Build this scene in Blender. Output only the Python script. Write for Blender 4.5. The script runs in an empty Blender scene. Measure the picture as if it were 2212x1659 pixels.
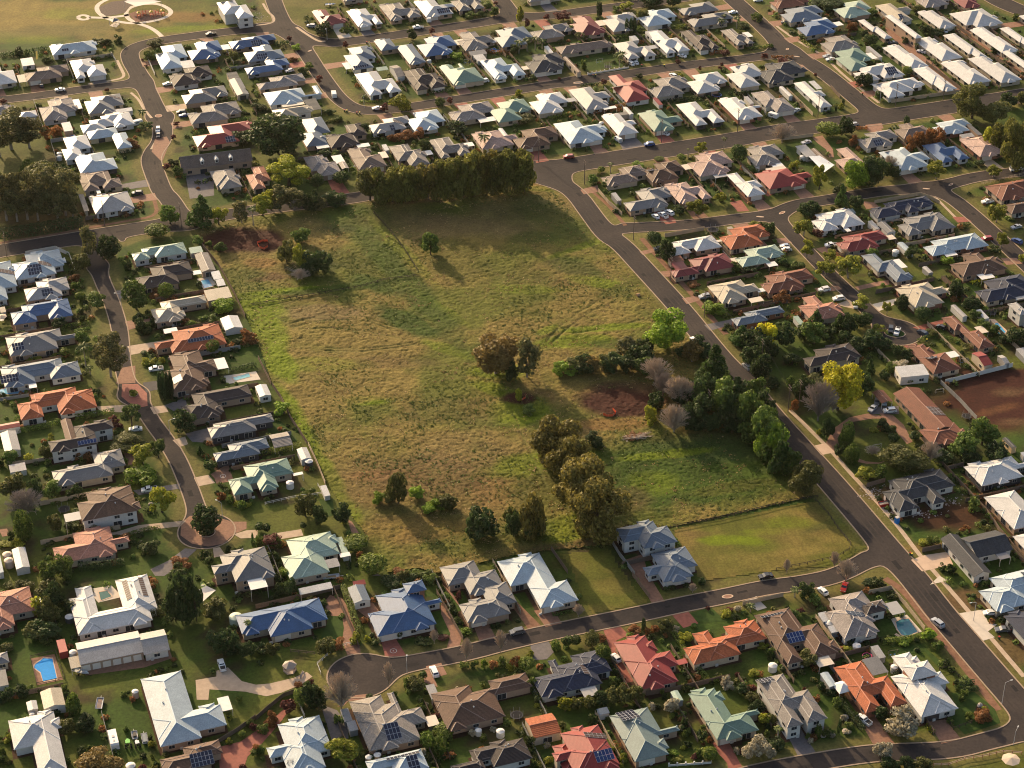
import bpy, math, random
import numpy as np
from math import radians, sin, cos, pi, hypot, atan2
from mathutils import Matrix, Vector

# ---------------------------------------------------------------- camera, sky, sun, exposure
SC = bpy.context.scene
COL = SC.collection
CAM_H, PITCH, FPX = 400.0, 33.0, 4473.0          # survey camera: height, pitch below the horizon, focal length in px of a 2212 px wide frame
cd = bpy.data.cameras.new('camera'); cam = bpy.data.objects.new('camera', cd); COL.objects.link(cam)
cam.location = (0, 0, CAM_H); cam.rotation_euler = (radians(90 - PITCH), 0, 0)
cd.sensor_width = 36.0; cd.lens = 36.0 * FPX / 2212.0; cd.clip_start = 5; cd.clip_end = 9000
SC.camera = cam
SUN_EL, SUN_AZ = 20.0, -30.0                      # azimuth from +Y towards +X
w = bpy.data.worlds.new('World'); SC.world = w; w.use_nodes = True
nt = w.node_tree; bg = nt.nodes['Background']
sky = nt.nodes.new('ShaderNodeTexSky'); sky.sky_type = 'NISHITA'; sky.sun_disc = False
sky.sun_elevation = radians(SUN_EL); sky.sun_rotation = radians(SUN_AZ); sky.dust_density = 5.0; sky.ozone_density = 0.4; sky.air_density = 1.0
nt.links.new(sky.outputs[0], bg.inputs[0]); bg.inputs[1].default_value = 0.13
sl = bpy.data.lights.new('sun', 'SUN'); sl.energy = 4.4; sl.angle = radians(0.6); sl.color = (1.0, 0.74, 0.44)
so = bpy.data.objects.new('sun', sl); COL.objects.link(so)
sd = Vector((sin(radians(SUN_AZ)) * cos(radians(SUN_EL)), cos(radians(SUN_AZ)) * cos(radians(SUN_EL)), sin(radians(SUN_EL))))
so.rotation_euler = sd.to_track_quat('Z', 'Y').to_euler(); so.location = sd * 900
SC.view_settings.view_transform = 'Standard'; SC.view_settings.look = 'None'
SC.view_settings.gamma = 1.0; SC.view_settings.use_curve_mapping = False
SC.view_settings.exposure = 0.82
SC.render.engine = 'CYCLES'; SC.cycles.filter_width = 1.05; SC.cycles.max_bounces = 5; SC.cycles.diffuse_bounces = 2; SC.cycles.volume_bounces = 0; SC.cycles.volume_step_rate = 10
SC.cycles.transparent_max_bounces = 4; SC.cycles.transmission_bounces = 2; SC.cycles.glossy_bounces = 2

# ---------------------------------------------------------------- survey points -> ground metres
# survey readings are in quarter pixels of the 4 x 4 sheets: sheet column, sheet row, x, y
_ct, _st = cos(radians(PITCH)), sin(radians(PITCH))
def g2(t, x, y, z=0.0):
    X = (2212 * int(t[0]) + x) / 4.0; Y = (1659 * int(t[1]) + y) / 4.0
    u = (X - 1106) / FPX; v = (Y - 829.5) / FPX
    s = (z - CAM_H) / (-_st - v * _ct)
    return np.array([u * s, (_ct - v * _st) * s])
def toimg(x, y, z=0.0):                           # ground metres -> survey readings over the whole sheet set
    dz = z - CAM_H; D = y * _ct - dz * _st; dn = -(y * _st) - dz * _ct
    return np.array([(1106 + FPX * x / D) * 4, (829.5 + FPX * dn / D) * 4])
def pts(t, s, z=0.0):
    v = [float(q) for q in s.split()]
    return [g2(t, v[k], v[k + 1], z) for k in range(0, len(v), 2)]
def depth(x, y): return y * _ct + CAM_H * _st

# ---------------------------------------------------------------- materials
def _mat(name):
    m = bpy.data.materials.new(name); m.use_nodes = True
    return m, m.node_tree.nodes, m.node_tree.links, m.node_tree.nodes['Principled BSDF']
MATS = {}
def mat(name, col, rough=0.6, spec=0.3, noise=0.12, scale=1.5, metal=0.0, bump=0.0, coord='Object'):
    if name in MATS: return MATS[name]
    m, N, L, b = _mat(name)
    b.inputs['Roughness'].default_value = rough; b.inputs['Specular IOR Level'].default_value = spec; b.inputs['Metallic'].default_value = metal
    if noise:
        tc = N.new('ShaderNodeTexCoord'); n1 = N.new('ShaderNodeTexNoise'); n1.inputs['Scale'].default_value = scale; n1.inputs['Detail'].default_value = 6
        n1.inputs['Roughness'].default_value = 0.65
        L.new(tc.outputs[coord], n1.inputs['Vector'])
        mx = N.new('ShaderNodeMix'); mx.data_type = 'RGBA'; mx.blend_type = 'MULTIPLY'; mx.inputs[0].default_value = 1.0
        mx.inputs[6].default_value = (*col, 1)
        mr = N.new('ShaderNodeMapRange'); mr.inputs[1].default_value = 0.3; mr.inputs[2].default_value = 0.7
        mr.inputs[3].default_value = 1 - noise; mr.inputs[4].default_value = 1 + noise
        L.new(n1.outputs['Fac'], mr.inputs[0]); L.new(mr.outputs[0], mx.inputs[7]); L.new(mx.outputs[2], b.inputs['Base Color'])
        if bump:
            bp = N.new('ShaderNodeBump'); bp.inputs['Strength'].default_value = bump; bp.inputs['Distance'].default_value = 0.1
            L.new(n1.outputs['Fac'], bp.inputs['Height']); L.new(bp.outputs[0], b.inputs['Normal'])
    else:
        b.inputs['Base Color'].default_value = (*col, 1)
    MATS[name] = m
    return m
def roofmat(name, col, tile):
    key = 'roof_' + name
    if key in MATS: return MATS[key]
    m, N, L, b = _mat(key)
    b.inputs['Roughness'].default_value = 0.65 if tile else 0.5; b.inputs['Specular IOR Level'].default_value = 0.2 if tile else 0.28
    tc = N.new('ShaderNodeTexCoord')
    n1 = N.new('ShaderNodeTexNoise'); n1.inputs['Scale'].default_value = 0.35; n1.inputs['Detail'].default_value = 8; n1.inputs['Roughness'].default_value = 0.7
    n2 = N.new('ShaderNodeTexNoise'); n2.inputs['Scale'].default_value = 3.0; n2.inputs['Detail'].default_value = 3
    L.new(tc.outputs['Object'], n1.inputs['Vector']); L.new(tc.outputs['Object'], n2.inputs['Vector'])
    oi = N.new('ShaderNodeObjectInfo')
    a = 0.27 if tile else 0.16
    mr = N.new('ShaderNodeMapRange'); mr.inputs[1].default_value = 0.3; mr.inputs[2].default_value = 0.7; mr.inputs[3].default_value = 1 - a; mr.inputs[4].default_value = 1 + a * .7
    L.new(n1.outputs['Fac'], mr.inputs[0])
    mr2 = N.new('ShaderNodeMapRange'); mr2.inputs[1].default_value = 0.3; mr2.inputs[2].default_value = 0.7; mr2.inputs[3].default_value = 1 - a; mr2.inputs[4].default_value = 1 + a
    L.new(n2.outputs['Fac'], mr2.inputs[0])
    mr3 = N.new('ShaderNodeMapRange'); mr3.inputs[3].default_value = 0.88; mr3.inputs[4].default_value = 1.1
    L.new(oi.outputs['Random'], mr3.inputs[0])
    m1 = N.new('ShaderNodeMath'); m1.operation = 'MULTIPLY'; L.new(mr.outputs[0], m1.inputs[0]); L.new(mr2.outputs[0], m1.inputs[1])
    m2 = N.new('ShaderNodeMath'); m2.operation = 'MULTIPLY'; L.new(m1.outputs[0], m2.inputs[0]); L.new(mr3.outputs[0], m2.inputs[1])
    mx = N.new('ShaderNodeMix'); mx.data_type = 'RGBA'; mx.blend_type = 'MULTIPLY'; mx.inputs[0].default_value = 1.0; mx.inputs[6].default_value = (*col, 1)
    L.new(m2.outputs[0], mx.inputs[7]); L.new(mx.outputs[2], b.inputs['Base Color'])
    # courses of tiles / ribs of sheeting as fine relief
    wv = N.new('ShaderNodeTexWave'); wv.wave_type = 'BANDS'; wv.bands_direction = 'Z' if tile else 'DIAGONAL'
    wv.inputs['Scale'].default_value = 2.2 if tile else 1.2; wv.inputs['Distortion'].default_value = 0.3
    L.new(tc.outputs['Object'], wv.inputs['Vector'])
    bp = N.new('ShaderNodeBump'); bp.inputs['Strength'].default_value = 0.5 if tile else 0.12; bp.inputs['Distance'].default_value = 0.08
    L.new(wv.outputs['Fac'], bp.inputs['Height']); L.new(bp.outputs[0], b.inputs['Normal'])
    MATS[key] = m
    return m
def leafmat(name, col, col2, trans=0.36):
    col = tuple(c * 1.5 for c in col); col2 = tuple(c * 1.75 for c in col2)
    m, N, L, b = _mat(name)
    out = N['Material Output']
    b.inputs['Roughness'].default_value = 0.6; b.inputs['Specular IOR Level'].default_value = 0.2
    geo = N.new('ShaderNodeNewGeometry'); oi = N.new('ShaderNodeObjectInfo')
    mx = N.new('ShaderNodeMix'); mx.data_type = 'RGBA'; mx.inputs[6].default_value = (*col, 1); mx.inputs[7].default_value = (*col2, 1)
    L.new(geo.outputs['Random Per Island'], mx.inputs[0])
    mr = N.new('ShaderNodeMapRange'); mr.inputs[3].default_value = 0.72; mr.inputs[4].default_value = 1.3
    L.new(oi.outputs['Random'], mr.inputs[0])
    m2 = N.new('ShaderNodeMix'); m2.data_type = 'RGBA'; m2.blend_type = 'MULTIPLY'; m2.inputs[0].default_value = 1.0
    L.new(mx.outputs[2], m2.inputs[6]); L.new(mr.outputs[0], m2.inputs[7]); L.new(m2.outputs[2], b.inputs['Base Color'])
    tr = N.new('ShaderNodeBsdfTranslucent'); L.new(m2.outputs[2], tr.inputs[0])
    ms = N.new('ShaderNodeMixShader'); ms.inputs[0].default_value = trans
    L.new(b.outputs[0], ms.inputs[1]); L.new(tr.outputs[0], ms.inputs[2]); L.new(ms.outputs[0], out.inputs['Surface'])
    MATS[name] = m
    return m

# ---------------------------------------------------------------- mesh and object helpers
class MB:
    """collects faces; each face remembers a material slot"""
    def __init__(s): s.v = []; s.f = []; s.m = []
    def face(s, ps, mi=0):
        n = len(s.v); s.v += [tuple(float(c) for c in p) for p in ps]; s.f.append(tuple(range(n, n + len(ps)))); s.m.append(mi)
    def box(s, x0, y0, z0, x1, y1, z1, mi=0, M=None):
        c = [(x0, y0, z0), (x1, y0, z0), (x1, y1, z0), (x0, y1, z0), (x0, y0, z1), (x1, y0, z1), (x1, y1, z1), (x0, y1, z1)]
        if M is not None: c = [tuple(M @ Vector(p)) for p in c]
        for q in ((0, 3, 2, 1), (4, 5, 6, 7), (0, 1, 5, 4), (1, 2, 6, 5), (2, 3, 7, 6), (3, 0, 4, 7)): s.face([c[k] for k in q], mi)
    def tube(s, a, b, r0, r1, n=6, mi=0, cap=True):
        a = Vector(a); b = Vector(b); d = (b - a).normalized()
        q = Vector((0, 0, 1)) if abs(d.z) < .9 else Vector((1, 0, 0)); e1 = d.cross(q).normalized(); e2 = d.cross(e1)
        A = [a + (e1 * cos(2 * pi * k / n) + e2 * sin(2 * pi * k / n)) * r0 for k in range(n)]
        B = [b + (e1 * cos(2 * pi * k / n) + e2 * sin(2 * pi * k / n)) * r1 for k in range(n)]
        for k in range(n): s.face([A[k], A[(k + 1) % n], B[(k + 1) % n], B[k]], mi)
        if cap: s.face(B[::-1] if False else B, mi); s.face(A[::-1], mi)
    def mesh(s, name, mats, smooth=False):
        me = bpy.data.meshes.new(name); me.from_pydata(s.v, [], s.f)
        for m in (mats if isinstance(mats, (list, tuple)) else [mats]): me.materials.append(m)
        if any(s.m): me.polygons.foreach_set('material_index', s.m)
        if smooth: me.polygons.foreach_set('use_smooth', [True] * len(s.f))
        me.update(); return me
def link(name, data, parent=None, loc=None, rot=None, **props):
    o = bpy.data.objects.new(name, data); COL.objects.link(o)
    if parent is not None: o.parent = parent
    if loc is not None: o.location = loc
    if rot is not None: o.rotation_euler = rot
    for k, v in props.items(): o[k] = v
    return o
LABELLED = []                                     # (object, label, image x) for the closing pass that makes every label single out one thing
def thing(name, label, cat, loc, rz=0.0, group=None, data=None):
    o = link(name, data, None, loc, (0, 0, rz)); o['label'] = label; o['category'] = cat
    if group: o['group'] = group
    LABELLED.append(o)
    return o
def poly_obj(name, poly, z, m, h=0.0, **props):
    mb = MB(); P = [(p[0], p[1], z) for p in poly]
    a = sum(P[k][0] * P[(k + 1) % len(P)][1] - P[(k + 1) % len(P)][0] * P[k][1] for k in range(len(P)))
    if a < 0: P = P[::-1]
    mb.face(P)
    if h:
        for k in range(len(P)):
            p, q = P[k], P[(k + 1) % len(P)]; mb.face([(p[0], p[1], z - h), (q[0], q[1], z - h), q, p])
    return link(name, mb.mesh(name, m), **props)
ORD = 'zeroth first second third fourth fifth sixth seventh eighth ninth tenth eleventh twelfth thirteenth fourteenth fifteenth sixteenth seventeenth eighteenth nineteenth twentieth'.split()
RND = random.Random(11)
HAZE = 0.000008
# ---------------------------------------------------------------- roads (centre lines, widths) as one distance field, so that corners round themselves
ROADS = """
20 250 1440;20 380 1570;21 545 0;21 690 200;21 830 390;21 945 450;21 1118 640;21 1322 860;21 1500 1060;21 1650 1250;21 1815 1450;21 2002 1640|8.8
21 2002 1640;32 10 260;32 340 620;32 620 930;32 1090 1490;32 1245 1659;33 1490 320;33 1640 490;33 2060 980;33 2400 1360|9.4
01 -260 560;01 0 510;01 700 395;01 1300 300;01 1620 262|10.2
01 1620 262;01 2212 150;11 850 60;11 1400 -60;20 120 1490|8.5
20 120 1490;20 640 1405;20 1300 1305;20 2000 1195;30 0 1148;30 800 1040;30 1300 965;30 2150 835;30 2500 775|12.6
10 60 240;00 1830 290;00 1300 362;00 1120 430;00 1125 520;00 1200 640;00 1280 800;00 1325 900;00 1375 1010;00 1410 1100;00 1400 1220;00 1325 1310;00 1300 1390;00 1345 1520;00 1400 1659;01 1460 50;01 1530 160;01 1570 262|8.2
10 60 240;10 300 262|8.5
10 130 -80;10 150 0;10 205 140;10 290 290;10 420 430;10 515 580;10 610 720;10 710 850;10 830 935;10 980 962;10 1300 932;10 1700 868;10 2212 785;20 500 705;20 900 655;20 1500 565;20 2120 495;30 160 455|7.8
10 300 280;10 600 385;10 1000 335;10 1500 262;10 2000 190;10 2212 145;20 300 142;20 700 85;20 1100 35;20 1500 -20|8.6
10 2060 -60;10 2120 0;10 2185 90;10 2212 150|8.5
20 1880 -30;30 0 265;30 120 400;30 240 480;30 430 585;30 660 765;30 850 925;30 960 1000|9.4
21 1000 310;21 1500 290;21 2000 225;31 60 200;31 230 110;31 480 75;31 800 20;30 1000 1650;30 1300 1630;30 1560 1592;30 1800 1525;30 2300 1470|7.6
30 1350 1630;31 1560 30;31 1750 180;31 1960 370;31 2212 605;31 2500 880|7.6
31 60 210;31 150 310;31 300 470;31 500 680;31 700 870;31 830 990;31 920 1080;31 1050 1160;31 1110 1200|6.2
01 780 430;01 820 545;01 845 640|5
01 845 640;01 880 760;01 945 900;01 1000 1050;01 1038 1200;01 1050 1350;01 1060 1500;01 1095 1640;02 1150 90;02 1250 220;02 1330 350;02 1430 480;02 1530 640;02 1600 800;02 1690 1040;02 1710 1160;02 1780 1250|5.6
32 860 1520;32 600 1659;33 300 62;23 2212 95;23 1860 172;23 1500 240;23 1000 352;23 500 450;23 0 560;13 1800 672;13 1400 742;13 1000 830|6.7
33 2170 1340;33 2060 1385;33 1900 1425;33 1600 1505;33 1200 1520;33 900 1530;33 500 1590;33 0 1680;23 1900 1760|6.4
30 1880 -60;30 2090 60;30 2400 160|12
00 -200 890;00 0 867;00 400 820;00 800 760;00 1200 715|7.2
"""
BULBS = [('20', 335, 1528, 7.5), ('31', 1115, 1215, 8.6), ('02', 1785, 1275, 8.8), ('13', 900, 862, 9.4), ('02', 1153, 95, 4.6), ('00', 1385, 1010, 5.2), ('20', 570, 710, 4.6), ('30', 130, 440, 6), ('01', 1060, 420, 0.1)]
segs = []
road_lines = []
for ln in ROADS.strip().split('\n'):
    a, wd = ln.split('|'); P = []
    for q in a.split(';'):
        t, x, y = q.split(); P.append(g2(t, float(x), float(y)))
    # smooth the polyline (two rounds of corner cutting)
    for _ in range(2):
        Q = [P[0]]
        for k in range(len(P) - 1): Q += [P[k] * .75 + P[k + 1] * .25, P[k] * .25 + P[k + 1] * .75]
        P = Q + [P[-1]]
    road_lines.append((np.array(P), float(wd) / 2))
    for k in range(len(P) - 1): segs.append((P[k], P[k + 1], float(wd) / 2))
bulbs = [(g2(t, x, y), r) for t, x, y, r in BULBS]
def road_sdf(X, Y):
    X = np.asarray(X, float); Y = np.asarray(Y, float)
    res = []
    for P, hw in road_lines:
        D = np.full(X.shape, 1e3)
        lo = P.min(0) - 30; hi = P.max(0) + 30
        m = (X > lo[0]) & (X < hi[0]) & (Y > lo[1]) & (Y < hi[1])
        if m.any():
            x = X[m]; y = Y[m]; d = np.full(x.shape, 1e3)
            for k in range(len(P) - 1):
                a = P[k]; e = P[k + 1] - a; L2 = e @ e
                if L2 < 1e-9: continue
                u = np.clip(((x - a[0]) * e[0] + (y - a[1]) * e[1]) / L2, 0, 1)
                d = np.minimum(d, np.hypot(x - a[0] - u * e[0], y - a[1] - u * e[1]))
            D[m] = d - hw
        res.append(D)
    for c, r in bulbs: res.append(np.hypot(X - c[0], Y - c[1]) - r)
    K = 2.2                                       # smooth union: fillets where streets meet
    S = np.zeros(X.shape); mn = np.minimum.reduce(res)
    for D in res: S += np.exp(np.clip(-(D - mn) / K, -40, 0))
    out = mn - K * np.log(S)
    # the exponential union widens nothing on a lone street but up to K*ln2 where two overlap end to end; cap it
    return np.maximum(out, mn - 3.0)
def sdf1(x, y): return float(road_sdf(np.array([x]), np.array([y]))[0])

# ---------------------------------------------------------------- value noise for terrain relief and ground tone
_rs = np.random.RandomState(5)
_NT = _rs.rand(257, 257); _NT[256] = _NT[0]; _NT[:, 256] = _NT[:, 0]
def vnoise(x, y):
    x = np.mod(x, 256); y = np.mod(y, 256); i = x.astype(int); j = y.astype(int); fx = x - i; fy = y - j
    fx = fx * fx * (3 - 2 * fx); fy = fy * fy * (3 - 2 * fy)
    a = _NT[i, j]; b = _NT[i + 1, j]; c = _NT[i, j + 1]; d = _NT[i + 1, j + 1]
    return (a * (1 - fx) + b * fx) * (1 - fy) + (c * (1 - fx) + d * fx) * fy
def fbm(x, y, n=4, g=0.5):
    s = 0; a = 1; t = 0
    for k in range(n):
        s = s + a * vnoise(x * 2 ** k + 17 * k, y * 2 ** k + 31 * k); t += a; a *= g
    return s / t
def in_poly(X, Y, poly):
    poly = np.array(poly); m = np.zeros(X.shape, bool); n = len(poly)
    for k in range(n):
        x0, y0 = poly[k]; x1, y1 = poly[(k + 1) % n]
        c = ((y0 > Y) != (y1 > Y)) & (X < (x1 - x0) * (Y - y0) / (y1 - y0 + 1e-12) + x0)
        m ^= c
    return m

# ---------------------------------------------------------------- colours of ground covers (real albedos)
STRAW = np.array((0.185, 0.138, 0.036)); OLIVE = np.array((0.076, 0.080, 0.012)); GREEN = np.array((0.038, 0.066, 0.006)); LIME = np.array((0.118, 0.155, 0.006))
DKGREEN = np.array((0.030, 0.052, 0.014)); PINKSTRAW = np.array((0.195, 0.130, 0.062)); REDDIRT = np.array((0.046, 0.014, 0.009)); BROWN = np.array((0.105, 0.060, 0.028))
RUST = np.array((0.21, 0.10, 0.035)); DRYVERGE = np.array((0.120, 0.104, 0.030))
GC = dict(S=STRAW, O=OLIVE, G=GREEN, L=LIME, D=DKGREEN, P=PINKSTRAW, R=REDDIRT, B=BROWN, U=RUST, V=DRYVERGE)
def paint(X, Y, base, blobs):
    col = base.copy()
    for ln in blobs.strip().split('\n'):
        q = ln.split(); t, x, y, rx, ry, ang, c, wgt = q[0], *[float(k) for k in q[1:6]], q[6], float(q[7])
        c0 = g2(t, x, y); sc = FPX * 4 / depth(*c0)   # sheet px per metre there
        A = radians(ang); dx = X - c0[0]; dy = Y - c0[1]
        e1 = (dx * cos(A) + dy * sin(A)) / (rx / sc); e2 = (-dx * sin(A) + dy * cos(A)) / (ry / sc)
        n = fbm(X / 14 + x, Y / 14 + y, 4, .62) - .5
        d = np.sqrt(e1 * e1 + e2 * e2) + n * 0.9
        k = np.clip((1.15 - d) / 0.45, 0, 1) * wgt
        col = col * (1 - k[..., None]) + GC[c] * k[..., None]
    return col
def sheet(name, X, Y, Z, C, keep, m, **props):
    """one grid sheet with its own ground-cover colour"""
    ny, nx = X.shape
    idx = np.arange(nx * ny).reshape(ny, nx)
    q = np.stack([idx[:-1, :-1], idx[:-1, 1:], idx[1:, 1:], idx[1:, :-1]], -1).reshape(-1, 4)
    kq = (keep[:-1, :-1] & keep[:-1, 1:] & keep[1:, 1:] & keep[1:, :-1]).reshape(-1)
    q = q[kq]; used = np.unique(q); re = np.full(nx * ny, -1); re[used] = np.arange(len(used)); q = re[q]
    V = np.stack([X, Y, Z], -1).reshape(-1, 3)[used]; CC = C.reshape(-1, 3)[used]
    me = bpy.data.meshes.new(name); me.vertices.add(len(V)); me.vertices.foreach_set('co', V.ravel().astype(np.float32))
    me.loops.add(q.size); me.polygons.add(len(q)); me.loops.foreach_set('vertex_index', q.ravel().astype(np.int32))
    me.polygons.foreach_set('loop_start', np.arange(0, q.size, 4, dtype=np.int32)); me.polygons.foreach_set('loop_total', np.full(len(q), 4, dtype=np.int32))
    me.update(); me.validate()
    at = me.color_attributes.new('cover', 'FLOAT_COLOR', 'POINT')
    at.data.foreach_set('color', np.concatenate([CC, np.ones((len(CC), 1))], 1).ravel().astype(np.float32))
    me.polygons.foreach_set('use_smooth', [True] * len(q)); me.materials.append(m)
    return link(name, me, **props)
def covermat(name, fine, bump, dist=0.25, var=0.5):
    m, N, L, b = _mat(name)
    b.inputs['Roughness'].default_value = 0.85; b.inputs['Specular IOR Level'].default_value = 0.1
    at = N.new('ShaderNodeAttribute'); at.attribute_name = 'cover'
    tc = N.new('ShaderNodeTexCoord')
    n1 = N.new('ShaderNodeTexNoise'); n1.inputs['Scale'].default_value = fine; n1.inputs['Detail'].default_value = 5; n1.inputs['Roughness'].default_value = 0.7
    L.new(tc.outputs['Object'], n1.inputs['Vector'])
    mr = N.new('ShaderNodeMapRange'); mr.inputs[1].default_value = 0.28; mr.inputs[2].default_value = 0.72; mr.inputs[3].default_value = 1 - var; mr.inputs[4].default_value = 1 + var
    L.new(n1.outputs['Fac'], mr.inputs[0])
    mx = N.new('ShaderNodeMix'); mx.data_type = 'RGBA'; mx.blend_type = 'MULTIPLY'; mx.inputs[0].default_value = 1.0
    L.new(at.outputs['Color'], mx.inputs[6]); L.new(mr.outputs[0], mx.inputs[7]); L.new(mx.outputs[2], b.inputs['Base Color'])
    bp = N.new('ShaderNodeBump'); bp.inputs['Strength'].default_value = bump; bp.inputs['Distance'].default_value = dist
    L.new(n1.outputs['Fac'], bp.inputs['Height']); L.new(bp.outputs[0], b.inputs['Normal'])
    return m

# far ground sheet to the horizon
mb = MB(); mb.face([(-4000, -600, -.6), (4000, -600, -.6), (4000, 7000, -.6), (-4000, 7000, -.6)])
link('ground', mb.mesh('ground', mat('far_ground', (0.09, 0.085, 0.03), 0.9, 0.1, 0.3, 0.02)), kind='structure')

PADDOCK = (pts('01', '1690 360 1750 470 1890 640 1975 780 2040 920 2130 1100') + pts('11', '60 1440 130 1659') + pts('12', '215 110 310 300 440 515 610 860 700 1010 790 1110')
           + pts('12', '960 1330 1130 1640') + pts('13', '1400 -60 1560 -10') + pts('22', '0 1490 370 1440 850 1400 900 1290 1000 1230 1370 1245 2212 1068') + pts('32', '0 1062 250 1012 440 960 520 945')
           + pts('32', '420 850 200 560 -150 210') + pts('21', '1900 1640 1540 1290 1380 1085 1180 870 1000 620 840 440 700 240 560 60') + pts('20', '380 1659 200 1570 130 1530')
           + pts('11', '1500 -20 850 115 ') + pts('01', '2212 215'))
MOWN = pts('22', '1380 1255 2212 1080') + pts('32', '0 1075 380 1010 480 1010 640 1160 850 1400 845 1480 760 1540 580 1580 70 1620') + pts('23', '1660 50 1600 20') + pts('22', '1600 1659 1430 1400')
gx = np.arange(-330, 431, 2.0); gy = np.arange(395, 1250, 2.0)
GX, GY = np.meshgrid(gx, gy)
RS = road_sdf(GX, GY)
n_a = fbm(GX / 60, GY / 60, 3); n_b = fbm(GX / 9 + 50, GY / 9, 4, .6); n_c = fbm(GX / 22 + 9, GY / 22 + 70, 3)
LAWN = np.array((0.036, 0.066, 0.009)); LAWNDRY = np.array((0.086, 0.096, 0.016)); SOIL = np.array((0.045, 0.028, 0.016))
k = np.clip((n_c - .42) * 4, 0, 1)[..., None]
C = LAWN * (1 - k) + LAWNDRY * k
k = np.clip((n_b - .58) * 6, 0, .8)[..., None]; C = C * (1 - k) + SOIL * k
vg = np.clip((5.0 - RS) / 1.5, 0, 1)[..., None] * (0.75 + .25 * n_b[..., None])
C = C * (1 - vg) + (DRYVERGE * (.8 + .5 * n_a[..., None])) * vg
YARD_BLOBS = """
00 200 180 1500 420 0 S 1
00 -200 100 900 400 0 S 1
00 0 330 700 120 0 L .5
00 700 120 500 160 0 L .45
00 1050 40 520 120 0 S .9
00 500 260 560 150 10 V .8
00 1400 60 330 190 0 O .8
00 1650 150 260 110 0 U .55
00 1600 250 420 70 8 L .8
00 900 150 420 100 0 O .5
10 350 100 320 180 0 O .9
10 450 20 300 100 0 V .8
00 100 1250 420 330 0 O .7
00 30 1450 500 260 0 V .6
01 250 200 700 220 0 B .7
01 300 330 900 120 14 B .8
32 2000 120 620 520 0 R 1
31 2050 1620 260 50 0 U .35
32 2120 60 200 80 10 B .8
32 1950 230 260 60 25 U .3
32 2150 330 160 70 0 B .7
32 1550 1130 420 250 0 R .9
32 1050 980 300 160 -20 B .8
32 1500 1420 420 90 0 U .45
31 2100 1600 600 180 0 R 1
33 1700 200 200 200 0 B .9
33 2150 640 200 200 0 B .8
12 850 900 200 700 -60 B .0
22 300 1560 700 120 10 O .5
23 900 180 420 200 0 O .8
10 650 500 150 150 0 O .9
32 2150 980 200 300 0 G .7
"""
C = paint(GX, GY, C, YARD_BLOBS)
C = C * (.64 + .56 * fbm(GX / 4.2, GY / 4.2 + 5, 3, .7))[..., None]; keep = RS < 1e9
sheet('lawns', GX, GY, np.zeros_like(GX), C, keep, covermat('lawn_cover', 0.9, 0.35, 0.15, 0.42), kind='structure')

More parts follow.
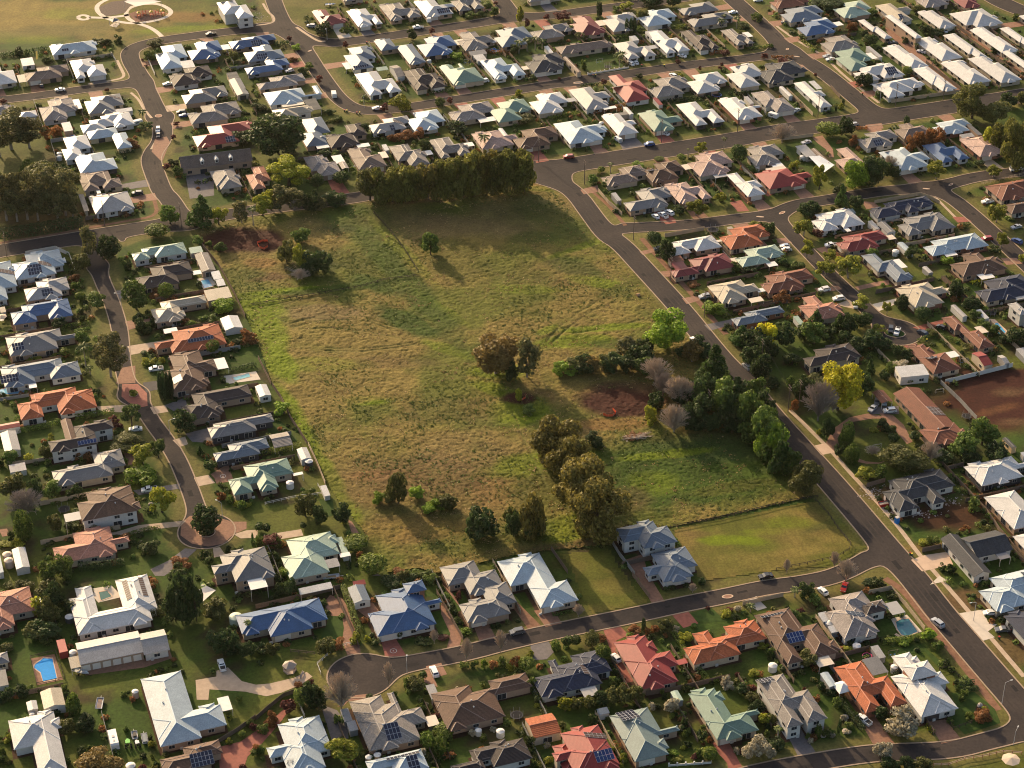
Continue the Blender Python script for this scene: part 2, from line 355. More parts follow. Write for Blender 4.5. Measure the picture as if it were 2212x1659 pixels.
# ---------------------------------------------------------------- the long paddock and the mown lot, with tussocks as relief
PAD_BLOBS = """
11 1450 300 1100 260 0 P .45
11 900 250 380 330 -20 G .85
11 700 330 170 90 0 D .5
11 850 600 420 200 -40 O .75
11 250 860 420 50 12 L 1
11 80 950 330 60 12 L .9
11 600 850 620 70 12 G .8
11 1000 800 260 120 -40 G .9
11 1350 1150 460 150 -42 G .95
11 1700 1380 330 80 -30 L .6
11 1580 1000 520 60 -50 L .5
11 500 1050 420 130 0 P .6
11 450 1220 520 200 0 S .7
11 90 1180 420 150 -66 L .9
11 210 1480 300 120 -66 L 1
12 250 180 330 120 -66 L 1
12 400 460 360 120 -66 L 1
12 600 780 420 110 -64 L .9
12 780 1080 330 110 -64 L .8
11 60 1000 240 160 -40 L .8
11 1200 1480 420 120 0 B .35
12 950 300 420 200 0 O .35
12 960 150 200 80 0 L 1
12 900 120 360 90 10 S .7
12 1150 800 330 90 0 U .55
12 1500 800 600 300 0 B .35
12 1800 600 420 330 0 P .25
12 1300 1250 620 220 0 U .35
12 2050 950 260 300 0 U .3
12 2100 60 260 100 -30 L .8
11 2080 1560 260 120 0 L .9
12 2212 300 160 420 -75 G .6
21 200 150 500 200 0 P .3
21 150 400 260 120 0 G .6
21 500 650 330 140 -30 G .75
21 700 780 260 90 -20 L .8
21 600 300 160 420 -55 G .6
21 760 420 60 520 -54 L .7
21 1050 800 70 520 -54 O .8
21 200 850 330 90 0 L .5
21 600 1000 620 120 0 S .5
21 800 1180 420 60 8 L .9
21 500 1300 420 110 8 L .85
21 300 1200 130 50 45 L .7
21 850 1320 330 90 0 G .7
22 250 120 120 160 -60 U .4
22 100 250 220 260 -70 L .8
22 200 700 190 500 -75 L .75
22 480 1250 220 260 -60 L .8
22 80 1250 220 300 -70 G .6
22 960 150 380 260 0 R 1
22 1050 60 400 150 0 B .7
22 60 130 130 90 0 R .9
22 500 300 260 160 0 O .6
22 620 420 160 120 0 B .5
22 850 350 330 90 0 U .5
22 1500 780 1150 560 10 G 1
22 1800 520 700 260 0 D .6
22 1150 700 500 300 0 G .8
22 350 900 330 520 -65 O .8
12 2000 1350 500 160 10 O .6
22 1300 620 520 60 10 L .75
22 1200 860 260 200 0 L .5
22 1900 900 420 90 14 O .7
22 1050 1000 200 200 0 B .4
22 700 1370 620 60 12 B .6
11 1350 830 1200 150 -64 G .8
11 1750 600 500 300 -60 O .6
21 300 200 500 200 -50 G .5
11 500 1500 500 120 0 L .35
11 1250 500 1000 60 -62 L .4
12 1400 900 900 500 0 B .35
12 1700 250 500 250 0 B .3
21 500 300 700 300 -20 O .45
21 350 700 500 300 0 B .25
11 1300 250 500 200 0 B .3
01 2050 420 300 230 0 R .95
11 60 420 200 200 0 R .95
11 100 740 230 90 0 B .8
01 2100 720 260 110 0 O .9
11 30 620 160 80 0 U .5
11 450 650 260 150 0 D .5
20 250 1620 200 60 0 U .5
21 300 -20 300 60 0 L .5
11 1500 60 600 80 8 B .7
22 960 140 330 180 0 R 1
22 1000 240 260 90 0 R .9
22 60 130 150 110 0 R 1
01 2060 430 330 240 0 R 1
11 60 440 230 190 0 R 1
"""
MOWN_BLOBS = """
22 1900 1350 330 80 0 L .9
22 2150 1280 220 60 0 L .7
22 1600 1300 160 60 0 B .4
22 1800 1560 420 110 8 S .35
32 200 1200 330 120 0 L .55
32 300 1450 420 60 8 S .6
32 550 1200 60 420 -60 D .35
32 60 1300 220 120 0 S .4
"""
def lines_mask(X, Y, spec, width):
    m = np.zeros(X.shape)
    for ln in spec.strip().split('\n'):
        t, r = ln.split(' ', 1); P = pts(t, r)
        for k in range(len(P) - 1):
            a = P[k]; e = P[k + 1] - a; L2 = e @ e
            u = np.clip(((X - a[0]) * e[0] + (Y - a[1]) * e[1]) / L2, 0, 1)
            d = np.hypot(X - a[0] - u * e[0], Y - a[1] - u * e[1])
            m = np.maximum(m, np.clip(1.4 - d / width, 0, 1))
    return m
def field(name, poly, step, base, blobs, amp, mt, tracks=None, z0=0.03):
    P = np.array(poly); lo = P.min(0); hi = P.max(0)
    X, Y = np.meshgrid(np.arange(lo[0], hi[0] + step, step), np.arange(lo[1], hi[1] + step, step))
    keep = in_poly(X, Y, poly) & (road_sdf(X, Y) > 0.5)
    na = fbm(X / 25, Y / 25, 4, .6); nb = fbm(X / 5 + 9, Y / 5 + 40, 4, .65)
    kk = np.clip((na - .40) * 5, 0, 1)[..., None]
    Cc = base[0] * (1 - kk) + base[1] * kk
    Cc = paint(X, Y, Cc, blobs)
    Cc *= (0.60 + 0.60 * nb)[..., None]
    # tussocks: ridged clumps leaning with the wind, about a metre apart
    n1 = 1 - np.abs(2 * fbm(X / 1.25 + 3, Y / 1.25, 3, .62) - 1); n2 = fbm(X / 6, Y / 6, 3)
    Z = z0 + amp * (n1 ** 2 * (0.3 + 1.1 * n2)) + 0.25 * amp * n2
    if name != 'paddock':
        s_ = X * cos(radians(18)) + Y * sin(radians(18)); Cc *= (1 + .06 * np.sign(np.sin(s_ * 2 * pi / 2.6 + 2 * fbm(X / 30, Y / 30, 2))) * (.4 + na))[..., None]
    if tracks:
        tm = lines_mask(X, Y, tracks, 0.42) * (.25 + .75 * np.clip(fbm(X / 12, Y / 12, 3) * 3 - .9, 0, 1))
        Z = Z * (1 - .85 * tm) + z0 * .85 * tm
        Cc = Cc * (1 - .55 * tm[..., None]) + np.array((0.075, 0.085, 0.022)) * .55 * tm[..., None]
    return sheet(name, X, Y, Z, Cc, keep, mt, kind='structure')
TRACKS = """11 60 960 400 900 800 830
11 40 1000 400 930 760 880
11 300 1140 500 1090 700 1070 900 1080 1250 1190
11 330 1170 560 1120 800 1110 1000 1130 1200 1210
11 380 1190 700 1180 1000 1220 1250 1270
11 600 1375 900 1385 1200 1350 1380 1320
11 620 1355 900 1362 1200 1330 1360 1302
11 150 1060 250 1130 330 1180
21 300 1290 420 1160 560 1060 720 960 840 930
21 340 1310 470 1190 620 1080 780 990
21 350 0 480 210 600 360 760 560
11 1020 190 1160 330 1330 560 1400 700
21 520 1230 900 1170 1130 1105
22 0 250 160 600 300 900
12 620 1300 760 1480 900 1600"""
covp = covermat('paddock_cover', 1.6, 0.5, 0.3, 0.55)
field('paddock', PADDOCK, 0.5, (STRAW * .9, OLIVE * 1.3), PAD_BLOBS, 0.5, covp, TRACKS)
field('mown_lot', MOWN, 0.8, (OLIVE * 1.25, STRAW * .85), MOWN_BLOBS, 0.10, covermat('mown_cover', 1.3, 0.3, 0.15, 0.35), "32 480 1020 640 1180 830 1400\n32 420 1010 590 1200 790 1430")
EMPTYLOT = pts('22', '390 1465 850 1420 940 1580 1010 1659') + pts('23', '1060 100 1215 240 700 380 560 90 500 -60')
field('empty_lot', EMPTYLOT, 0.9, (OLIVE * 1.2, STRAW * .8), "23 900 100 200 120 0 S .4", 0.08, covermat('lot_cover', 1.3, 0.3, 0.15, 0.35))

# ---------------------------------------------------------------- carriageway and kerbs from the distance field
def marching(step=1.0):
    # roads only: sample where a coarse field says a road is close
    X, Y = np.meshgrid(np.arange(-330, 431, step), np.arange(395, 1250, step))
    S = road_sdf(X, Y); ny, nx = X.shape
    road = MB(); kerb = MB()
    gyy, gxx = np.gradient(S, step)
    def corner(i, j): return (X[i, j], Y[i, j], S[i, j], gxx[i, j], gyy[i, j])
    mn = np.minimum.reduce([S[:-1, :-1], S[:-1, 1:], S[1:, 1:], S[1:, :-1]]); mxx = np.maximum.reduce([S[:-1, :-1], S[:-1, 1:], S[1:, 1:], S[1:, :-1]])
    inside = (mxx <= 0)
    # merge full cells into row strips
    for i in range(ny - 1):
        row = inside[i]; j = 0
        js = np.flatnonzero(row)
        if len(js) == 0: continue
        runs = np.split(js, np.flatnonzero(np.diff(js) > 1) + 1)
        for r in runs:
            a, b_ = r[0], r[-1] + 1
            road.face([(X[i, a], Y[i, a], .02), (X[i, b_], Y[i, b_], .02), (X[i + 1, b_], Y[i + 1, b_], .02), (X[i + 1, a], Y[i + 1, a], .02)])
    for i, j in np.argwhere((mn <= 0) & (mxx > 0)):
        cs = [corner(i, j), corner(i, j + 1), corner(i + 1, j + 1), corner(i + 1, j)]
        poly = []; cut = []
        for k in range(4):
            p, q = cs[k], cs[(k + 1) % 4]
            if p[2] <= 0: poly.append((p[0], p[1], .02))
            if (p[2] <= 0) != (q[2] <= 0):
                u = p[2] / (p[2] - q[2]); r = tuple(p[n] + (q[n] - p[n]) * u for n in range(5))
                poly.append((r[0], r[1], .02)); cut.append(r)
        if len(poly) >= 3: road.face(poly)
        if len(cut) == 2:
            o = []
            for r in cut:
                g = math.hypot(r[3], r[4]) or 1; o.append((r[0] + r[3] / g * .42, r[1] + r[4] / g * .42))
            a, b_ = cut; h = .11
            kerb.face([(a[0], a[1], h), (b_[0], b_[1], h), (o[1][0], o[1][1], h), (o[0][0], o[0][1], h)])
            kerb.face([(a[0], a[1], 0), (b_[0], b_[1], 0), (b_[0], b_[1], h), (a[0], a[1], h)])
            kerb.face([(o[0][0], o[0][1], 0), (o[1][0], o[1][1], 0), (o[1][0], o[1][1], h), (o[0][0], o[0][1], h)])
    return road, kerb
road, kerb = marching()
def asphalt():
    m, N, L, b = _mat('asphalt')
    b.inputs['Roughness'].default_value = 0.9; b.inputs['Specular IOR Level'].default_value = 0.12
    tc = N.new('ShaderNodeTexCoord')
    n1 = N.new('ShaderNodeTexNoise'); n1.inputs['Scale'].default_value = 0.05; n1.inputs['Detail'].default_value = 7; n1.inputs['Roughness'].default_value = 0.65
    n2 = N.new('ShaderNodeTexNoise'); n2.inputs['Scale'].default_value = 1.2; n2.inputs['Detail'].default_value = 5
    L.new(tc.outputs['Object'], n1.inputs['Vector']); L.new(tc.outputs['Object'], n2.inputs['Vector'])
    cr = N.new('ShaderNodeValToRGB'); cr.color_ramp.elements[0].position = .36; cr.color_ramp.elements[0].color = (0.025, 0.022, 0.023, 1)
    cr.color_ramp.elements[1].position = .64; cr.color_ramp.elements[1].color = (0.052, 0.041, 0.037, 1)
    L.new(n1.outputs['Fac'], cr.inputs[0])
    mr = N.new('ShaderNodeMapRange'); mr.inputs[1].default_value = .3; mr.inputs[2].default_value = .7; mr.inputs[3].default_value = .82; mr.inputs[4].default_value = 1.18
    L.new(n2.outputs['Fac'], mr.inputs[0])
    mx = N.new('ShaderNodeMix'); mx.data_type = 'RGBA'; mx.blend_type = 'MULTIPLY'; mx.inputs[0].default_value = 1
    L.new(cr.outputs[0], mx.inputs[6]); L.new(mr.outputs[0], mx.inputs[7]); L.new(mx.outputs[2], b.inputs['Base Color'])
    MATS['asphalt'] = m; return m
link('road', road.mesh('road', asphalt()), kind='structure')
CONC = mat('kerb_concrete', (0.30, 0.22, 0.155), 0.8, 0.2, 0.15, 1.0)
link('kerb', kerb.mesh('kerb', CONC), kind='structure')
# worn wheel tracks and square repair patches on the carriageway
wt = MB(); rp = MB(); _r = random.Random(21)
for P, hw in road_lines:
    if hw < 2.7: continue
    acc = 0
    for k in range(len(P) - 1):
        a, e = P[k], P[k + 1] - P[k]; L = np.hypot(*e)
        if L < .01: continue
        d = e / L; n = np.array((-d[1], d[0]))
        if hw > 3.5:
            for o in (-2.45, -1.0, 1.0, 2.45): wt.face([(*(a + n * (o - .24)), .0235), (*(P[k + 1] + n * (o - .24)), .0235), (*(P[k + 1] + n * (o + .24)), .0235), (*(a + n * (o + .24)), .0235)])
        acc += L
        if acc > 26 and L > 2:
            acc = _r.uniform(0, 14); o = _r.uniform(-hw + 1.2, hw - 2.2); w1, l1 = _r.uniform(.8, 1.6), _r.uniform(1.5, 5); c = a + e * .5
            rp.face([(*(c + n * o), .0265), (*(c + n * o + d * l1), .0265), (*(c + n * (o + w1) + d * l1), .0265), (*(c + n * (o + w1)), .0265)])
link('wheel_wear', wt.mesh('wheel_wear', mat('worn_asphalt', (.043, .035, .032), .9, .1, .3, .25)), kind='structure'); link('road_patches', rp.mesh('road_patches', mat('patch_asphalt', (.020, .018, .019), .9, .1, .2)), kind='structure')
PAVE = dict(c=mat('concrete_paving', (0.40, 0.30, 0.215), 0.8, .2, .15, .6), r=mat('red_paving', (0.25, 0.082, 0.058), 0.75, .2, .22, .8), b=mat('brown_brick_paving', (0.22, 0.115, 0.075), 0.8, .2, .25, 1.0),
            g=mat('grey_paving', (0.13, 0.115, 0.115), 0.8, .2, .2, .8), a=mat('dark_driveway', (0.055, 0.05, 0.052), 0.8, .2, .2, .8), t=mat('terracotta_paving', (0.25, 0.135, 0.09), 0.8, .2, .2, 1.0),
            d=mat('dirt_track', (0.19, 0.10, 0.062), 0.9, .1, .3, .6), w=mat('pale_concrete', (0.52, 0.45, 0.37), 0.8, .2, .1, .5), m=mat('garden_mulch', (0.050, 0.028, 0.018), 0.95, .1, .4, 1.5), k=mat('cream_paving', (0.5, 0.36, 0.26), .8, .2, .1, .5),
            l=mat('watered_lawn', (0.034, 0.062, 0.012), .9, .1, .3, .5))
_pz = [0]
def ribbon(name, P, hw, z, m, **props):
    P = [np.array(p) for p in P]
    for _ in range(2):
        Q = [P[0]]
        for k in range(len(P) - 1): Q += [P[k] * .75 + P[k + 1] * .25, P[k] * .25 + P[k + 1] * .75]
        P = Q + [P[-1]]
    mb = MB(); Lf = []; Rt = []
    for k in range(len(P)):
        d = P[min(k + 1, len(P) - 1)] - P[max(k - 1, 0)]; d = d / (np.hypot(*d) or 1); n = np.array((-d[1], d[0])) * hw
        Lf.append(P[k] + n); Rt.append(P[k] - n)
    for k in range(len(P) - 1): mb.face([(*Rt[k], z), (*Rt[k + 1], z), (*Lf[k + 1], z), (*Lf[k], z)])
    return link(name, mb.mesh(name, m), **props)
RIBBONS = """
footpath c .75 32 190 225;32 480 510;32 600 640;32 720 780;32 900 970;32 1110 1210;32 1310 1480;32 1470 1659;33 1720 290;33 1930 540;33 2212 870
dirt_path d .8 21 690 -10;21 850 130;21 980 290
dirt_path d 1.1 21 1120 400;21 1260 560;21 1420 735;21 1600 930;21 1760 1130;21 1850 1230
dirt_path d 1.2 33 1010 20;33 1180 130;33 1330 330;33 1450 480;33 1760 860;33 1990 1160
park_path w 1.15 00 770 150;00 910 155;00 1090 135;00 1170 110
park_path w 1.15 00 1230 35;00 1370 30;00 1470 80;00 1480 120;00 1400 165;00 1280 190;00 1150 205;00 1000 185;00 900 150;00 840 100;00 835 50;00 890 10;00 960 -15;00 1060 -22;00 1180 0;00 1235 40
park_path w 1.15 00 1235 35;00 1130 60;00 1085 100;00 1100 160;00 1180 200;00 1280 230;00 1350 270;00 1400 318
park_path w 1.0 00 672 150;00 690 135;00 720 130;00 755 137;00 770 152;00 755 166;00 720 171;00 690 166;00 672 150
footpath c .6 10 60 30;10 100 100;10 160 150;10 150 200;10 0 220
footpath c .7 10 350 235;10 430 290;10 540 360;10 600 355
footpath c .7 00 1010 520;00 1050 600;00 1080 660;00 1010 690;00 760 725
footpath c .6 00 1130 800;00 1200 860;00 1240 940;00 1310 1020
footpath c .7 00 1350 1220;00 1310 1290
footpath c .7 30 40 200;30 260 360;30 470 470;30 640 640;30 830 790;30 960 890
footpath c .6 31 1440 40;31 1500 100;31 1640 240
dirt_path d .8 01 0 440;01 400 380;01 740 315;01 1100 250;01 1370 205;01 1330 60
garden_path c .5 33 1200 560;33 1100 500
"""
for ln in RIBBONS.strip().split('\n'):
    nm, c, hw, rest = ln.split(' ', 3)
    P = []
    for q in rest.split(';'):
        t, x, y = q.split(); P.append(g2(t, float(x), float(y)))
    ribbon(nm, P, float(hw), .028, PAVE[c], kind='structure')
# paved patches: driveways with a shape of their own, courts, pool surrounds, turning circles
PATCH = """
driveway r 13 1080 555 1200 530 1300 690 1115 700
driveway b 13 580 240 640 165 740 190 790 260 860 420 850 500 900 600 905 680 790 690 745 560 760 450 745 350 650 345 615 290
driveway b 13 870 230 1010 230 1080 330 1060 380 960 360 880 300
driveway b 13 1600 230 1650 250 1780 520 1760 610 1650 620 1680 500 1600 330
driveway b 13 1600 60 1650 120 1880 430 1930 560 2075 540 1990 370 1840 400 1700 150
driveway d 23 0 170 60 240 260 440 140 460 0 260
driveway b 23 190 300 350 270 430 410 290 440
driveway b 23 1060 -20 1200 20 1320 220 1210 240
driveway b 22 980 1520 1130 1470 1180 1659 1070 1659
driveway r 23 790 470 930 430 1010 510 900 560 940 700 1050 910 970 930 850 640
driveway r 23 1380 335 1520 305 1610 410 1480 450
driveway g 23 160 600 310 560 370 650 300 720 170 730
driveway w 33 -218 222 -100 176 -60 225 -10 275 -90 300 -150 262
driveway g 33 140 1340 280 1310 330 1400 410 1520 260 1560 200 1440
driveway b 33 800 1260 900 1180 1095 1445 905 1450
driveway b 33 1380 1260 1530 1240 1670 1410 1500 1450
driveway r 23 1730 1445 1860 1410 1920 1520 1960 1600 2010 1680 1870 1690 1860 1620 1780 1530
driveway w 33 1640 325 1860 290 1900 400 1980 420 1900 480 1960 530 1860 560 1780 480
driveway w 33 1400 75 1560 40 1480 0
driveway k 32 1235 1520 1350 1480 1550 1450 1600 1560 1330 1620
driveway k 32 390 535 500 510 580 590 460 615
driveway b 32 500 510 560 390 700 290 860 255 960 270 1010 300 900 300 720 330 640 400 600 470 620 560 580 590
driveway b 32 960 250 1080 270 1170 350 1250 500 1200 520 1080 380 1000 310
driveway b 32 770 640 850 670 960 680 1030 660 960 690 850 690 760 670
driveway g 32 860 200 1130 190 1130 260 880 260
turning_circle b 02 1565 1200 1640 1140 1900 1160 2010 1190 2130 1190 2130 1250 2020 1300 1930 1380 1800 1405 1660 1380 1560 1310
turning_circle b 01 1000 1659 1170 1650 1170 1500 1050 1520
turning_circle r 02 1055 0 1190 0 1270 80 1275 190 1195 205 1110 160 1050 110
driveway b 02 1820 780 1970 690 2020 840 1870 860 1855 820
driveway c 02 1675 810 1800 785 1860 855 1710 885
driveway c 02 1490 485 1600 455 1625 520 1550 545
driveway g 02 1600 430 1800 380 1840 450 1830 510 1660 500
driveway c 02 1295 200 1430 185 1455 240 1330 262
driveway g 02 1420 185 1600 120 1620 200 1500 235
driveway c 02 830 195 1095 180 1060 245 870 240
driveway b 02 1070 600 1180 590 1170 690 1110 700
driveway g 02 1150 920 1560 860 1550 905 1200 960
driveway c 02 800 1310 1000 1280 1200 1220 1610 1180 1560 1230 1300 1260 1100 1310 1010 1300 830 1330
driveway c 02 2020 1300 2130 1265 2230 1260 2220 1330 2080 1335
driveway c 12 170 1290 390 1255 410 1310 220 1340
driveway g 02 1300 1600 1450 1530 1600 1420 1700 1430 1560 1560 1420 1659 1340 1659
driveway c 02 1840 1420 1900 1410 1950 1480 1850 1500
driveway c 03 1870 820 1970 790 2090 910 2212 940 2330 930 2540 880 2650 830 2700 870 2600 940 2430 1010 2300 1040 2120 1000 1810 980 1800 1070 1700 1070 1690 900 1870 870
driveway r 03 1890 1480 2080 1430 2212 1340 2340 1250 2500 1110 2570 1030 2540 1100 2420 1270 2270 1440 2140 1560 2100 1680 1900 1700
driveway t 13 700 1130 860 1030 960 1020 930 1070 800 1080 760 1120
driveway g 13 560 1110 700 1160 790 1280 800 1400 720 1440 660 1440 600 1250
driveway t 13 1470 780 1600 750 1650 850 1540 880 1570 960 1450 920
driveway g 12 1080 1659 1000 1659 1050 1640
driveway b 12 790 1170 830 1190 890 1290 830 1300
driveway w 31 900 970 1110 920 1100 970 960 1030
driveway c 31 590 970 700 930 740 960 740 1010 650 990
driveway t 31 750 820 920 780 1040 760 1050 800 960 810 780 850
driveway r 31 1250 1170 1500 1105 1620 1110 1560 1140 1330 1200
driveway r 31 1170 1330 1270 1310 1280 1340 1200 1350
driveway t 31 400 830 600 810 640 840 440 880
driveway t 31 410 490 500 470 600 520 470 530
driveway r 31 1590 215 1700 215 1760 255 1640 265
driveway t 31 2010 570 2150 570 2200 620 2060 630
driveway t 31 810 80 920 90 960 130 850 150
driveway t 31 30 410 150 395 210 440 110 450
driveway t 21 1100 515 1240 485 1260 510 1130 545
driveway t 21 1270 690 1360 680 1420 720 1330 735
driveway t 21 1470 920 1620 890 1640 930 1510 970
driveway g 21 1660 1150 1920 1095 1950 1130 1710 1200
driveway r 21 1880 90 1980 70 2050 165 1950 170
driveway r 21 1290 240 1390 220 1420 265 1330 280
driveway r 21 2110 -30 2212 -60 2280 10 2212 40
driveway t 20 590 1640 740 1600 745 1659 620 1680
driveway r 20 165 1310 250 1300 320 1390 210 1410
driveway r 20 1250 1170 1310 1170 1400 1225 1310 1240
driveway g 20 920 1220 1000 1210 1045 1285 960 1300
driveway t 30 380 1190 470 1170 560 1290 570 1360 530 1360 500 1290 430 1240
driveway t 30 840 1080 980 1065 1000 1110 860 1130
unit_lane b 30 1000 240 1080 230 1300 450 1400 520 1680 780 1610 790 1340 560 1180 420 1040 300
unit_lane b 30 1640 240 1760 230 1990 440 2212 600 2212 650 1950 470 1700 300
unit_lane b 30 1620 250 2212 180 2212 225 1660 300
turning_circle b 00 1340 1200 1440 1180 1470 1230 1400 1400 1310 1310
pool_deck w 33 1060 370 1200 335 1330 480 1190 530 1120 480
pool_deck b 03 265 715 470 675 545 895 320 945
pool_deck w 01 1700 750 1820 735 1870 800 1760 840
pool_deck w 03 800 110 960 80 1060 180 850 230 815 190
pool_deck w 11 -280 1590 0 1550 40 1620 -250 1659
pool_deck k 31 1880 1095 1960 1100 2090 1220 2000 1250 1930 1160
yard_court b 02 -10 1260 60 1250 90 1310 20 1320
yard_court k 01 130 1120 290 1110 330 1220 140 1230
yard_court b 03 730 820 1230 720 1465 640 1490 710 1250 790 740 860
farm_court g 01 1600 -160 1850 -190 1850 30 1640 60
shale_lot m 30 2212 0 2300 0 2300 10 2212 10
bare_patch d 30 0 110 230 1 230 120 0 130
lawn_plot l 13 620 380 700 340 750 360 755 450 740 540 690 560 560 540 610 420
lawn_plot l 31 340 690 400 680 560 790 400 830
lawn_plot l 01 460 540 520 530 620 640 610 680 560 690
lawn_plot l 33 1580 1010 1780 1000 1960 1150 2010 1270 1700 1370 1560 1240 1640 1150
lawn_plot l 33 1030 640 1320 590 1450 700 1560 800 1480 800 1350 650 1110 700
lawn_plot l 23 1540 320 1720 270 1800 350 1900 370 1850 390 1700 400 1600 390
lawn_plot l 23 220 1510 380 1480 370 1640 300 1659 260 1600
lawn_plot l 02 2000 850 2150 900 2180 970 2060 960 1900 870
lawn_plot l 12 40 300 170 290 270 370 360 490 300 500 110 420
lawn_plot l 12 540 1000 660 990 680 1130 610 1150
"""
zk = 0
for ln in PATCH.strip().split('\n'):
    nm, c, t, rest = ln.split(' ', 3)
    zk = (zk + 1) % 5
    poly_obj(nm, pts(t, rest), .034 + zk * .004, PAVE[c], kind='structure')
# ---------------------------------------------------------------- houses
ROOFC = {  # code: (colour, is tile, words)
 'wh': ((0.465, 0.455, 0.44), 0, 'white metal'), 'pb': ((0.325, 0.385, 0.425), 0, 'pale blue metal'), 'cr': ((0.37, 0.315, 0.235), 0, 'cream metal'), 'lg': ((0.299, 0.286, 0.277), 0, 'light grey metal'),
 'gr': ((0.154, 0.150, 0.150), 0, 'mid grey metal'), 'bg': ((0.114, 0.145, 0.185), 0, 'blue-grey metal'), 'dg': ((0.046, 0.048, 0.055), 1, 'dark grey'), 'nv': ((0.026, 0.033, 0.060), 1, 'navy'),
 'bl': ((0.047, 0.098, 0.200), 0, 'blue metal'), 'gn': ((0.136, 0.207, 0.163), 0, 'green metal'), 'pg': ((0.290, 0.370, 0.299), 0, 'pale green metal'), 'tg': ((0.141, 0.185, 0.176), 0, 'grey-green metal'),
 'rd': ((0.216, 0.030, 0.026), 0, 'red metal'), 'mr': ((0.160, 0.028, 0.028), 0, 'maroon metal'), 'tc': ((0.317, 0.090, 0.037), 1, 'orange tiled'), 'rb': ((0.176, 0.066, 0.040), 1, 'rust brown tiled'),
 'sm': ((0.336, 0.152, 0.104), 1, 'salmon tiled'), 'pk': ((0.387, 0.264, 0.220), 1, 'pinkish tiled'), 'tp': ((0.185, 0.136, 0.110), 1, 'taupe tiled'), 'br': ((0.110, 0.062, 0.042), 1, 'brown tiled'),
 'ch': ((0.044, 0.033, 0.032), 1, 'charcoal tiled'), 'gt': ((0.211, 0.189, 0.172), 1, 'grey tiled'), 'sg': ((0.264, 0.229, 0.211), 1, 'pale grey tiled')}
WALLC = {'c': (.44, .36, .27), 'w': (.55, .53, .49), 'b': (.25, .115, .075), 't': (.36, .25, .175), 'g': (.24, .235, .235), 'd': (.055, .052, .055), 'y': (.60, .45, .27), 'p': (.50, .33, .24)}
GLASS = mat('window_glass', (.028, .034, .042), 0.12, .6, 0); FRAME = mat('window_frame', (.62, .58, .52), .5, .3, 0)
GDOOR = mat('garage_door_paint', (.66, .60, .52), .55, .3, .04); GDOORD = mat('garage_door_dark', (.06, .05, .05), .5, .3, .1)
PANELM = mat('solar_cells', (.012, .016, .036), .18, .6, .0); PANELF = mat('solar_frame', (.42, .43, .46), .4, .5, 0); PANELB = mat('solar_cells_blue', (.014, .032, .11), .2, .6, 0); PANELBR = mat('pool_heating_mat', (.075, .045, .035), .6, .3, .1)
POSTM = mat('post_paint', (.60, .55, .48), .6, .3, 0); FASC = {}
VENTM = mat('roof_vent_metal', (.5, .5, .5), .35, .5, 0)
mb = MB(); mb.box(-.9, -.05, -.6, .9, .03, .6); WIN = mb.mesh('window', FRAME)
mb = MB(); mb.box(-.82, -.075, -.53, -.03, -.045, .53); mb.box(.03, -.075, -.53, .82, -.045, .53); PANE = mb.mesh('pane', GLASS)
mb = MB(); mb.box(-1.4, -.05, -1.05, 1.4, .03, 1.05); DOORW = mb.mesh('glass_door', FRAME)
mb = MB(); mb.box(-1.3, -.075, -.98, -.04, -.045, .98); mb.box(.04, -.075, -.98, 1.3, -.045, .98); DOORP = mb.mesh('pane', GLASS)
mb = MB(); mb.box(-2.4, -.06, 0, 2.4, .03, 2.15); GAR = mb.mesh('garage_door', GDOOR); GARD = GAR.copy(); GARD.materials[0] = GDOORD
def panel_mesh(cell):
    mb = MB(); mb.box(-.5, -.83, 0, .5, .83, .05, 0); mb.face([(-.46, -.79, .056), (.46, -.79, .056), (.46, .79, .056), (-.46, .79, .056)], 1)
    return mb.mesh('solar_panel', [PANELF, cell])
PANELS = {'k': panel_mesh(PANELM), 'b': panel_mesh(PANELB), 'h': panel_mesh(PANELBR)}
mb = MB(); mb.tube((0, 0, 0), (0, 0, .35), .17, .17, 8); mb.tube((0, 0, .35), (0, 0, .6), .26, .12, 8); VENT = mb.mesh('roof_vent', VENTM)
def wallmat(c): return mat('wall_' + c, WALLC[c], .8, .2, .10, 1.2)

def clip(poly, A, B, C):
    """part of a plan polygon where A x + B y + C >= 0"""
    out = []
    for k in range(len(poly)):
        p, q = poly[k], poly[(k + 1) % len(poly)]
        dp = A * p[0] + B * p[1] + C; dq = A * q[0] + B * q[1] + C
        if dp >= 0: out.append(p)
        if (dp >= 0) != (dq >= 0):
            u = dp / (dp - dq); out.append((p[0] + (q[0] - p[0]) * u, p[1] + (q[1] - p[1]) * u))
    return out if len(out) >= 3 else []
def area(p): return abs(sum(p[k][0] * p[(k + 1) % len(p)][1] - p[(k + 1) % len(p)][0] * p[k][1] for k in range(len(p)))) / 2

def max_rects(w, d, notches):
    xs = sorted({0, w} | {n[0] for n in notches} | {n[2] for n in notches}); ys = sorted({0, d} | {n[1] for n in notches} | {n[3] for n in notches})
    nx, ny = len(xs) - 1, len(ys) - 1
    occ = [[not any(n[0] - 1e-6 <= (xs[i] + xs[i + 1]) / 2 <= n[2] + 1e-6 and n[1] - 1e-6 <= (ys[j] + ys[j + 1]) / 2 <= n[3] + 1e-6 for n in notches) for j in range(ny)] for i in range(nx)]
    R = []
    for i0 in range(nx):
        for i1 in range(i0, nx):
            for j0 in range(ny):
                for j1 in range(j0, ny):
                    if all(occ[i][j] for i in range(i0, i1 + 1) for j in range(j0, j1 + 1)): R.append((i0, j0, i1, j1))
    mx = [r for r in R if not any(q != r and q[0] <= r[0] and q[1] <= r[1] and q[2] >= r[2] and q[3] >= r[3] for q in R)]
    return xs, ys, occ, [(xs[a], ys[b], xs[c + 1], ys[d_ + 1]) for a, b, c, d_ in mx]

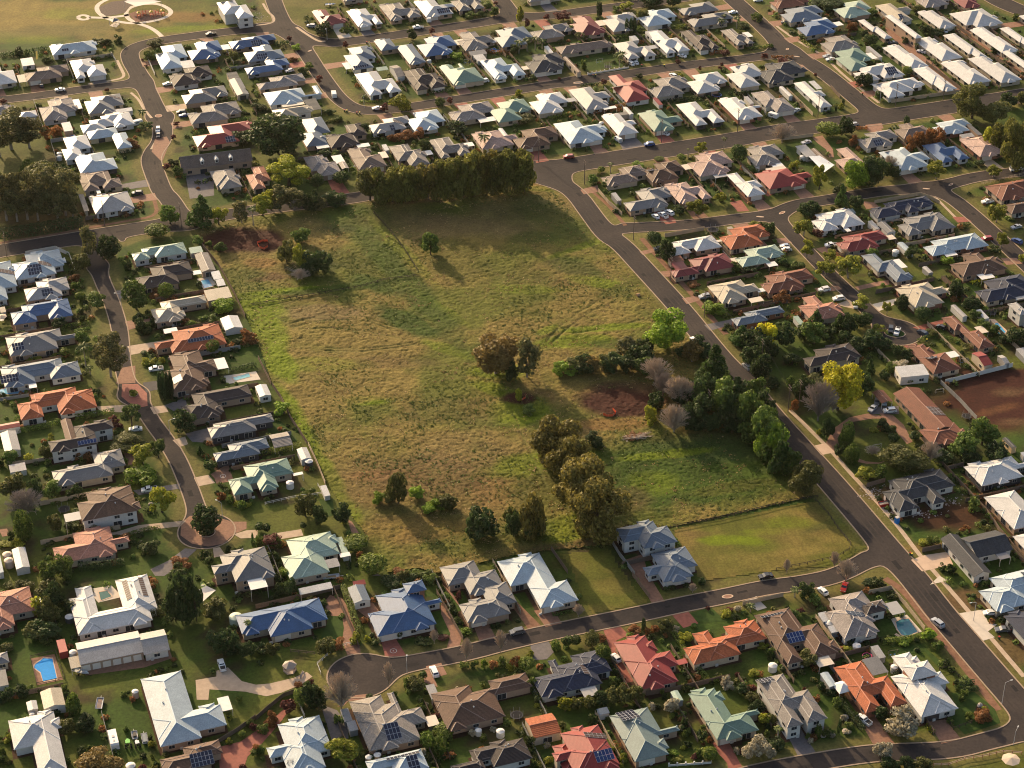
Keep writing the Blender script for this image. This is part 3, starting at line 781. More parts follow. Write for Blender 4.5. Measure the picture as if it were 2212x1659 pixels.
def planes(r, pt):
    """four roof planes of a hip roof over rectangle r: z = A x + B y + C"""
    x0, y0, x1, y1 = r
    return [(0, pt, -pt * y0), (-pt, 0, pt * x1), (0, -pt, pt * y1), (pt, 0, -pt * x0)]     # front, right, back, left
def hip_faces(r, pt):
    x0, y0, x1, y1 = r; w, d = x1 - x0, y1 - y0; m = min(w, d) / 2
    if w >= d: a, b = (x0 + m, y0 + m), (x1 - m, y0 + m)
    else: a, b = (x0 + m, y0 + m), (x0 + m, y1 - m)
    if w >= d: F = [[(x0, y0), (x1, y0), b, a], [(x1, y0), (x1, y1), b], [(x1, y1), (x0, y1), a, b], [(x0, y1), (x0, y0), a]]
    else: F = [[(x0, y0), (x1, y0), a], [(x1, y0), (x1, y1), b, a], [(x1, y1), (x0, y1), b], [(x0, y1), (x0, y0), a, b]]
    hips = [((x0, y0), a), ((x1, y0), b if w >= d else a), ((x1, y1), b), ((x0, y1), a if w >= d else b), (a, b)]
    return F, hips
def hipz(r, pt, x, y): return pt * min(x - r[0], r[2] - x, y - r[1], r[3] - y)

def roof_shape(rects, pt):
    """upper envelope of the hip roofs over all rectangles, cut exactly"""
    out = []; caps = []
    for k, r in enumerate(rects):
        F, hips = hip_faces(r, pt); PL = planes(r, pt)
        for fi, face in enumerate(F):
            if area(face) < .01: continue
            pieces = [face]; Ak, Bk, Ck = PL[fi]
            for j, q in enumerate(rects):
                if j == k: continue
                nxt = []
                for pc in pieces:
                    rem = pc
                    # region where roof j stands above this plane: intersection of half planes
                    conds = [(A - Ak, B - Bk, Cc - Ck) for A, B, Cc in planes(q, pt)]
                    keepers = []
                    for (A, B, Cc) in conds:
                        if abs(A) < 1e-9 and abs(B) < 1e-9:
                            if abs(Cc) < 1e-6:
                                if j < k: continue        # tie: the earlier roof keeps the face
                                keepers.append(rem); rem = []; break
                            if Cc > 0: continue
                            keepers.append(rem); rem = []; break
                        out_ = clip(rem, -A, -B, -Cc)     # where j is NOT above
                        if out_ and area(out_) > 1e-3: keepers.append(out_)
                        rem = clip(rem, A, B, Cc)
                        if not rem or area(rem) < 1e-3: rem = []; break
                    nxt += [p for p in keepers if p and area(p) > 1e-3]
                pieces = nxt
                if not pieces: break
            for pc in pieces: out.append((pc, (Ak, Bk, Ck)))
        for a, b in hips:
            L = hypot(b[0] - a[0], b[1] - a[1])
            if L < .3: continue
            n = max(2, int(L / .5)); on = []
            for s in range(n + 1):
                x = a[0] + (b[0] - a[0]) * s / n; y = a[1] + (b[1] - a[1]) * s / n; z = hipz(r, pt, x, y)
                on.append(all(hipz(q, pt, x, y) <= z + 1e-4 for j, q in enumerate(rects) if j != k))
            s = 0
            while s <= n:
                if on[s]:
                    e = s
                    while e < n and on[e + 1]: e += 1
                    if e > s + 1: caps.append(tuple((a[0] + (b[0] - a[0]) * u / n, a[1] + (b[1] - a[1]) * u / n) for u in (s, e)))
                    s = e
                s += 1
    return out, caps

def parse_notches(s, w, d):
    N = []
    if s == '-': return N
    for q in s.split(','):
        v = [int(c) / 10 for c in q if c.isdigit()]; c = ''.join(ch for ch in q if ch.isalpha())
        if len(c) == 2:
            a, b = v[0], v[1]
            x0, x1 = (0, a) if c[1] == 'l' else (1 - a, 1); y0, y1 = (0, b) if c[0] == 'f' else (1 - b, 1)
        elif c == 'f': x0, x1, y0, y1 = v[0], v[1], 0, v[2]
        elif c == 'b': x0, x1, y0, y1 = v[0], v[1], 1 - v[2], 1
        elif c == 'l': x0, x1, y0, y1 = 0, v[2], v[0], v[1]
        else: x0, x1, y0, y1 = 1 - v[2], 1, v[0], v[1]
        N.append((x0 * w, y0 * d, x1 * w, y1 * d))
    return N

def solve_rect(t, bx, ang, notches, z):
    """plan rectangle at eave height whose outline fills the survey box bx"""
    A = radians(ang); a = np.array((cos(A), sin(A))); b = np.array((-sin(A), cos(A)))
    base = np.array([2212 * int(t[0]), 1659 * int(t[1])]); tgt = np.array([bx[0] + base[0], bx[1] + base[1], bx[2] + base[0], bx[3] + base[1]], float)
    c = g2(t, (bx[0] + bx[2]) / 2, (bx[1] + bx[3]) / 2, z); sc = FPX * 4 / depth(*c)
    W = (bx[2] - bx[0]) / sc; p = np.array([c[0], c[1], W * .8, W * .8])
    xs, ys, occ, _ = max_rects(1.0, 1.0, parse_notches(notches, 1, 1))
    cn = set()
    for i in range(len(xs) - 1):
        for j in range(len(ys) - 1):
            if occ[i][j]: cn |= {(xs[i], ys[j]), (xs[i + 1], ys[j]), (xs[i], ys[j + 1]), (xs[i + 1], ys[j + 1])}
    def box(p):
        im = [toimg(*(p[:2] + a * (u - .5) * p[2] + b * (v - .5) * p[3]), z) for u, v in cn]
        im = np.array(im); return np.array([im[:, 0].min(), im[:, 1].min(), im[:, 0].max(), im[:, 1].max()])
    for _ in range(8):
        f = box(p) - tgt; J = np.zeros((4, 4))
        for k in range(4):
            q = p.copy(); q[k] += .2; J[:, k] = (box(q) - tgt - f) / .2
        try: st = np.linalg.solve(J, f)
        except Exception: break
        p = p - np.clip(st, -6, 6)
        p[2:] = np.clip(p[2:], 2.0, 60)
    o = p[:2] - a * p[2] / 2 - b * p[3] / 2
    return o, p[2], p[3]

BUILT = []      # (origin, w, d, angle, thing, row, words)
def near_level(x, y):
    D = depth(x, y); return 2 if D < 740 else 1 if D < 860 else 0
def build(t, bx, roof, wall, notches='-', street='N', pave='c', extra='', ang=18.0, eave=2.75, pitch=22.0, name='house', cat='house', label='', group=None, gable=None, row=None, bits=True):
    o, w, d = solve_rect(t, bx, ang, notches, eave + .1)
    A = radians(ang); e = eave; pt = math.tan(radians(pitch)); col, tile, wd = ROOFC[roof]
    root = thing(name, label, cat, (o[0], o[1], 0), A, group)
    cx, cy = o + np.array((cos(A), sin(A))) * w / 2 + np.array((-sin(A), cos(A))) * d / 2
    lv = near_level(cx, cy)
    N = parse_notches(notches, w, d); xs, ys, occ, R = max_rects(w, d, N); R = [r for r in R if min(r[2] - r[0], r[3] - r[1]) > .8]
    rm = roofmat(roof, col, tile)
    BAY = []
    if name == 'house' and not gable and min(w, d) > 8:
        rb_ = random.Random(int(w * 53 + d * 17)); nX_, nY_ = len(xs) - 1, len(ys) - 1
        fr = [(xs[i], xs[i + 1], ys[j]) for i in range(nX_) for j in range(nY_) if occ[i][j] and (j == 0 or not occ[i][j - 1]) and xs[i + 1] - xs[i] > 6 and ys[j + 1] - ys[j] > 3.6]
        bk = [(xs[i], xs[i + 1], ys[j + 1]) for i in range(nX_) for j in range(nY_) if occ[i][j] and (j == nY_ - 1 or not occ[i][j + 1]) and xs[i + 1] - xs[i] > 6 and ys[j + 1] - ys[j] > 3.6]
        sd2 = [(ys[j], ys[j + 1], xs[i + 1]) for i in range(nX_) for j in range(nY_) if occ[i][j] and (i == nX_ - 1 or not occ[i + 1][j]) and ys[j + 1] - ys[j] > 7 and xs[i + 1] - xs[i] > 3.6]
        for L_, s_ in ((fr, 0), (bk, 1), (sd2, 2)):
            if L_ and rb_.random() < (.85, .6, .55)[s_]:
                a_, b_, y_ = rb_.choice(L_); bw = rb_.uniform(3.6, 4.8); x_ = rb_.uniform(a_ + .6, b_ - bw - .6)
                r_ = [(x_, y_ - 1.1, x_ + bw, y_ + 3.2), (x_, y_ - 3.2, x_ + bw, y_ + 1.1), (y_ - 3.2, x_, y_ + 1.1, x_ + bw)][s_]; R.append(r_)
                BAY.append([(x_, y_ - 1.1, x_ + bw, y_), (x_, y_, x_ + bw, y_ + 1.1), (y_, x_, y_ + 1.1, x_ + bw)][s_])
    fm = mat('fascia_' + roof, tuple(min(.7, c * 1.15 + .05) for c in col), .5, .3, 0)
    mb = MB(); caps = []
    if gable:                                       # 'x' ridge along x, 'y' ridge along y, 'k' one gentle slope
        th = .12
        if gable == 'k':
            s = .35; mb.face([(0, 0, e), (w, 0, e), (w, d, e + s), (0, d, e + s)]); mb.face([(0, 0, e - th), (0, d, e + s - th), (w, d, e + s - th), (w, 0, e - th)], 1)
            mb.face([(0, 0, e - th), (w, 0, e - th), (w, 0, e), (0, 0, e)], 1); mb.face([(w, 0, e - th), (w, d, e + s - th), (w, d, e + s), (w, 0, e)], 1)
            mb.face([(0, d, e + s - th), (0, 0, e - th), (0, 0, e), (0, d, e + s)], 1); mb.face([(w, d, e + s - th), (0, d, e + s - th), (0, d, e + s), (w, d, e + s)], 1)
        else:
            T = (lambda x, y, z: (x, y, z)) if gable == 'x' else (lambda x, y, z: (w - y, x, z))
            ww, dd = (w, d) if gable == 'x' else (d, w); h = e + pt * dd / 2
            mb.face([T(0, 0, e), T(ww, 0, e), T(ww, dd / 2, h), T(0, dd / 2, h)]); mb.face([T(ww, dd, e), T(0, dd, e), T(0, dd / 2, h), T(ww, dd / 2, h)])
            for xx in (0, ww): mb.face([T(xx, 0, e), T(xx, dd / 2, h), T(xx, dd / 2, h - th), T(xx, 0, e - th)], 1); mb.face([T(xx, dd, e), T(xx, dd / 2, h), T(xx, dd / 2, h - th), T(xx, dd, e - th)], 1)
            for yy in (0, dd): mb.face([T(0, yy, e - th), T(ww, yy, e - th), T(ww, yy, e), T(0, yy, e)], 1)
            mb.face([T(0, 0, e - th), T(0, dd / 2, h - th), T(ww, dd / 2, h - th), T(ww, 0, e - th)], 1); mb.face([T(ww, dd, e - th), T(ww, dd / 2, h - th), T(0, dd / 2, h - th), T(0, dd, e - th)], 1)
            caps.append((T(0, dd / 2, h)[:2], T(ww, dd / 2, h)[:2]))
            zcap = lambda x, y: h
    else:
        F, caps = roof_shape(R, pt)
        for pc, (a_, b_, c_) in F: mb.face([(x, y, e + a_ * x + b_ * y + c_) for x, y in pc])
        zcap = lambda x, y: e + max(hipz(r, pt, x, y) for r in R)
        for i in range(len(xs) - 1):
            for j in range(len(ys) - 1):
                if not occ[i][j]: continue
                x0, x1, y0, y1 = xs[i], xs[i + 1], ys[j], ys[j + 1]
                mb.face([(x0, y0, e - .18), (x0, y1, e - .18), (x1, y1, e - .18), (x1, y0, e - .18)], 1)
                if j == 0 or not occ[i][j - 1]: mb.face([(x0, y0, e - .18), (x1, y0, e - .18), (x1, y0, e), (x0, y0, e)], 1)
                if j == len(ys) - 2 or not occ[i][j + 1]: mb.face([(x1, y1, e - .18), (x0, y1, e - .18), (x0, y1, e), (x1, y1, e)], 1)
                if i == 0 or not occ[i - 1][j]: mb.face([(x0, y1, e - .18), (x0, y0, e - .18), (x0, y0, e), (x0, y1, e)], 1)
                if i == len(xs) - 2 or not occ[i + 1][j]: mb.face([(x1, y0, e - .18), (x1, y1, e - .18), (x1, y1, e), (x1, y0, e)], 1)
    for x0, y0, x1, y1 in BAY:
        q_ = [(x0, y0), (x1, y0), (x1, y1), (x0, y1)]
        for k in range(4): mb.face([(*q_[k], e - .18), (*q_[(k + 1) % 4], e - .18), (*q_[(k + 1) % 4], e - .004), (*q_[k], e - .004)], 1)
        mb.face([(*p, e - .185) for p in q_[::-1]], 1)
    ro = link('roof', mb.mesh('roof', [rm, fm]), root)
    if caps and cat != 'shed' and (lv > 0 or tile):
        cm = MB()
        for a, b in caps:
            pa = Vector((a[0], a[1], zcap(*a) + .03)); pb = Vector((b[0], b[1], zcap(*b) + .03)); dd_ = (pb - pa); 
            if dd_.length < .5: continue
            s_ = Vector((-dd_.y, dd_.x, 0)).normalized() * .17; up = Vector((0, 0, .09))
            cm.face([pa - s_, pb - s_, pb + up, pa + up]); cm.face([pa + up, pb + up, pb + s_, pa + s_])
        if cm.f:
            link('ridge_cap', cm.mesh('ridge_cap', mat('cap_' + roof, tuple(min(.75, c * 1.25 + .05) for c in col), .6, .3, 0)), ro)
    # walls: outline drawn in under the eaves
    ov = .12 if (cat == 'shed' or gable in ('x', 'y') and name != 'house') else .55
    carport = 'o' in extra.split() 
    W = MB(); segsW = []
    if not carport:
        N2 = [(n[0] - (ov if n[0] > .01 else 0), n[1] - (ov if n[1] > .01 else 0), n[2] + (ov if n[2] < w - .01 else 0), n[3] + (ov if n[3] < d - .01 else 0)) for n in N]
        N2 = [(max(0, n[0] - ov), max(0, n[1] - ov), min(w - 2 * ov, n[2] - ov), min(d - 2 * ov, n[3] - ov)) for n in N2]
        X2, Y2, O2, _ = max_rects(w - 2 * ov, d - 2 * ov, N2); X2 = [x + ov for x in X2]; Y2 = [y + ov for y in Y2]
        top = e - .15
        nX, nY = len(X2) - 1, len(Y2) - 1
        oc = lambda i, j: 0 <= i < nX and 0 <= j < nY and O2[i][j]
        for j in range(nY):
            for (dj, y, nm) in ((-1, Y2[j], 'f'), (1, Y2[j + 1], 'b')):
                i = 0
                while i < nX:
                    if oc(i, j) and not oc(i, j + dj):
                        k = i
                        while k + 1 < nX and oc(k + 1, j) and not oc(k + 1, j + dj): k += 1
                        segsW.append((nm, X2[i], X2[k + 1], y)); i = k
                    i += 1
        for i in range(nX):
            for (di, x, nm) in ((-1, X2[i], 'l'), (1, X2[i + 1], 'r')):
                j = 0
                while j < nY:
                    if oc(i, j) and not oc(i + di, j):
                        k = j
                        while k + 1 < nY and oc(i, k + 1) and not oc(i + di, k + 1): k += 1
                        segsW.append((nm, Y2[j], Y2[k + 1], x)); j = k
                    j += 1
        for nm, a, b, c in segsW:
            q = {'f': [(a, c), (b, c)], 'b': [(b, c), (a, c)], 'l': [(c, b), (c, a)], 'r': [(c, a), (c, b)]}[nm]
            W.face([(*q[0], -.1), (*q[1], -.1), (*q[1], top), (*q[0], top)])
        if gable in ('x', 'y'):
            if gable == 'x':
                for xx in (ov, w - ov): W.face([(xx, ov, top), (xx, d - ov, top), (xx, d / 2, e + pt * d / 2 - .14)])
            else:
                for yy in (ov, d - ov): W.face([(ov, yy, top), (w - ov, yy, top), (w / 2, yy, e + pt * w / 2 - .14)])
        if gable == 'k':
            for xx in (ov, w - ov): W.face([(xx, ov, top), (xx, d - ov, top), (xx, d - ov, top + .3)])
        wl = link('wall', W.mesh('wall', wallmat(wall)), root)
    else:
        for (x, y) in ((.2, .2), (w - .2, .2), (.2, d - .2), (w - .2, d - .2)):
            pm = MB(); pm.box(x - .07, y - .07, 0, x + .07, y + .07, e - .12); link('post', pm.mesh('post', POSTM), root)
    # openings
    two = eave > 4
    ex = extra.split()
    gdone = not any(q.startswith('d') for q in ex) and (name != 'house' or 'n' in ex)
    rotz = {'f': 0, 'r': pi / 2, 'b': pi, 'l': -pi / 2}
    rr = random.Random(int(w * 997 + d * 331))
    sd_ = {'F': 'f', 'B': 'b', 'L': 'l', 'R': 'r', 'N': 'f'}[street]
    gseg = None
    if not carport and not gdone:
        c_ = [s for s in segsW if s[0] == sd_ and s[2] - s[1] > 5.6]
        if c_:
            c_.sort(key=lambda s: {'f': s[3], 'b': -s[3], 'l': s[3], 'r': -s[3]}[s[0]]); gseg = c_[0]
            gpos = gseg[1] + 3.2 if ('dl' in ex or (rr.random() < .5 and 'dr' not in ex)) else gseg[2] - 3.2
            loc = (gpos, gseg[3], .05) if sd_ in 'fb' else (gseg[3], gpos, .05)
            link('garage_door', GARD if 'dd' in ex else GAR, root, loc, (0, 0, rotz[sd_]))
    def put_window(nm, pos, c, z, big=False):
        loc = (pos, c, z) if nm in 'fb' else (c, pos, z)
        wn = link('glass_door' if big else 'window', DOORW if big else WIN, root, loc, (0, 0, rotz[nm]))
        if lv > 0: link('pane', DOORP if big else PANE, wn)
        else: wn.data = WINFAR if not big else DOORFAR
    if not carport and bits and not (cat == 'shed' and min(w, d) < 4):
        for nm, a, b, c in segsW:
            if nm == 'b' or b - a < 2.4: continue
            if nm == 'r' and cx > 20 and lv == 0: continue
            n = max(1, int((b - a) / (4.2 if lv else 5.5)))
            for k in range(n):
                pos = a + (b - a) * (k + .5) / n
                if gseg is not None and (nm, a, b, c) == gseg and abs(pos - gpos) < 3.6:
                    if two: put_window(nm, pos, c, e - 1.35)
                    continue
                if rr.random() < .18: continue
                put_window(nm, pos, c, 1.12 if (big := (rr.random() < .25 and b - a > 4)) else 1.45, big)
                if two: put_window(nm, pos, c, e - 1.35)
    # extras: s<face><nx>x<ny>[k|b|h]@u,v solar panels; p<side><a><b><depth> patio roof; v vents; g<..> gablet
    big = max(R, key=lambda r: min(r[2] - r[0], r[3] - r[1]) * 10 + (r[2] - r[0]) * (r[3] - r[1]) * .1) if R else (0, 0, w, d)
    for q in ex:
        if q[0] == 's':
            kind = q[-1] if q[-1] in 'kbh' else 'k'; body = q[2:].rstrip('kbh'); body, _, at_ = body.partition('@'); nx_, ny_ = [int(v) for v in body.split('x')]
            r = big; fw, fd = r[2] - r[0], r[3] - r[1]; m = min(fw, fd) / 2
            if gable in ('x', 'y', 'k'): r = (0, 0, w, d)
            face = q[1]; cp, sp = cos(radians(pitch)), sin(radians(pitch))
            if gable == 'k': cp, sp = 1, .02
            cu = .5 if not at_ else int(at_[0]) / 10; cv = .5 if not at_ else int(at_[1]) / 10
            run = m / cp
            if face in 'fb': L = fw; 
            else: L = fd
            for i in range(nx_):
                for j in range(ny_):
                    if ny_ * 1.72 > run * 1.25: sy = run * 1.15 / (ny_ * 1.72)
                    else: sy = 1
                    along = L * cu + (i - (nx_ - 1) / 2) * 1.04; up = run * cv + (j - (ny_ - 1) / 2) * 1.72 * sy
                    hz = e + up * sp + .08
                    if face == 'f': loc = (r[0] + along, r[1] + up * cp, hz); bas = Matrix(((1, 0, 0), (0, cp, -sp), (0, sp, cp)))
                    elif face == 'b': loc = (r[2] - along, r[3] - up * cp, hz); bas = Matrix(((-1, 0, 0), (0, -cp, sp), (0, sp, cp)))
                    elif face == 'l': loc = (r[0] + up * cp, r[3] - along, hz); bas = Matrix(((0, cp, -sp), (-1, 0, 0), (0, sp, cp)))
                    else: loc = (r[2] - up * cp, r[1] + along, hz); bas = Matrix(((0, -cp, sp), (1, 0, 0), (0, sp, cp)))
                    so_ = link('solar_panel', PANELS[kind], root); so_.matrix_basis = Matrix.Translation(loc) @ bas.to_4x4() @ Matrix.Scale(sy, 4, (0, 1, 0))
        elif q[0] == 'p':
            side = q[1]; a_, b_, dp = int(q[2]) / 10, int(q[3]) / 10, float(q[4])
            mcol = {'w': (.62, .60, .56), 'c': (.55, .47, .37), 'g': (.14, .14, .15), 'y': (.30, .29, .28), 'r': (.30, .05, .04)}[q[5] if len(q) > 5 else 'c']
            pm = MB()
            if side in 'fb':
                ya = -dp if side == 'f' else d - .3; yb = .3 if side == 'f' else d + dp; xa, xb = a_ * w, b_ * w
            else:
                xa = -dp if side == 'l' else w - .3; xb = .3 if side == 'l' else w + dp; ya, yb = a_ * d, b_ * d
            pm.box(xa, ya, e - .32, xb, yb, e - .2)
            pr = link('patio_roof', pm.mesh('patio_roof', mat('patio_' + (q[5] if len(q) > 5 else 'c'), mcol, .5, .4, .06, .8)), root)
            for (x, y) in {'f': ((xa + .1, ya + .1), (xb - .1, ya + .1)), 'b': ((xa + .1, yb - .1), (xb - .1, yb - .1)), 'l': ((xa + .1, ya + .1), (xa + .1, yb - .1)), 'r': ((xb - .1, ya + .1), (xb - .1, yb - .1))}[side]:
                pm = MB(); pm.box(x - .06, y - .06, 0, x + .06, y + .06, e - .32); link('post', pm.mesh('post', POSTM), pr)
    if name == 'house' and lv > 0 and not gable:
        for _ in range(2):
            x = big[0] + (big[2] - big[0]) * rr.uniform(.3, .7); y = big[1] + (big[3] - big[1]) * rr.uniform(.25, .75)
            link('roof_vent', VENT, ro, (x, y, e + hipz(big, pt, x, y) - .05))
    BUILT.append(dict(o=o, w=w, d=d, a=A, root=root, row=row, words=wd, c=(cx, cy), lv=lv, name=name, street=street, R=R))
    # driveway from the garage to the kerb
    if name == 'house' and street != 'N' and pave != 'n' and gseg is not None:
        P = lambda x, y: o + np.array((cos(A), sin(A))) * x + np.array((-sin(A), cos(A))) * y
        dv = {'f': (0, -1), 'b': (0, 1), 'l': (-1, 0), 'r': (1, 0)}[sd_]
        st = (gpos, gseg[3]) if sd_ in 'fb' else (gseg[3], gpos); L = 0
        while L < 26:
            L += .5; q = P(st[0] + dv[0] * L, st[1] + dv[1] * L)
            if sdf1(*q) < 0.1: break
        if L < 26:
            n = (dv[1], dv[0]); hw = 2.7; fl = 3.2
            quad = [P(st[0] + n[0] * hw, st[1] + n[1] * hw), P(st[0] - n[0] * hw, st[1] - n[1] * hw), P(st[0] - n[0] * fl + dv[0] * L, st[1] - n[1] * fl + dv[1] * L), P(st[0] + n[0] * fl + dv[0] * L, st[1] + n[1] * fl + dv[1] * L)]
            poly_obj('driveway', quad, .03 + .004 * rr.randint(0, 1), PAVE[pave], kind='structure')
    return BUILT[-1]
WINFAR = WIN.copy(); WINFAR.materials[0] = GLASS; DOORFAR = DOORW.copy(); DOORFAR.materials[0] = GLASS
def beds(b):
    """mulched bed round the walls"""
    o, A = b['o'], b['a']; q = random.Random(int(b['w'] * 91)).uniform(.2, 1.0); mb = MB()
    P = lambda x, y, z: (*(o + np.array((cos(A), sin(A))) * x + np.array((-sin(A), cos(A))) * y), z)
    for k, r in enumerate(b['R']): z = .009 + .0022 * k; mb.face([P(r[0] - q, r[1] - q * .8, z), P(r[2] + q * .6, r[1] - q * .5, z), P(r[2] + q, r[3] + q * .5, z), P(r[0] - q * .8, r[3] + q * .4, z)])
    link('garden_bed', mb.mesh('garden_bed', PAVE['m']), kind='structure')

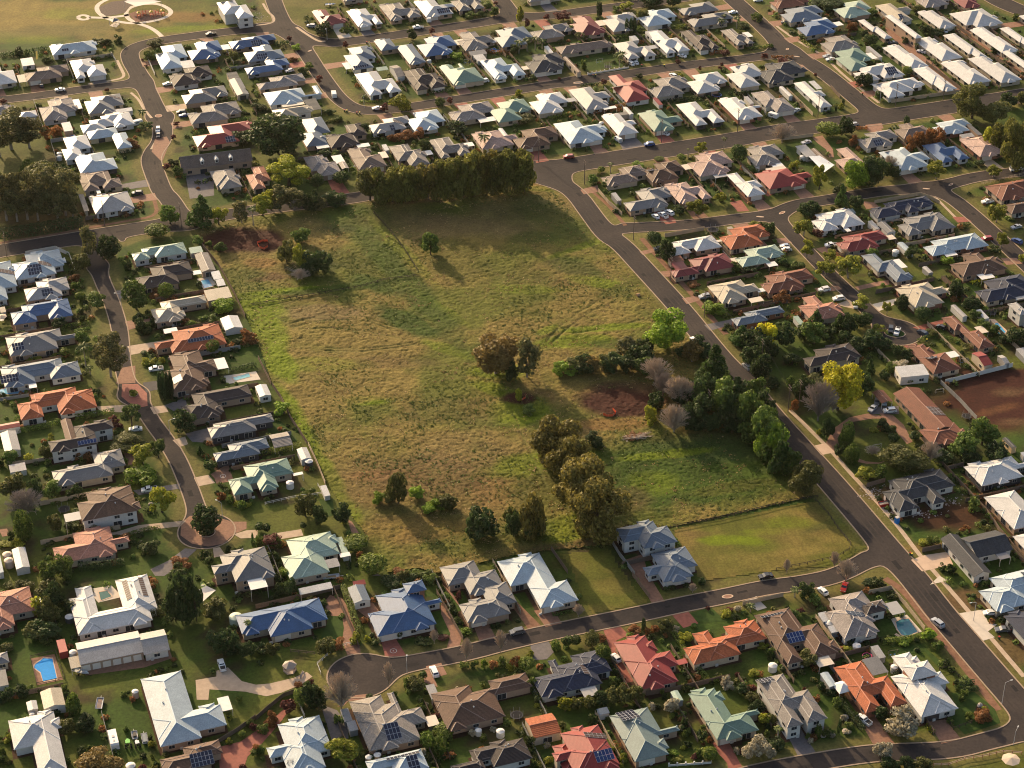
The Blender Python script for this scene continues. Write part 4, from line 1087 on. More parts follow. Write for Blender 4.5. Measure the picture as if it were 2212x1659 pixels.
# rows: '@code|phrase|angle' then  sheet x0 y0 x1 y1 roof wall notches street paving eave extras...
HOUSES = """
@A|street row below the dry park|19
00 -150 570 150 765 wh c br43 F b 2.55
00 210 550 600 725 tp t fr24,bl33 F d 2.55
00 600 500 925 700 wh w br34,f343 F g 2.55
00 425 345 840 500 pb w fm N c 2.55 sf3x1@34 n
@B|row under the short side street|19
00 -90 905 115 1015 sg c - B b 2.55
00 150 950 325 1040 wh w - N c 2.55 n
00 335 840 660 1065 sg w bl33,fr33 B c 2.55 pr493w
00 725 805 1075 1005 gr c bl22,fr33 B t 2.55 sr2x3@55h pf473c
@V|white villa cluster by the roundabout|20
00 690 1010 1000 1165 wh d fr33,bl33 R n 2.55 n
00 865 965 1165 1110 wh w fl34 R n 2.55 n
00 740 1095 1145 1300 pb y fl66,br23 R n 2.55 dl
00 530 1160 790 1400 wh w bl25,fr44 N n 2.55 n
00 635 1310 1020 1515 pb d br24 R n 2.55 n sb2x1@64
00 670 1470 1060 1670 tp c br25,f452 R g 2.55 pf343w
01 765 -10 1165 205 lg w f664 R t 2.55 pf332w
@C|row east of the roundabout street|19
00 1335 375 1625 615 pb w fr34,bl33 L t 2.55 sb6x2@64h
00 1615 345 1925 535 bl t bl34,fr24 B t 2.55 pr474w
00 1970 290 2390 435 bl t bl32,fr24 B t 2.55 sf5x2@53k
00 1455 560 1840 760 ch w bl43,fr44 L t 2.55
00 2100 385 2465 550 bg g bl33,br24 R t 2.55 sf5x2@54k
00 2110 500 2505 655 bl g bl54,fr24 R r 2.55
00 1565 735 1975 915 gr t bl23,fr33 L c 2.55 sr3x3@55h
00 2215 630 2645 790 sg t fr23,bl34 R t 2.55
00 1620 870 2090 1085 gt c bl34,fr33 L t 2.55
10 60 735 575 925 pb w fr43,b796 R t 2.55 pf263c
00 1660 1040 2195 1285 rd c fr34,bl34 L n 2.55 sf4x2@83k n
@K|cluster round the huge dark tree|19
10 135 905 485 1055 cr w fr43 N n 3.2 n
00 1810 1450 2095 1659 gt c fl12 N n 2.55 n
10 -90 1430 130 1659 sm c bl43,fr43 F n 2.55
10 370 1005 645 1290 bg t bl35,fr34 B t 2.55 pf373w
10 590 1060 965 1300 ch t bl64,fr34 B t 2.55 pf693w sb3x2@64k
10 410 1335 745 1545 sg t br34,fl23 F r 2.55 pr594w
10 785 1270 1135 1490 tp t br34,fl03 F t 2.55 pr473c
10 1145 1240 1505 1460 gt t br33,fl33 F t 2.55 pr464w
10 1490 1180 1860 1390 gt t br34,f362 F t 2.55 pr464w
10 1860 1120 2270 1310 pk c br34,fr23 F t 2.55 sb6x1@65h
@D|top row along the north street|20
00 1870 0 2195 195 wh w br33,fl43 F n 5.4 sb6x2@55k n
10 480 80 775 255 mr t br44 F w 2.55 sb6x2@64h
10 780 70 1095 265 wh t br24,f673 F g 2.55
10 1060 20 1430 210 gt t br34,f462 F r 2.55
10 1360 -10 1720 180 wh t br44,fr24 F t 2.55 sf6x2@74k
10 1680 -60 1975 130 gt t bl33,f563 R t 2.55
10 720 -60 935 40 gr c br43 N n 2.55 n
20 120 -60 425 50 gt c fr33 F g 2.55
20 480 -120 760 -20 lg c - N n 2.55 n
20 890 -100 1060 -20 gt c - N n 2.55 n
@E|row facing the north street|20
10 755 390 1040 620 bg w bl33,fr34 L t 2.55 sf7x1@43k pl143w
10 1015 330 1470 570 bg t fl56,br53 B r 2.55
10 1385 300 1740 505 bl t bl33,fr34 B t 2.55 pr475c
10 1740 270 2065 455 gt t bl24,fr33,br33 B t 2.55
10 2055 225 2400 425 bg t fr33,bl24 B t 2.55 sb3x1@74
20 150 195 525 360 gt t bl43,fr34 B r 2.55 pr473c
20 495 135 810 325 mr c bl33 B t 2.55 pr474c
20 775 105 1105 290 lg t bl22,fr45 B t 2.55
20 1085 70 1425 245 pb w bl33,fr34 B n 2.55
20 1430 10 1790 145 gr t bl43 R t 2.55
20 1510 95 1920 250 gr c bl43,fr23 R t 2.55
@F|middle upper row with street in front|20
10 850 610 1260 860 wh w br34,f462 F t 2.55
10 1260 585 1645 815 ch c br33,f452 F b 2.55
10 1580 545 1980 765 gn c br33,b462 F t 2.55
10 1930 495 2335 715 pb w br34,f463 F t 2.55 sb6x1@65h
20 105 450 460 665 dg w fr24,bl33 F t 2.55 pl353c
20 370 340 870 500 tp c - N n 2.55 n
20 870 350 1250 545 lg w br34,f463 F c 2.55 pr464y
20 1150 260 1540 495 wh w br34,f452 F t 2.55 sb6x1@73h
20 1450 255 1795 470 ch w br43,f562 F a 2.55 sr5x2@55h
20 1800 245 2095 425 gt t br34,f562 F t 2.55 pr473w
@G|middle upper row with street behind|20
10 965 995 1345 1175 lg w bl43,fr24 B t 2.55 sf2x2@63k sr3x5@65h
10 1295 940 1640 1160 pb w bl33,fr33 B t 2.55
10 1660 870 2075 1080 sg c bl34,fr33 B r 2.55 pf594w
10 2010 850 2390 1085 gn c bl33,fr44 B r 2.55 pr464c
20 145 790 490 1010 wh c bl33,fr34 B t 2.55 pr464y
20 485 745 855 975 lg w br33,fr34 B t 2.55 pf592w
20 830 640 1195 910 rd w bl24,fr23,br43 B t 2.55 sb9x2@74h
20 1165 650 1550 870 gt c bl34,fr33 B t 2.55
20 1500 615 1865 835 wh t bl33,fr44 B t 2.55
20 1845 545 2190 785 wh c bl33,fr44 B r 2.55 sb6x1@65k
20 2110 520 2545 745 dg c bl33,fr43 R t 2.55
@P|row facing the wide cross street|19
20 0 1085 410 1315 br t bl34,fr34 F r 2.55
20 355 1035 820 1275 pb w br43,fr23 F t 2.55
20 770 975 1095 1200 wh t br34,fr24 F g 2.55
20 1085 945 1480 1165 gn t br34,fr43 F r 2.55
20 1415 875 1840 1115 wh d br34,f463 F b 2.55
20 1775 835 2170 1065 wh b br45,fr24 F t 2.55
20 2065 780 2455 1000 sg w fl23,br34 F t 2.55
30 220 700 555 960 wh w br34,fr34 F g 2.55
@H|white roofed cluster at top right|21
30 10 -30 360 75 rb c fr23 L n 2.55
30 105 40 485 195 bg c bl23,fr24 L t 2.55 pf592w
30 245 160 605 310 bl c bl33,fr23 L t 2.55 pr474w
30 450 300 800 450 gt c bl33 L b 2.55
30 570 410 900 615 gn c fr44,bl23 L n 2.55 pr473w
30 735 540 1185 705 wh w bl23,f453 L r 2.55 sf5x3@56k
30 895 665 1345 845 wh w fr34,f472 L b 2.55 sb7x1@74h
30 560 0 905 155 pg t bl43,fr23 N n 2.55 sr4x3@55h n
30 925 25 1255 190 cr w br43,fr45 N n 2.55 sf2x4@45k n
30 1270 -40 1580 65 sg c fr24 N n 2.55 n
30 1600 -50 1840 70 mr c bl33 N n 2.55 n
30 775 165 1075 335 wh t br34,fl24 N n 2.55 n
30 1290 85 1630 245 wh c br14 N n 2.55 dr
30 1565 70 2035 235 wh c fl22 N n 2.55 n
30 1250 315 1685 525 wh c br23 N n 2.55 n
30 1510 285 1900 505 wh c fl22 N n 2.55 n
30 1740 235 2165 455 wh c br14 N n 2.55 n
30 2000 230 2330 415 wh c fl13 N n 2.55 n
30 985 385 1390 595 wh c br14 N n 2.55 n
30 1240 570 1635 785 wh c fl13 N n 2.55 n
30 1490 515 1930 730 wh c br14 N n 2.55 n
30 1725 480 2195 715 wh c br23 N n 2.55 n
30 2010 430 2380 650 wh c fl22 N n 2.55 n
30 2165 120 2400 230 wh c - N n 2.55 n
30 560 455 -1 -1 skip
@I|block below the wide cross street|20
20 765 1420 1180 1625 tp c bl54,fr33 L n 2.55 sr2x5@55h
20 1125 1380 1495 1595 br t bl43,fr34 B t 2.55 pr474c sb4x2@74k
20 1515 1300 1915 1545 pk c bl33,fr34 B r 2.55 pf363y
20 2020 1240 2357 1455 gt c bl24,fr34 B t 2.55 pf473w
21 960 -50 1385 185 gr t bl45,fr24 F r 2.55
21 1310 -90 1730 115 pk t br33,f673 F b 2.55
20 1850 1490 2190 1720 wh b br54,fr23 F t 2.55
30 -120 1450 385 1655 rd t fr23,br34 F t 2.55 pb373c
30 770 1115 1130 1300 gt w bl33,fr34 B t 2.55 sf4x2@54k
30 1085 1060 1430 1220 tp c bl33,br33 B t 2.55
30 1420 1020 1760 1185 pb b bl23,fr24 B t 2.55
30 955 1275 1405 1495 pb w br33,fr23 F t 2.55 sb4x1@74h
30 1330 1225 1745 1425 bl w br33,f463 F b 2.55
30 1655 1175 2060 1375 pk b br34,fr24 F c 2.55
30 575 1270 860 1480 pk t bl55 N n 2.55 n
@J|houses beside the long straight road|20
21 1310 370 1815 560 wh t bl23,f453 N n 2.55 n
21 1790 270 2235 505 tc c bl33,fr34 N n 2.55 n pl563c
21 1360 525 1940 745 mr t bl45,f452 L n 2.55 n pr363c
21 1925 450 2355 655 pg t bl34,fr43 B t 2.55 pf573w
21 1685 755 2145 970 cr t br23,fr43 L n 2.55 n pf693c
21 1890 980 2360 1165 bg b bl33,fr44 L n 2.55
@M|row between the two paved courts|20
31 -70 655 405 885 rb t bl24,fr34 R n 2.55 pl243w
31 260 890 670 1125 sm c bl33,br34 R n 2.55
31 370 140 840 350 wh w bl23,f452 L n 2.55 n pf563w
31 585 325 1040 530 rd c bl23,fr34 L n 2.55 pr363c
31 805 525 1250 785 bg c br43,fl34 L n 2.55 pr473w
31 870 30 1440 235 nv w fr33,bl33,f453 R n 2.55
31 1115 170 1625 385 gr c bl23,f352 R n 2.55 n
31 1340 350 1910 560 pb b bl23,f461 R c 2.55 n pf242w
31 1570 520 2070 740 br t bl43,br23 R n 2.55 pf364w
31 1095 775 1560 1010 cr b br23,fr34 L n 2.55 pr363c
31 1785 705 2300 960 nv c bl34,fr23 R t 2.55 pf572y
31 2070 950 2330 1130 lg w fl44 N n 5.2 pf394c n
31 1500 1065 1965 1365 rb t br45,fl26 N n 2.55 pr463c n
31 1200 1310 1670 1580 rb c br44,fl03 N n 2.55 pr464w sb3x3@75k n
31 300 1300 810 1515 ch c bl34 N n 3.4 n
21 2020 -60 2060 -50 skip
@R|right edge near the long road|20
31 1870 -115 2330 80 rb c fr23 F n 2.55 n
31 2020 70 2360 195 br c - N n 2.55 n
32 985 730 1620 1110 dg w bl23,fr34,f353 N n 2.9 n
32 1690 620 2300 885 wh d br24,fr34 N n 2.9 n
32 1865 915 2400 1260 wh t fr34,br34 N n 2.9 n
32 2115 1250 2500 1440 wh t - N n 2.9 n
33 1820 -70 2420 310 pb c bl33,fr43 L n 2.9 n sr6x4@45k
33 2040 290 2450 560 nv w - L n 3 n
@L|front street row facing up to the paddock|19
33 490 125 1035 545 sg w bl23,br23,fr45 B g 2.9 n sr2x4@67k pr364y
33 -120 270 610 760 br c br34,f353 B n 2.9 n sf5x2@64b pf584c sb7x1@65k
23 1480 375 2205 765 tc c bl24,fr43,b463 B n 2.9 n
23 875 510 1440 980 rd t bl04,br34,fr23 B n 2.9 n pr343r
23 170 630 865 1045 nv w bl34,b462,fr23 B n 2.9 n pf574y sr4x1@56h
13 1510 830 2390 1325 br t fr46,b462 B n 2.9 n
13 805 1000 1480 1510 gt t br34,b562,fr23 B n 2.9 n sf4x3@66k pr243c
13 90 1200 660 1720 pb w fl24,bl34,fr23 R n 2.9 n
@S|lowest row along the curved bottom street|19
33 565 730 1205 1180 tc b br34,f463 F n 2.9 dd
33 1060 655 1645 1220 wh w bl33,fr24,br34 F n 2.9 dd
33 -110 840 515 1310 gt w br34,f453 F n 5.0 sb4x2@74k
23 1525 965 2145 1415 gn c br56,fr23 F n 2.9 dl
23 840 1130 1450 1605 tg t bl03,br35,fr44 F n 2.9 sb5x4@64k dl
23 345 1280 935 1720 rd c bl34,fl24 F n 4.6 sf5x2@76b sr2x5@75h
13 1680 1395 2390 1730 ch w bl35,f454 F n 2.9
13 945 1490 1495 1720 pb w fl45 F n 2.9 sf3x3@65k sb9x1@65k n
03 1380 1410 1925 1720 br t bl43,fr24 F n 2.9 sf6x3@66k n
@N|large gardens at lower left|19
03 -200 85 300 480 sm c bl23,fr43 F n 2.9 n pr363w
03 595 -20 1365 510 wh w b366,fr12,bl12 N n 2.9 n sr9x1@65h sl9x1@45h
03 1215 815 1960 1475 pb t br46,fr41 R n 2.9 n pr353w
03 70 1165 580 1720 wh w fl45 N n 3 n
03 -60 650 80 765 gr c - N n 2.9 n
@T|row under the bottom paddock fence|19
13 -180 185 620 525 bl c fl33,fr22 N n 2.9 dl
13 965 90 1605 520 bl w br24,bl24,fr24,r352 F n 2.9 dl
12 1585 1520 2150 1820 gr t br34,fl34 N n 2.9 n
13 1750 45 2255 400 gr t bl54,fr23 F n 2.9 dl
22 -130 1455 575 1935 pb c br24,fl35,r462 F n 2.9 dl
22 890 1180 1430 1420 bg w br23,fl34 N n 4.8 n
22 1130 1400 1605 1710 bg w bl34,fr23,fl23 F n 2.9 dl
@O|row west of the brick pinch street|19
02 145 20 840 325 tc w bl23,f354,br22 R n 2.9 n
02 445 555 1085 890 gr c bl64,fr23 R n 2.9 n sb4x1@45h
02 665 870 1195 1195 br w bl23 R n 5.2 n pl145y
02 455 1225 1120 1565 sm c bl34,br25,fr23 R n 2.9 n
02 415 305 985 600 ch w bl45,fr36 R n 5 sf6x1@54b n
01 100 490 555 770 pb w bl33,fr23 R n 2.9 n sf5x3@55k sr3x3@55h
01 205 730 605 955 lg t bl33,fr23 R n 2.9 sf4x2@65k
01 90 915 630 1160 bl t br04,bl23,f463 R n 2.9
01 45 1175 660 1430 gr t br24,fr34 R n 2.9 sf4x2@25k
01 0 1430 705 1700 bg w br23,f463 R n 2.9 sf6x2@26k pf343w
01 -260 590 150 975 pb w fr33 R n 2.9 n sr3x7@55h
@Q|row between brick pinch street and paddock|19
01 1135 430 1620 605 pg w bl23,f343 L t 2.9
01 1170 595 1670 850 ch t bl34,fr34 L g 2.9 pr353w
01 1300 885 1790 1140 cr t fr56,bl23 L t 2.9
01 1330 1135 1960 1400 tc t bl34,fl23 L c 2.9 sf9x1@55k pb243w
01 1415 1365 1880 1740 br t bl24,br23,fr34 L a 2.9 sl4x2@65k pr474w
02 1560 0 2180 325 ch t bl24,fr55 L n 2.9 n
02 1790 250 2370 480 gr d fr34,bl12 L n 2.9 n
02 1840 460 2330 680 bg d bl34,fr23 L n 2.9 n
02 1970 635 2535 970 gn c bl34,fr34,f343 L n 2.9 dl pr343w
02 1825 1400 2380 1720 gr t fl34,bl23 F n 4.8 pf585w n
12 215 1270 725 1700 pg c bl24,fr34 F n 2.9 n pr343w
"""
TRIM = dict(A=22, B=18, V=14, C=14, K=22, D=34, E=16, F=34, G=26, P=30, I=20, J=8, M=8, O=12, Q=10, R=6)     # readings that took in part of the front wall
ROWTXT = {}
_rows = {}
for ln in HOUSES.strip().split('\n'):
    if ln[0] == '@':
        rc, ph, an = ln[1:].split('|'); ROWTXT[rc] = ph; cur = rc; ang = float(an); _rows[rc] = []; continue
    if 'skip' in ln: continue
    q = ln.split()
    t, bx, roof, wall, no, st, pv, ev = q[0], [float(v) for v in q[1:5]], q[5], q[6], q[7], q[8], q[9], float(q[10])
    bx[3] -= TRIM.get(cur, 0)
    if no == 'fm': no = '-'
    b = build(t, bx, roof, wall, no, st, pv, ' '.join(q[11:]), ang, ev, row=cur)
    b['extra'] = q[11:]; b['two'] = ev > 4; _rows[cur].append(b)
    if b['lv'] > 0: beds(b)
for rc, L in _rows.items():
    for b in L:
        ex = b['extra']; ft = []
        if b['two']: ft.append('two-storey')
        sp = [q for q in ex if q[0] == 's']
        head = f"{'two-storey ' if b['two'] else ''}{b['words']} roofed house"
        if sp: head += ' with ' + {'k': 'dark', 'b': 'blue', 'h': 'brown'}.get(sp[0][-1], 'dark') + ' solar panels'
        elif any(q[0] == 'p' for q in ex): head += ' with patio roof'
        b['root']['label'] = head + ', ' + ROWTXT[rc]; b['root']['group'] = 'houses of the ' + ROWTXT[rc]

# sheds, carports, outbuildings: sheet x0 y0 x1 y1 roof wall gable eave angle name|label
SHEDS = """
00 175 498 300 570 wh w k 2.4 19 shed|white garden shed behind the taupe tiled house
00 145 645 232 712 cr c k 2.5 19 carport|cream flat carport roof joined beside white house
00 1555 520 1688 590 wh w k 2.6 19 carport|white flat carport beside pale blue roof on the corner
00 1955 622 2080 700 dg c k 2.4 19 shed|small dark roofed shed behind the charcoal tiled house
00 1975 675 2152 825 gr c y 2.6 19 garage|detached grey gabled garage at end of shared driveway
00 528 1055 632 1135 wh t k 2.4 20 shed|white cabin beside the small blue pool
00 995 930 1148 975 wh w k 2.6 20 shed|long narrow white shed against grey house
10 408 852 568 955 dg w k 3.0 19 carport|square charcoal flat roof framed in white
10 1150 560 1288 665 gt w x 2.6 20 shed|grey gabled shed between white and charcoal roofs
10 1035 575 1145 612 pg w k 2.2 20 shelter|pale green awning behind blue-grey house
10 1835 430 1998 480 gr c k 2.4 20 shed|grey flat shed beside small round pool
10 1875 470 1998 528 wh w k 2.4 20 shed|white long shed by red hedge
10 1090 1250 1150 1300 wh w k 2.2 20 shed|tiny white garden shed between grey roofs
10 710 1395 805 1460 sg w y 2.4 19 gazebo|pale garden gazebo beside light grey house
20 440 488 598 625 tp c y 2.6 20 garage|detached brown garage with dark door
20 1150 260 1310 325 wh w k 2.8 20 shed|white flat workshop behind white roofed house
20 1010 310 1100 352 wh w k 2.2 20 shed|white shed behind clipped hedge
20 980 925 1030 985 wh w y 2.8 20 cubby_house|tiny white cubby house by red hedge
20 895 965 1030 1000 cr c k 2.4 19 shed|cream shed behind white roof
20 2004 835 2090 895 lg w k 2.4 19 shed|light grey shed beside white fence
20 1220 845 1300 905 rd w k 2.2 20 shed|small red roofed shed by hedge
20 285 400 350 455 wh w k 2.3 20 shed|small white shed behind charcoal roof
20 2095 1125 2095 1125 skip
10 2095 1105 2175 1175 wh w y 2.3 19 shed|small white barrel shed beside pinkish roof
30 350 700 470 770 wh w k 2.6 20 carport|square white carport roof by street corner
30 870 405 965 490 lg w k 2.6 21 shed|light grey shed beside green roof
30 1700 1062 1848 1165 gr t k 2.5 20 shed|grey skillion shed beside pale blue roof
30 235 1252 418 1355 lg w k 2.6 20 garage|light grey flat garage by dirt yard
30 370 1280 548 1415 tp p y 2.8 20 garage|tan gabled garage facing dirt yard
30 1650 1150 1790 1195 lg t k 2.4 20 shed|light flat awning at front of pale blue house
30 100 745 210 830 wh w y 2.3 19 shed|white barrel roofed shed between two white houses
31 940 255 1105 355 gr w y 2.5 20 garage|grey gabled backyard garage with small dark door
31 868 250 960 318 lg w k 2.4 20 shed|light shed by the grey gabled garage
31 1115 430 1258 525 pb w y 2.4 20 shed|pale blue gabled shed behind red house
31 1760 1375 1945 1500 rd c x 3.0 18 garage|red roofed garden studio by long grey fence
31 1980 1405 2090 1482 lg g x 2.3 18 shed|light grey shed by red earth lot
31 1598 975 1705 1075 lg w y 2.4 20 shed|pair-roofed pale shed beside round dark tree
31 1335 640 1425 700 lg g y 2.2 20 shed|small grey shed in open back garden
31 1820 1020 1890 1090 wh w k 2.2 20 shed|white awning shed near backyard pool
31 1710 545 1805 590 wh w k 2.3 20 shed|white shed behind brown tiled roof
31 1095 1490 1395 1600 wh w k 3.4 10 shed|white flat roofed hall among dark garden trees
31 2140 1345 2300 1440 lg g k 2.3 18 shed|stack of pale sheds at right edge
31 230 1075 300 1140 pg w k 2.2 20 shed|pale green shed behind salmon roof
31 700 148 752 180 tg g k 2.2 20 shed|teal shed by tall dark conifer
32 900 50 1080 165 rb c y 2.7 18 carport|brown tiled double carport with cars inside
32 2035 462 2140 550 dg y y 2.4 20 cubby_house|small cream cubby with dark roof on red earth
32 2180 585 2260 625 wh w k 2.4 20 shed|white box at edge of red earth
21 860 8 945 75 lg g k 2.4 20 shed|light grey garden shed behind white fence
21 1345 552 1490 612 rb c k 2.3 20 shed|low rust red shelter beside maroon roof
21 1370 600 1535 690 mr c k 2.6 20 carport|flat maroon carport beside maroon roof
21 1855 300 1968 385 cr c k 2.4 20 shed|cream flat awning beside orange roof
01 1680 520 1865 690 gt t y 2.7 19 garage|grey gabled garage by paddock fence corner
01 1630 470 1755 530 pg g k 2.5 19 shed|pale green shed beside grey gabled garage
01 1760 820 2008 940 cr t k 2.6 19 shed|long cream shed with skylight strips by paddock
01 1820 682 1920 755 wh w k 2.4 19 shelter|white square shade roof by swimming pool
01 1860 752 1950 812 wh w k 2.2 19 shelter|smaller white shade roof beside swimming pool
01 1900 1065 2100 1195 wh w y 2.4 19 shed|white gabled shed beside paddock fence
01 0 995 48 1040 cr w k 2.3 19 shed|cream shed at far edge of gardens
01 680 20 768 165 gt c k 2.7 19 garage|narrow grey garage beside light grey house
12 -10 0 132 112 wh w y 2.6 19 shed|white gabled shed beside curved swimming pool
12 350 545 480 655 wh w y 2.5 19 shed|white shed beside round black water tank
12 110 410 318 550 gt b x 2.7 19 gazebo|grey hip-roofed garden pavilion near paddock
12 695 1325 800 1480 pg w k 2.4 19 shed|pale green container shed under round tree
12 575 880 622 965 wh w k 1.9 19 shed|small white cabinet outside paddock gate
02 0 400 178 590 lg w y 2.8 19 garage|pale grey gabled garage with dark door
02 -150 318 175 420 rd w x 2.8 19 shed|red and white roofed shed at edge
02 100 1405 258 1600 wh w y 2.6 19 shed|white gabled shed beside two cream tanks
02 -90 1470 32 1640 pb w k 2.5 19 shed|pale shed at edge beside cream tanks
02 75 680 230 765 lg w k 2.2 19 shed|low pale shed by the stone garden wall
02 450 510 560 600 wh w k 2.6 19 carport|white flat awning beside dark two-storey house
03 345 960 565 1150 cr w y 2.9 19 shed|cream gabled garden shed near fenced pool
03 225 1070 330 1165 wh w y 2.2 19 shed|small white garden shed beside hedge
03 -60 810 75 960 gr w k 2.6 19 shed|grey skillion shed at left edge
03 590 690 710 800 cr t k 2.6 19 carport|cream lean-to carport with parked boat
13 790 70 990 235 bg w y 2.6 19 garage|blue-grey gabled garage with arched door panels
13 365 55 665 160 wh w k 2.6 19 carport|long white double carport beside lawn
13 835 35 950 85 rd c k 2.2 19 shed|tiny red roofed shed behind blue-grey garage
13 725 1145 835 1260 lg g k 2.3 19 shed|weathered grey awning beside grey tiled house
13 780 1250 885 1340 lg g k 2.3 19 shed|pale flat shed between fence and tiled house
13 1465 935 1590 1065 lg g k 2.4 19 carport|narrow grey carport roof by brown tiled house
23 110 1180 428 1400 tc c x 3.0 18 garage|orange-red roofed garage with white roller door
23 1368 985 1482 1085 pg g y 2.3 18 shed|small pale green gabled shed at fence corner
23 730 1135 845 1200 bg w k 2.2 18 shed|small blue-grey shed with white edging
33 450 825 600 960 pb g y 2.5 18 shed|pale blue lean-to beside orange tiled house
33 885 600 1020 712 lg g k 2.3 18 shed|long pale shed along back fence
33 810 695 1042 858 gr g k 3.1 19 carport|charcoal flat patio cover behind orange roof
33 430 310 550 395 wh g k 2.3 18 shed|white shed beside round water tank
33 515 425 620 490 wh g k 2.3 18 shed|small white awning below round water tank
12 550 1505 728 1600 lg c k 2.6 19 carport|pale patio cover beside pale green roof
"""
GHOST = {'-1'}
for ln in SHEDS.strip().split('\n'):
    if 'skip' in ln: continue
    a, lb = ln.split('|'); q = a.split()
    nm = q[10]; car = nm in ('carport', 'shelter', 'gazebo')
    build(q[0], [float(v) for v in q[1:5]], q[5], q[6], '-', 'F', 'n', ('o' if car else 'n'), float(q[9]), float(q[8]), 14 if q[7] != 'k' else 5, name=nm, cat=nm.replace('_', ' '), label=lb, gable=q[7] if q[7] != '-' else None, group='outbuildings in the back gardens', row='shed')

# long many-door shed, great gabled roofs and the parapet hall: special shapes built with the same parts
def longhouse(t, bx, roof, wall, g, e, ang, pitch, label, nm='house', ex='n', **k):
    b = build(t, bx, roof, wall, '-', 'F', 'n', ex, ang, e, pitch, name=nm, cat=nm.replace('_', ' '), label=label, gable=g, row='special', **k); return b
b = longhouse('03', (650, 470, 1240, 765), 'lg', 't', 'x', 2.9, 18, 16, 'long pale gabled shed with six white roller doors', 'workshop', bits=False)
for k in range(6):
    link('roller_door', GAR, b['root'], (b['w'] * (k + .55) / 6.2, .13, .05)).scale = (.48, 1, 1)
longhouse('03', (1195, 455, 1468, 680), 'lg', 'w', 'x', 2.9, 18, 18, 'pale grey end house joined to the long shed', 'house')
longhouse('32', (1080, 30, 1640, 425), 'rb', 't', 'y', 3.0, 20, 17, 'big brown tiled roof with brown pool heating panels by circular driveway', 'house', 'n sr5x3@45h')
longhouse('32', (1300, 330, 1735, 530), 'rb', 't', None, 2.9, 20, 15, 'lower brown tiled wing with small skylight beside round trampoline', 'house')
longhouse('32', (1490, 1300, 1935, 1668), 'dg', 'w', 'y', 3.0, 19.5, 24, 'dark charcoal gabled barn-style house with long ridge', 'house')
longhouse('32', (1660, 1260, 2120, 1500), 'dg', 'w', 'x', 3.0, 19.5, 22, 'dark gabled wing behind flat grey terrace roof', 'house', 'n pf583g')
b = longhouse('00', (1540, 1305, 2185, 1465), 'tp', 't', 'x', 3.4, 16, 38, 'long brown-grey barn-like house with three white dormer windows', 'house', 'n')
for k in range(3):
    dm = MB(); x = b['w'] * (.3 + .2 * k); y = b['d'] * .14
    dm.box(x - .7, y - .5, 4.3, x + .7, y + 1.6, 5.6, 0); dm.face([(x - .9, y - .6, 5.6), (x + .9, y - .6, 5.6), (x, y - .6, 6.4)], 0); dm.face([(x - .9, y - .6, 5.6), (x, y - .6, 6.4), (x, y + 2.4, 6.4), (x - .9, y + 2.4, 5.6)], 0); dm.face([(x, y - .6, 6.4), (x + .9, y - .6, 5.6), (x + .9, y + 2.4, 5.6), (x, y + 2.4, 6.4)], 0)
    d_ = link('dormer', dm.mesh('dormer', mat('dormer_white', (.62, .6, .56), .6)), b['root']); pm = MB(); pm.box(x - .45, y - .55, 4.5, x + .45, y - .51, 5.4); link('pane', pm.mesh('pane', GLASS), d_)
longhouse('30', (1010, 125, 1335, 330), 'wh', 't', None, 5.3, 21, 20, 'white two-storey house among the white roofed units', 'house', 'n')
longhouse('02', (520, 300, 665, 500), 'br', 'w', 'y', 5.4, 19, 24, 'narrow brown tiled tower wing beside dark two-storey house', 'house')
longhouse('33', (795, 210, 1030, 330), 'ch', 'w', None, 3.6, 19, 18, 'black roofed rear wing beside pool terrace', 'house')
longhouse('33', (1150, 725, 1470, 900), 'wh', 'b', None, 5.4, 19, 20, 'small white upper storey rising over white roof', 'house')
longhouse('13', (1265, 30, 1475, 150), 'bl', 'b', None, 5.2, 19, 20, 'small blue upper storey rising over blue roofs', 'house')
longhouse('23', (345, 1440, 590, 1700), 'rd', 'c', None, 2.9, 18, 20, 'low red entrance wing with skylight', 'house')
# ---------------------------------------------------------------- trees: leaf-sized faces spread through lobed crowns, on tapered trunks with limbs
def quads_mesh(name, V, m, smooth=False):
    """V: (n,4,3) quads"""
    n = len(V); me = bpy.data.meshes.new(name); me.vertices.add(n * 4); me.vertices.foreach_set('co', V.reshape(-1).astype(np.float32))
    me.loops.add(n * 4); me.polygons.add(n); me.loops.foreach_set('vertex_index', np.arange(n * 4, dtype=np.int32))
    me.polygons.foreach_set('loop_start', np.arange(0, n * 4, 4, dtype=np.int32)); me.polygons.foreach_set('loop_total', np.full(n, 4, dtype=np.int32))
    me.materials.append(m); me.update(); return me
def leaf_quads(P, Nn, size, rs, asp=1.4):
    n = len(P); r = rs.normal(size=(n, 3)); t = np.cross(Nn, r); t /= np.linalg.norm(t, axis=1, keepdims=True) + 1e-9
    b = np.cross(Nn, t); s = size * rs.uniform(.55, 1.35, (n, 1)); t = t * s * asp * .5; b = b * s * .5
    return np.stack([P - t - b * .5, P + b, P + t + b * .3, P - b], 1)
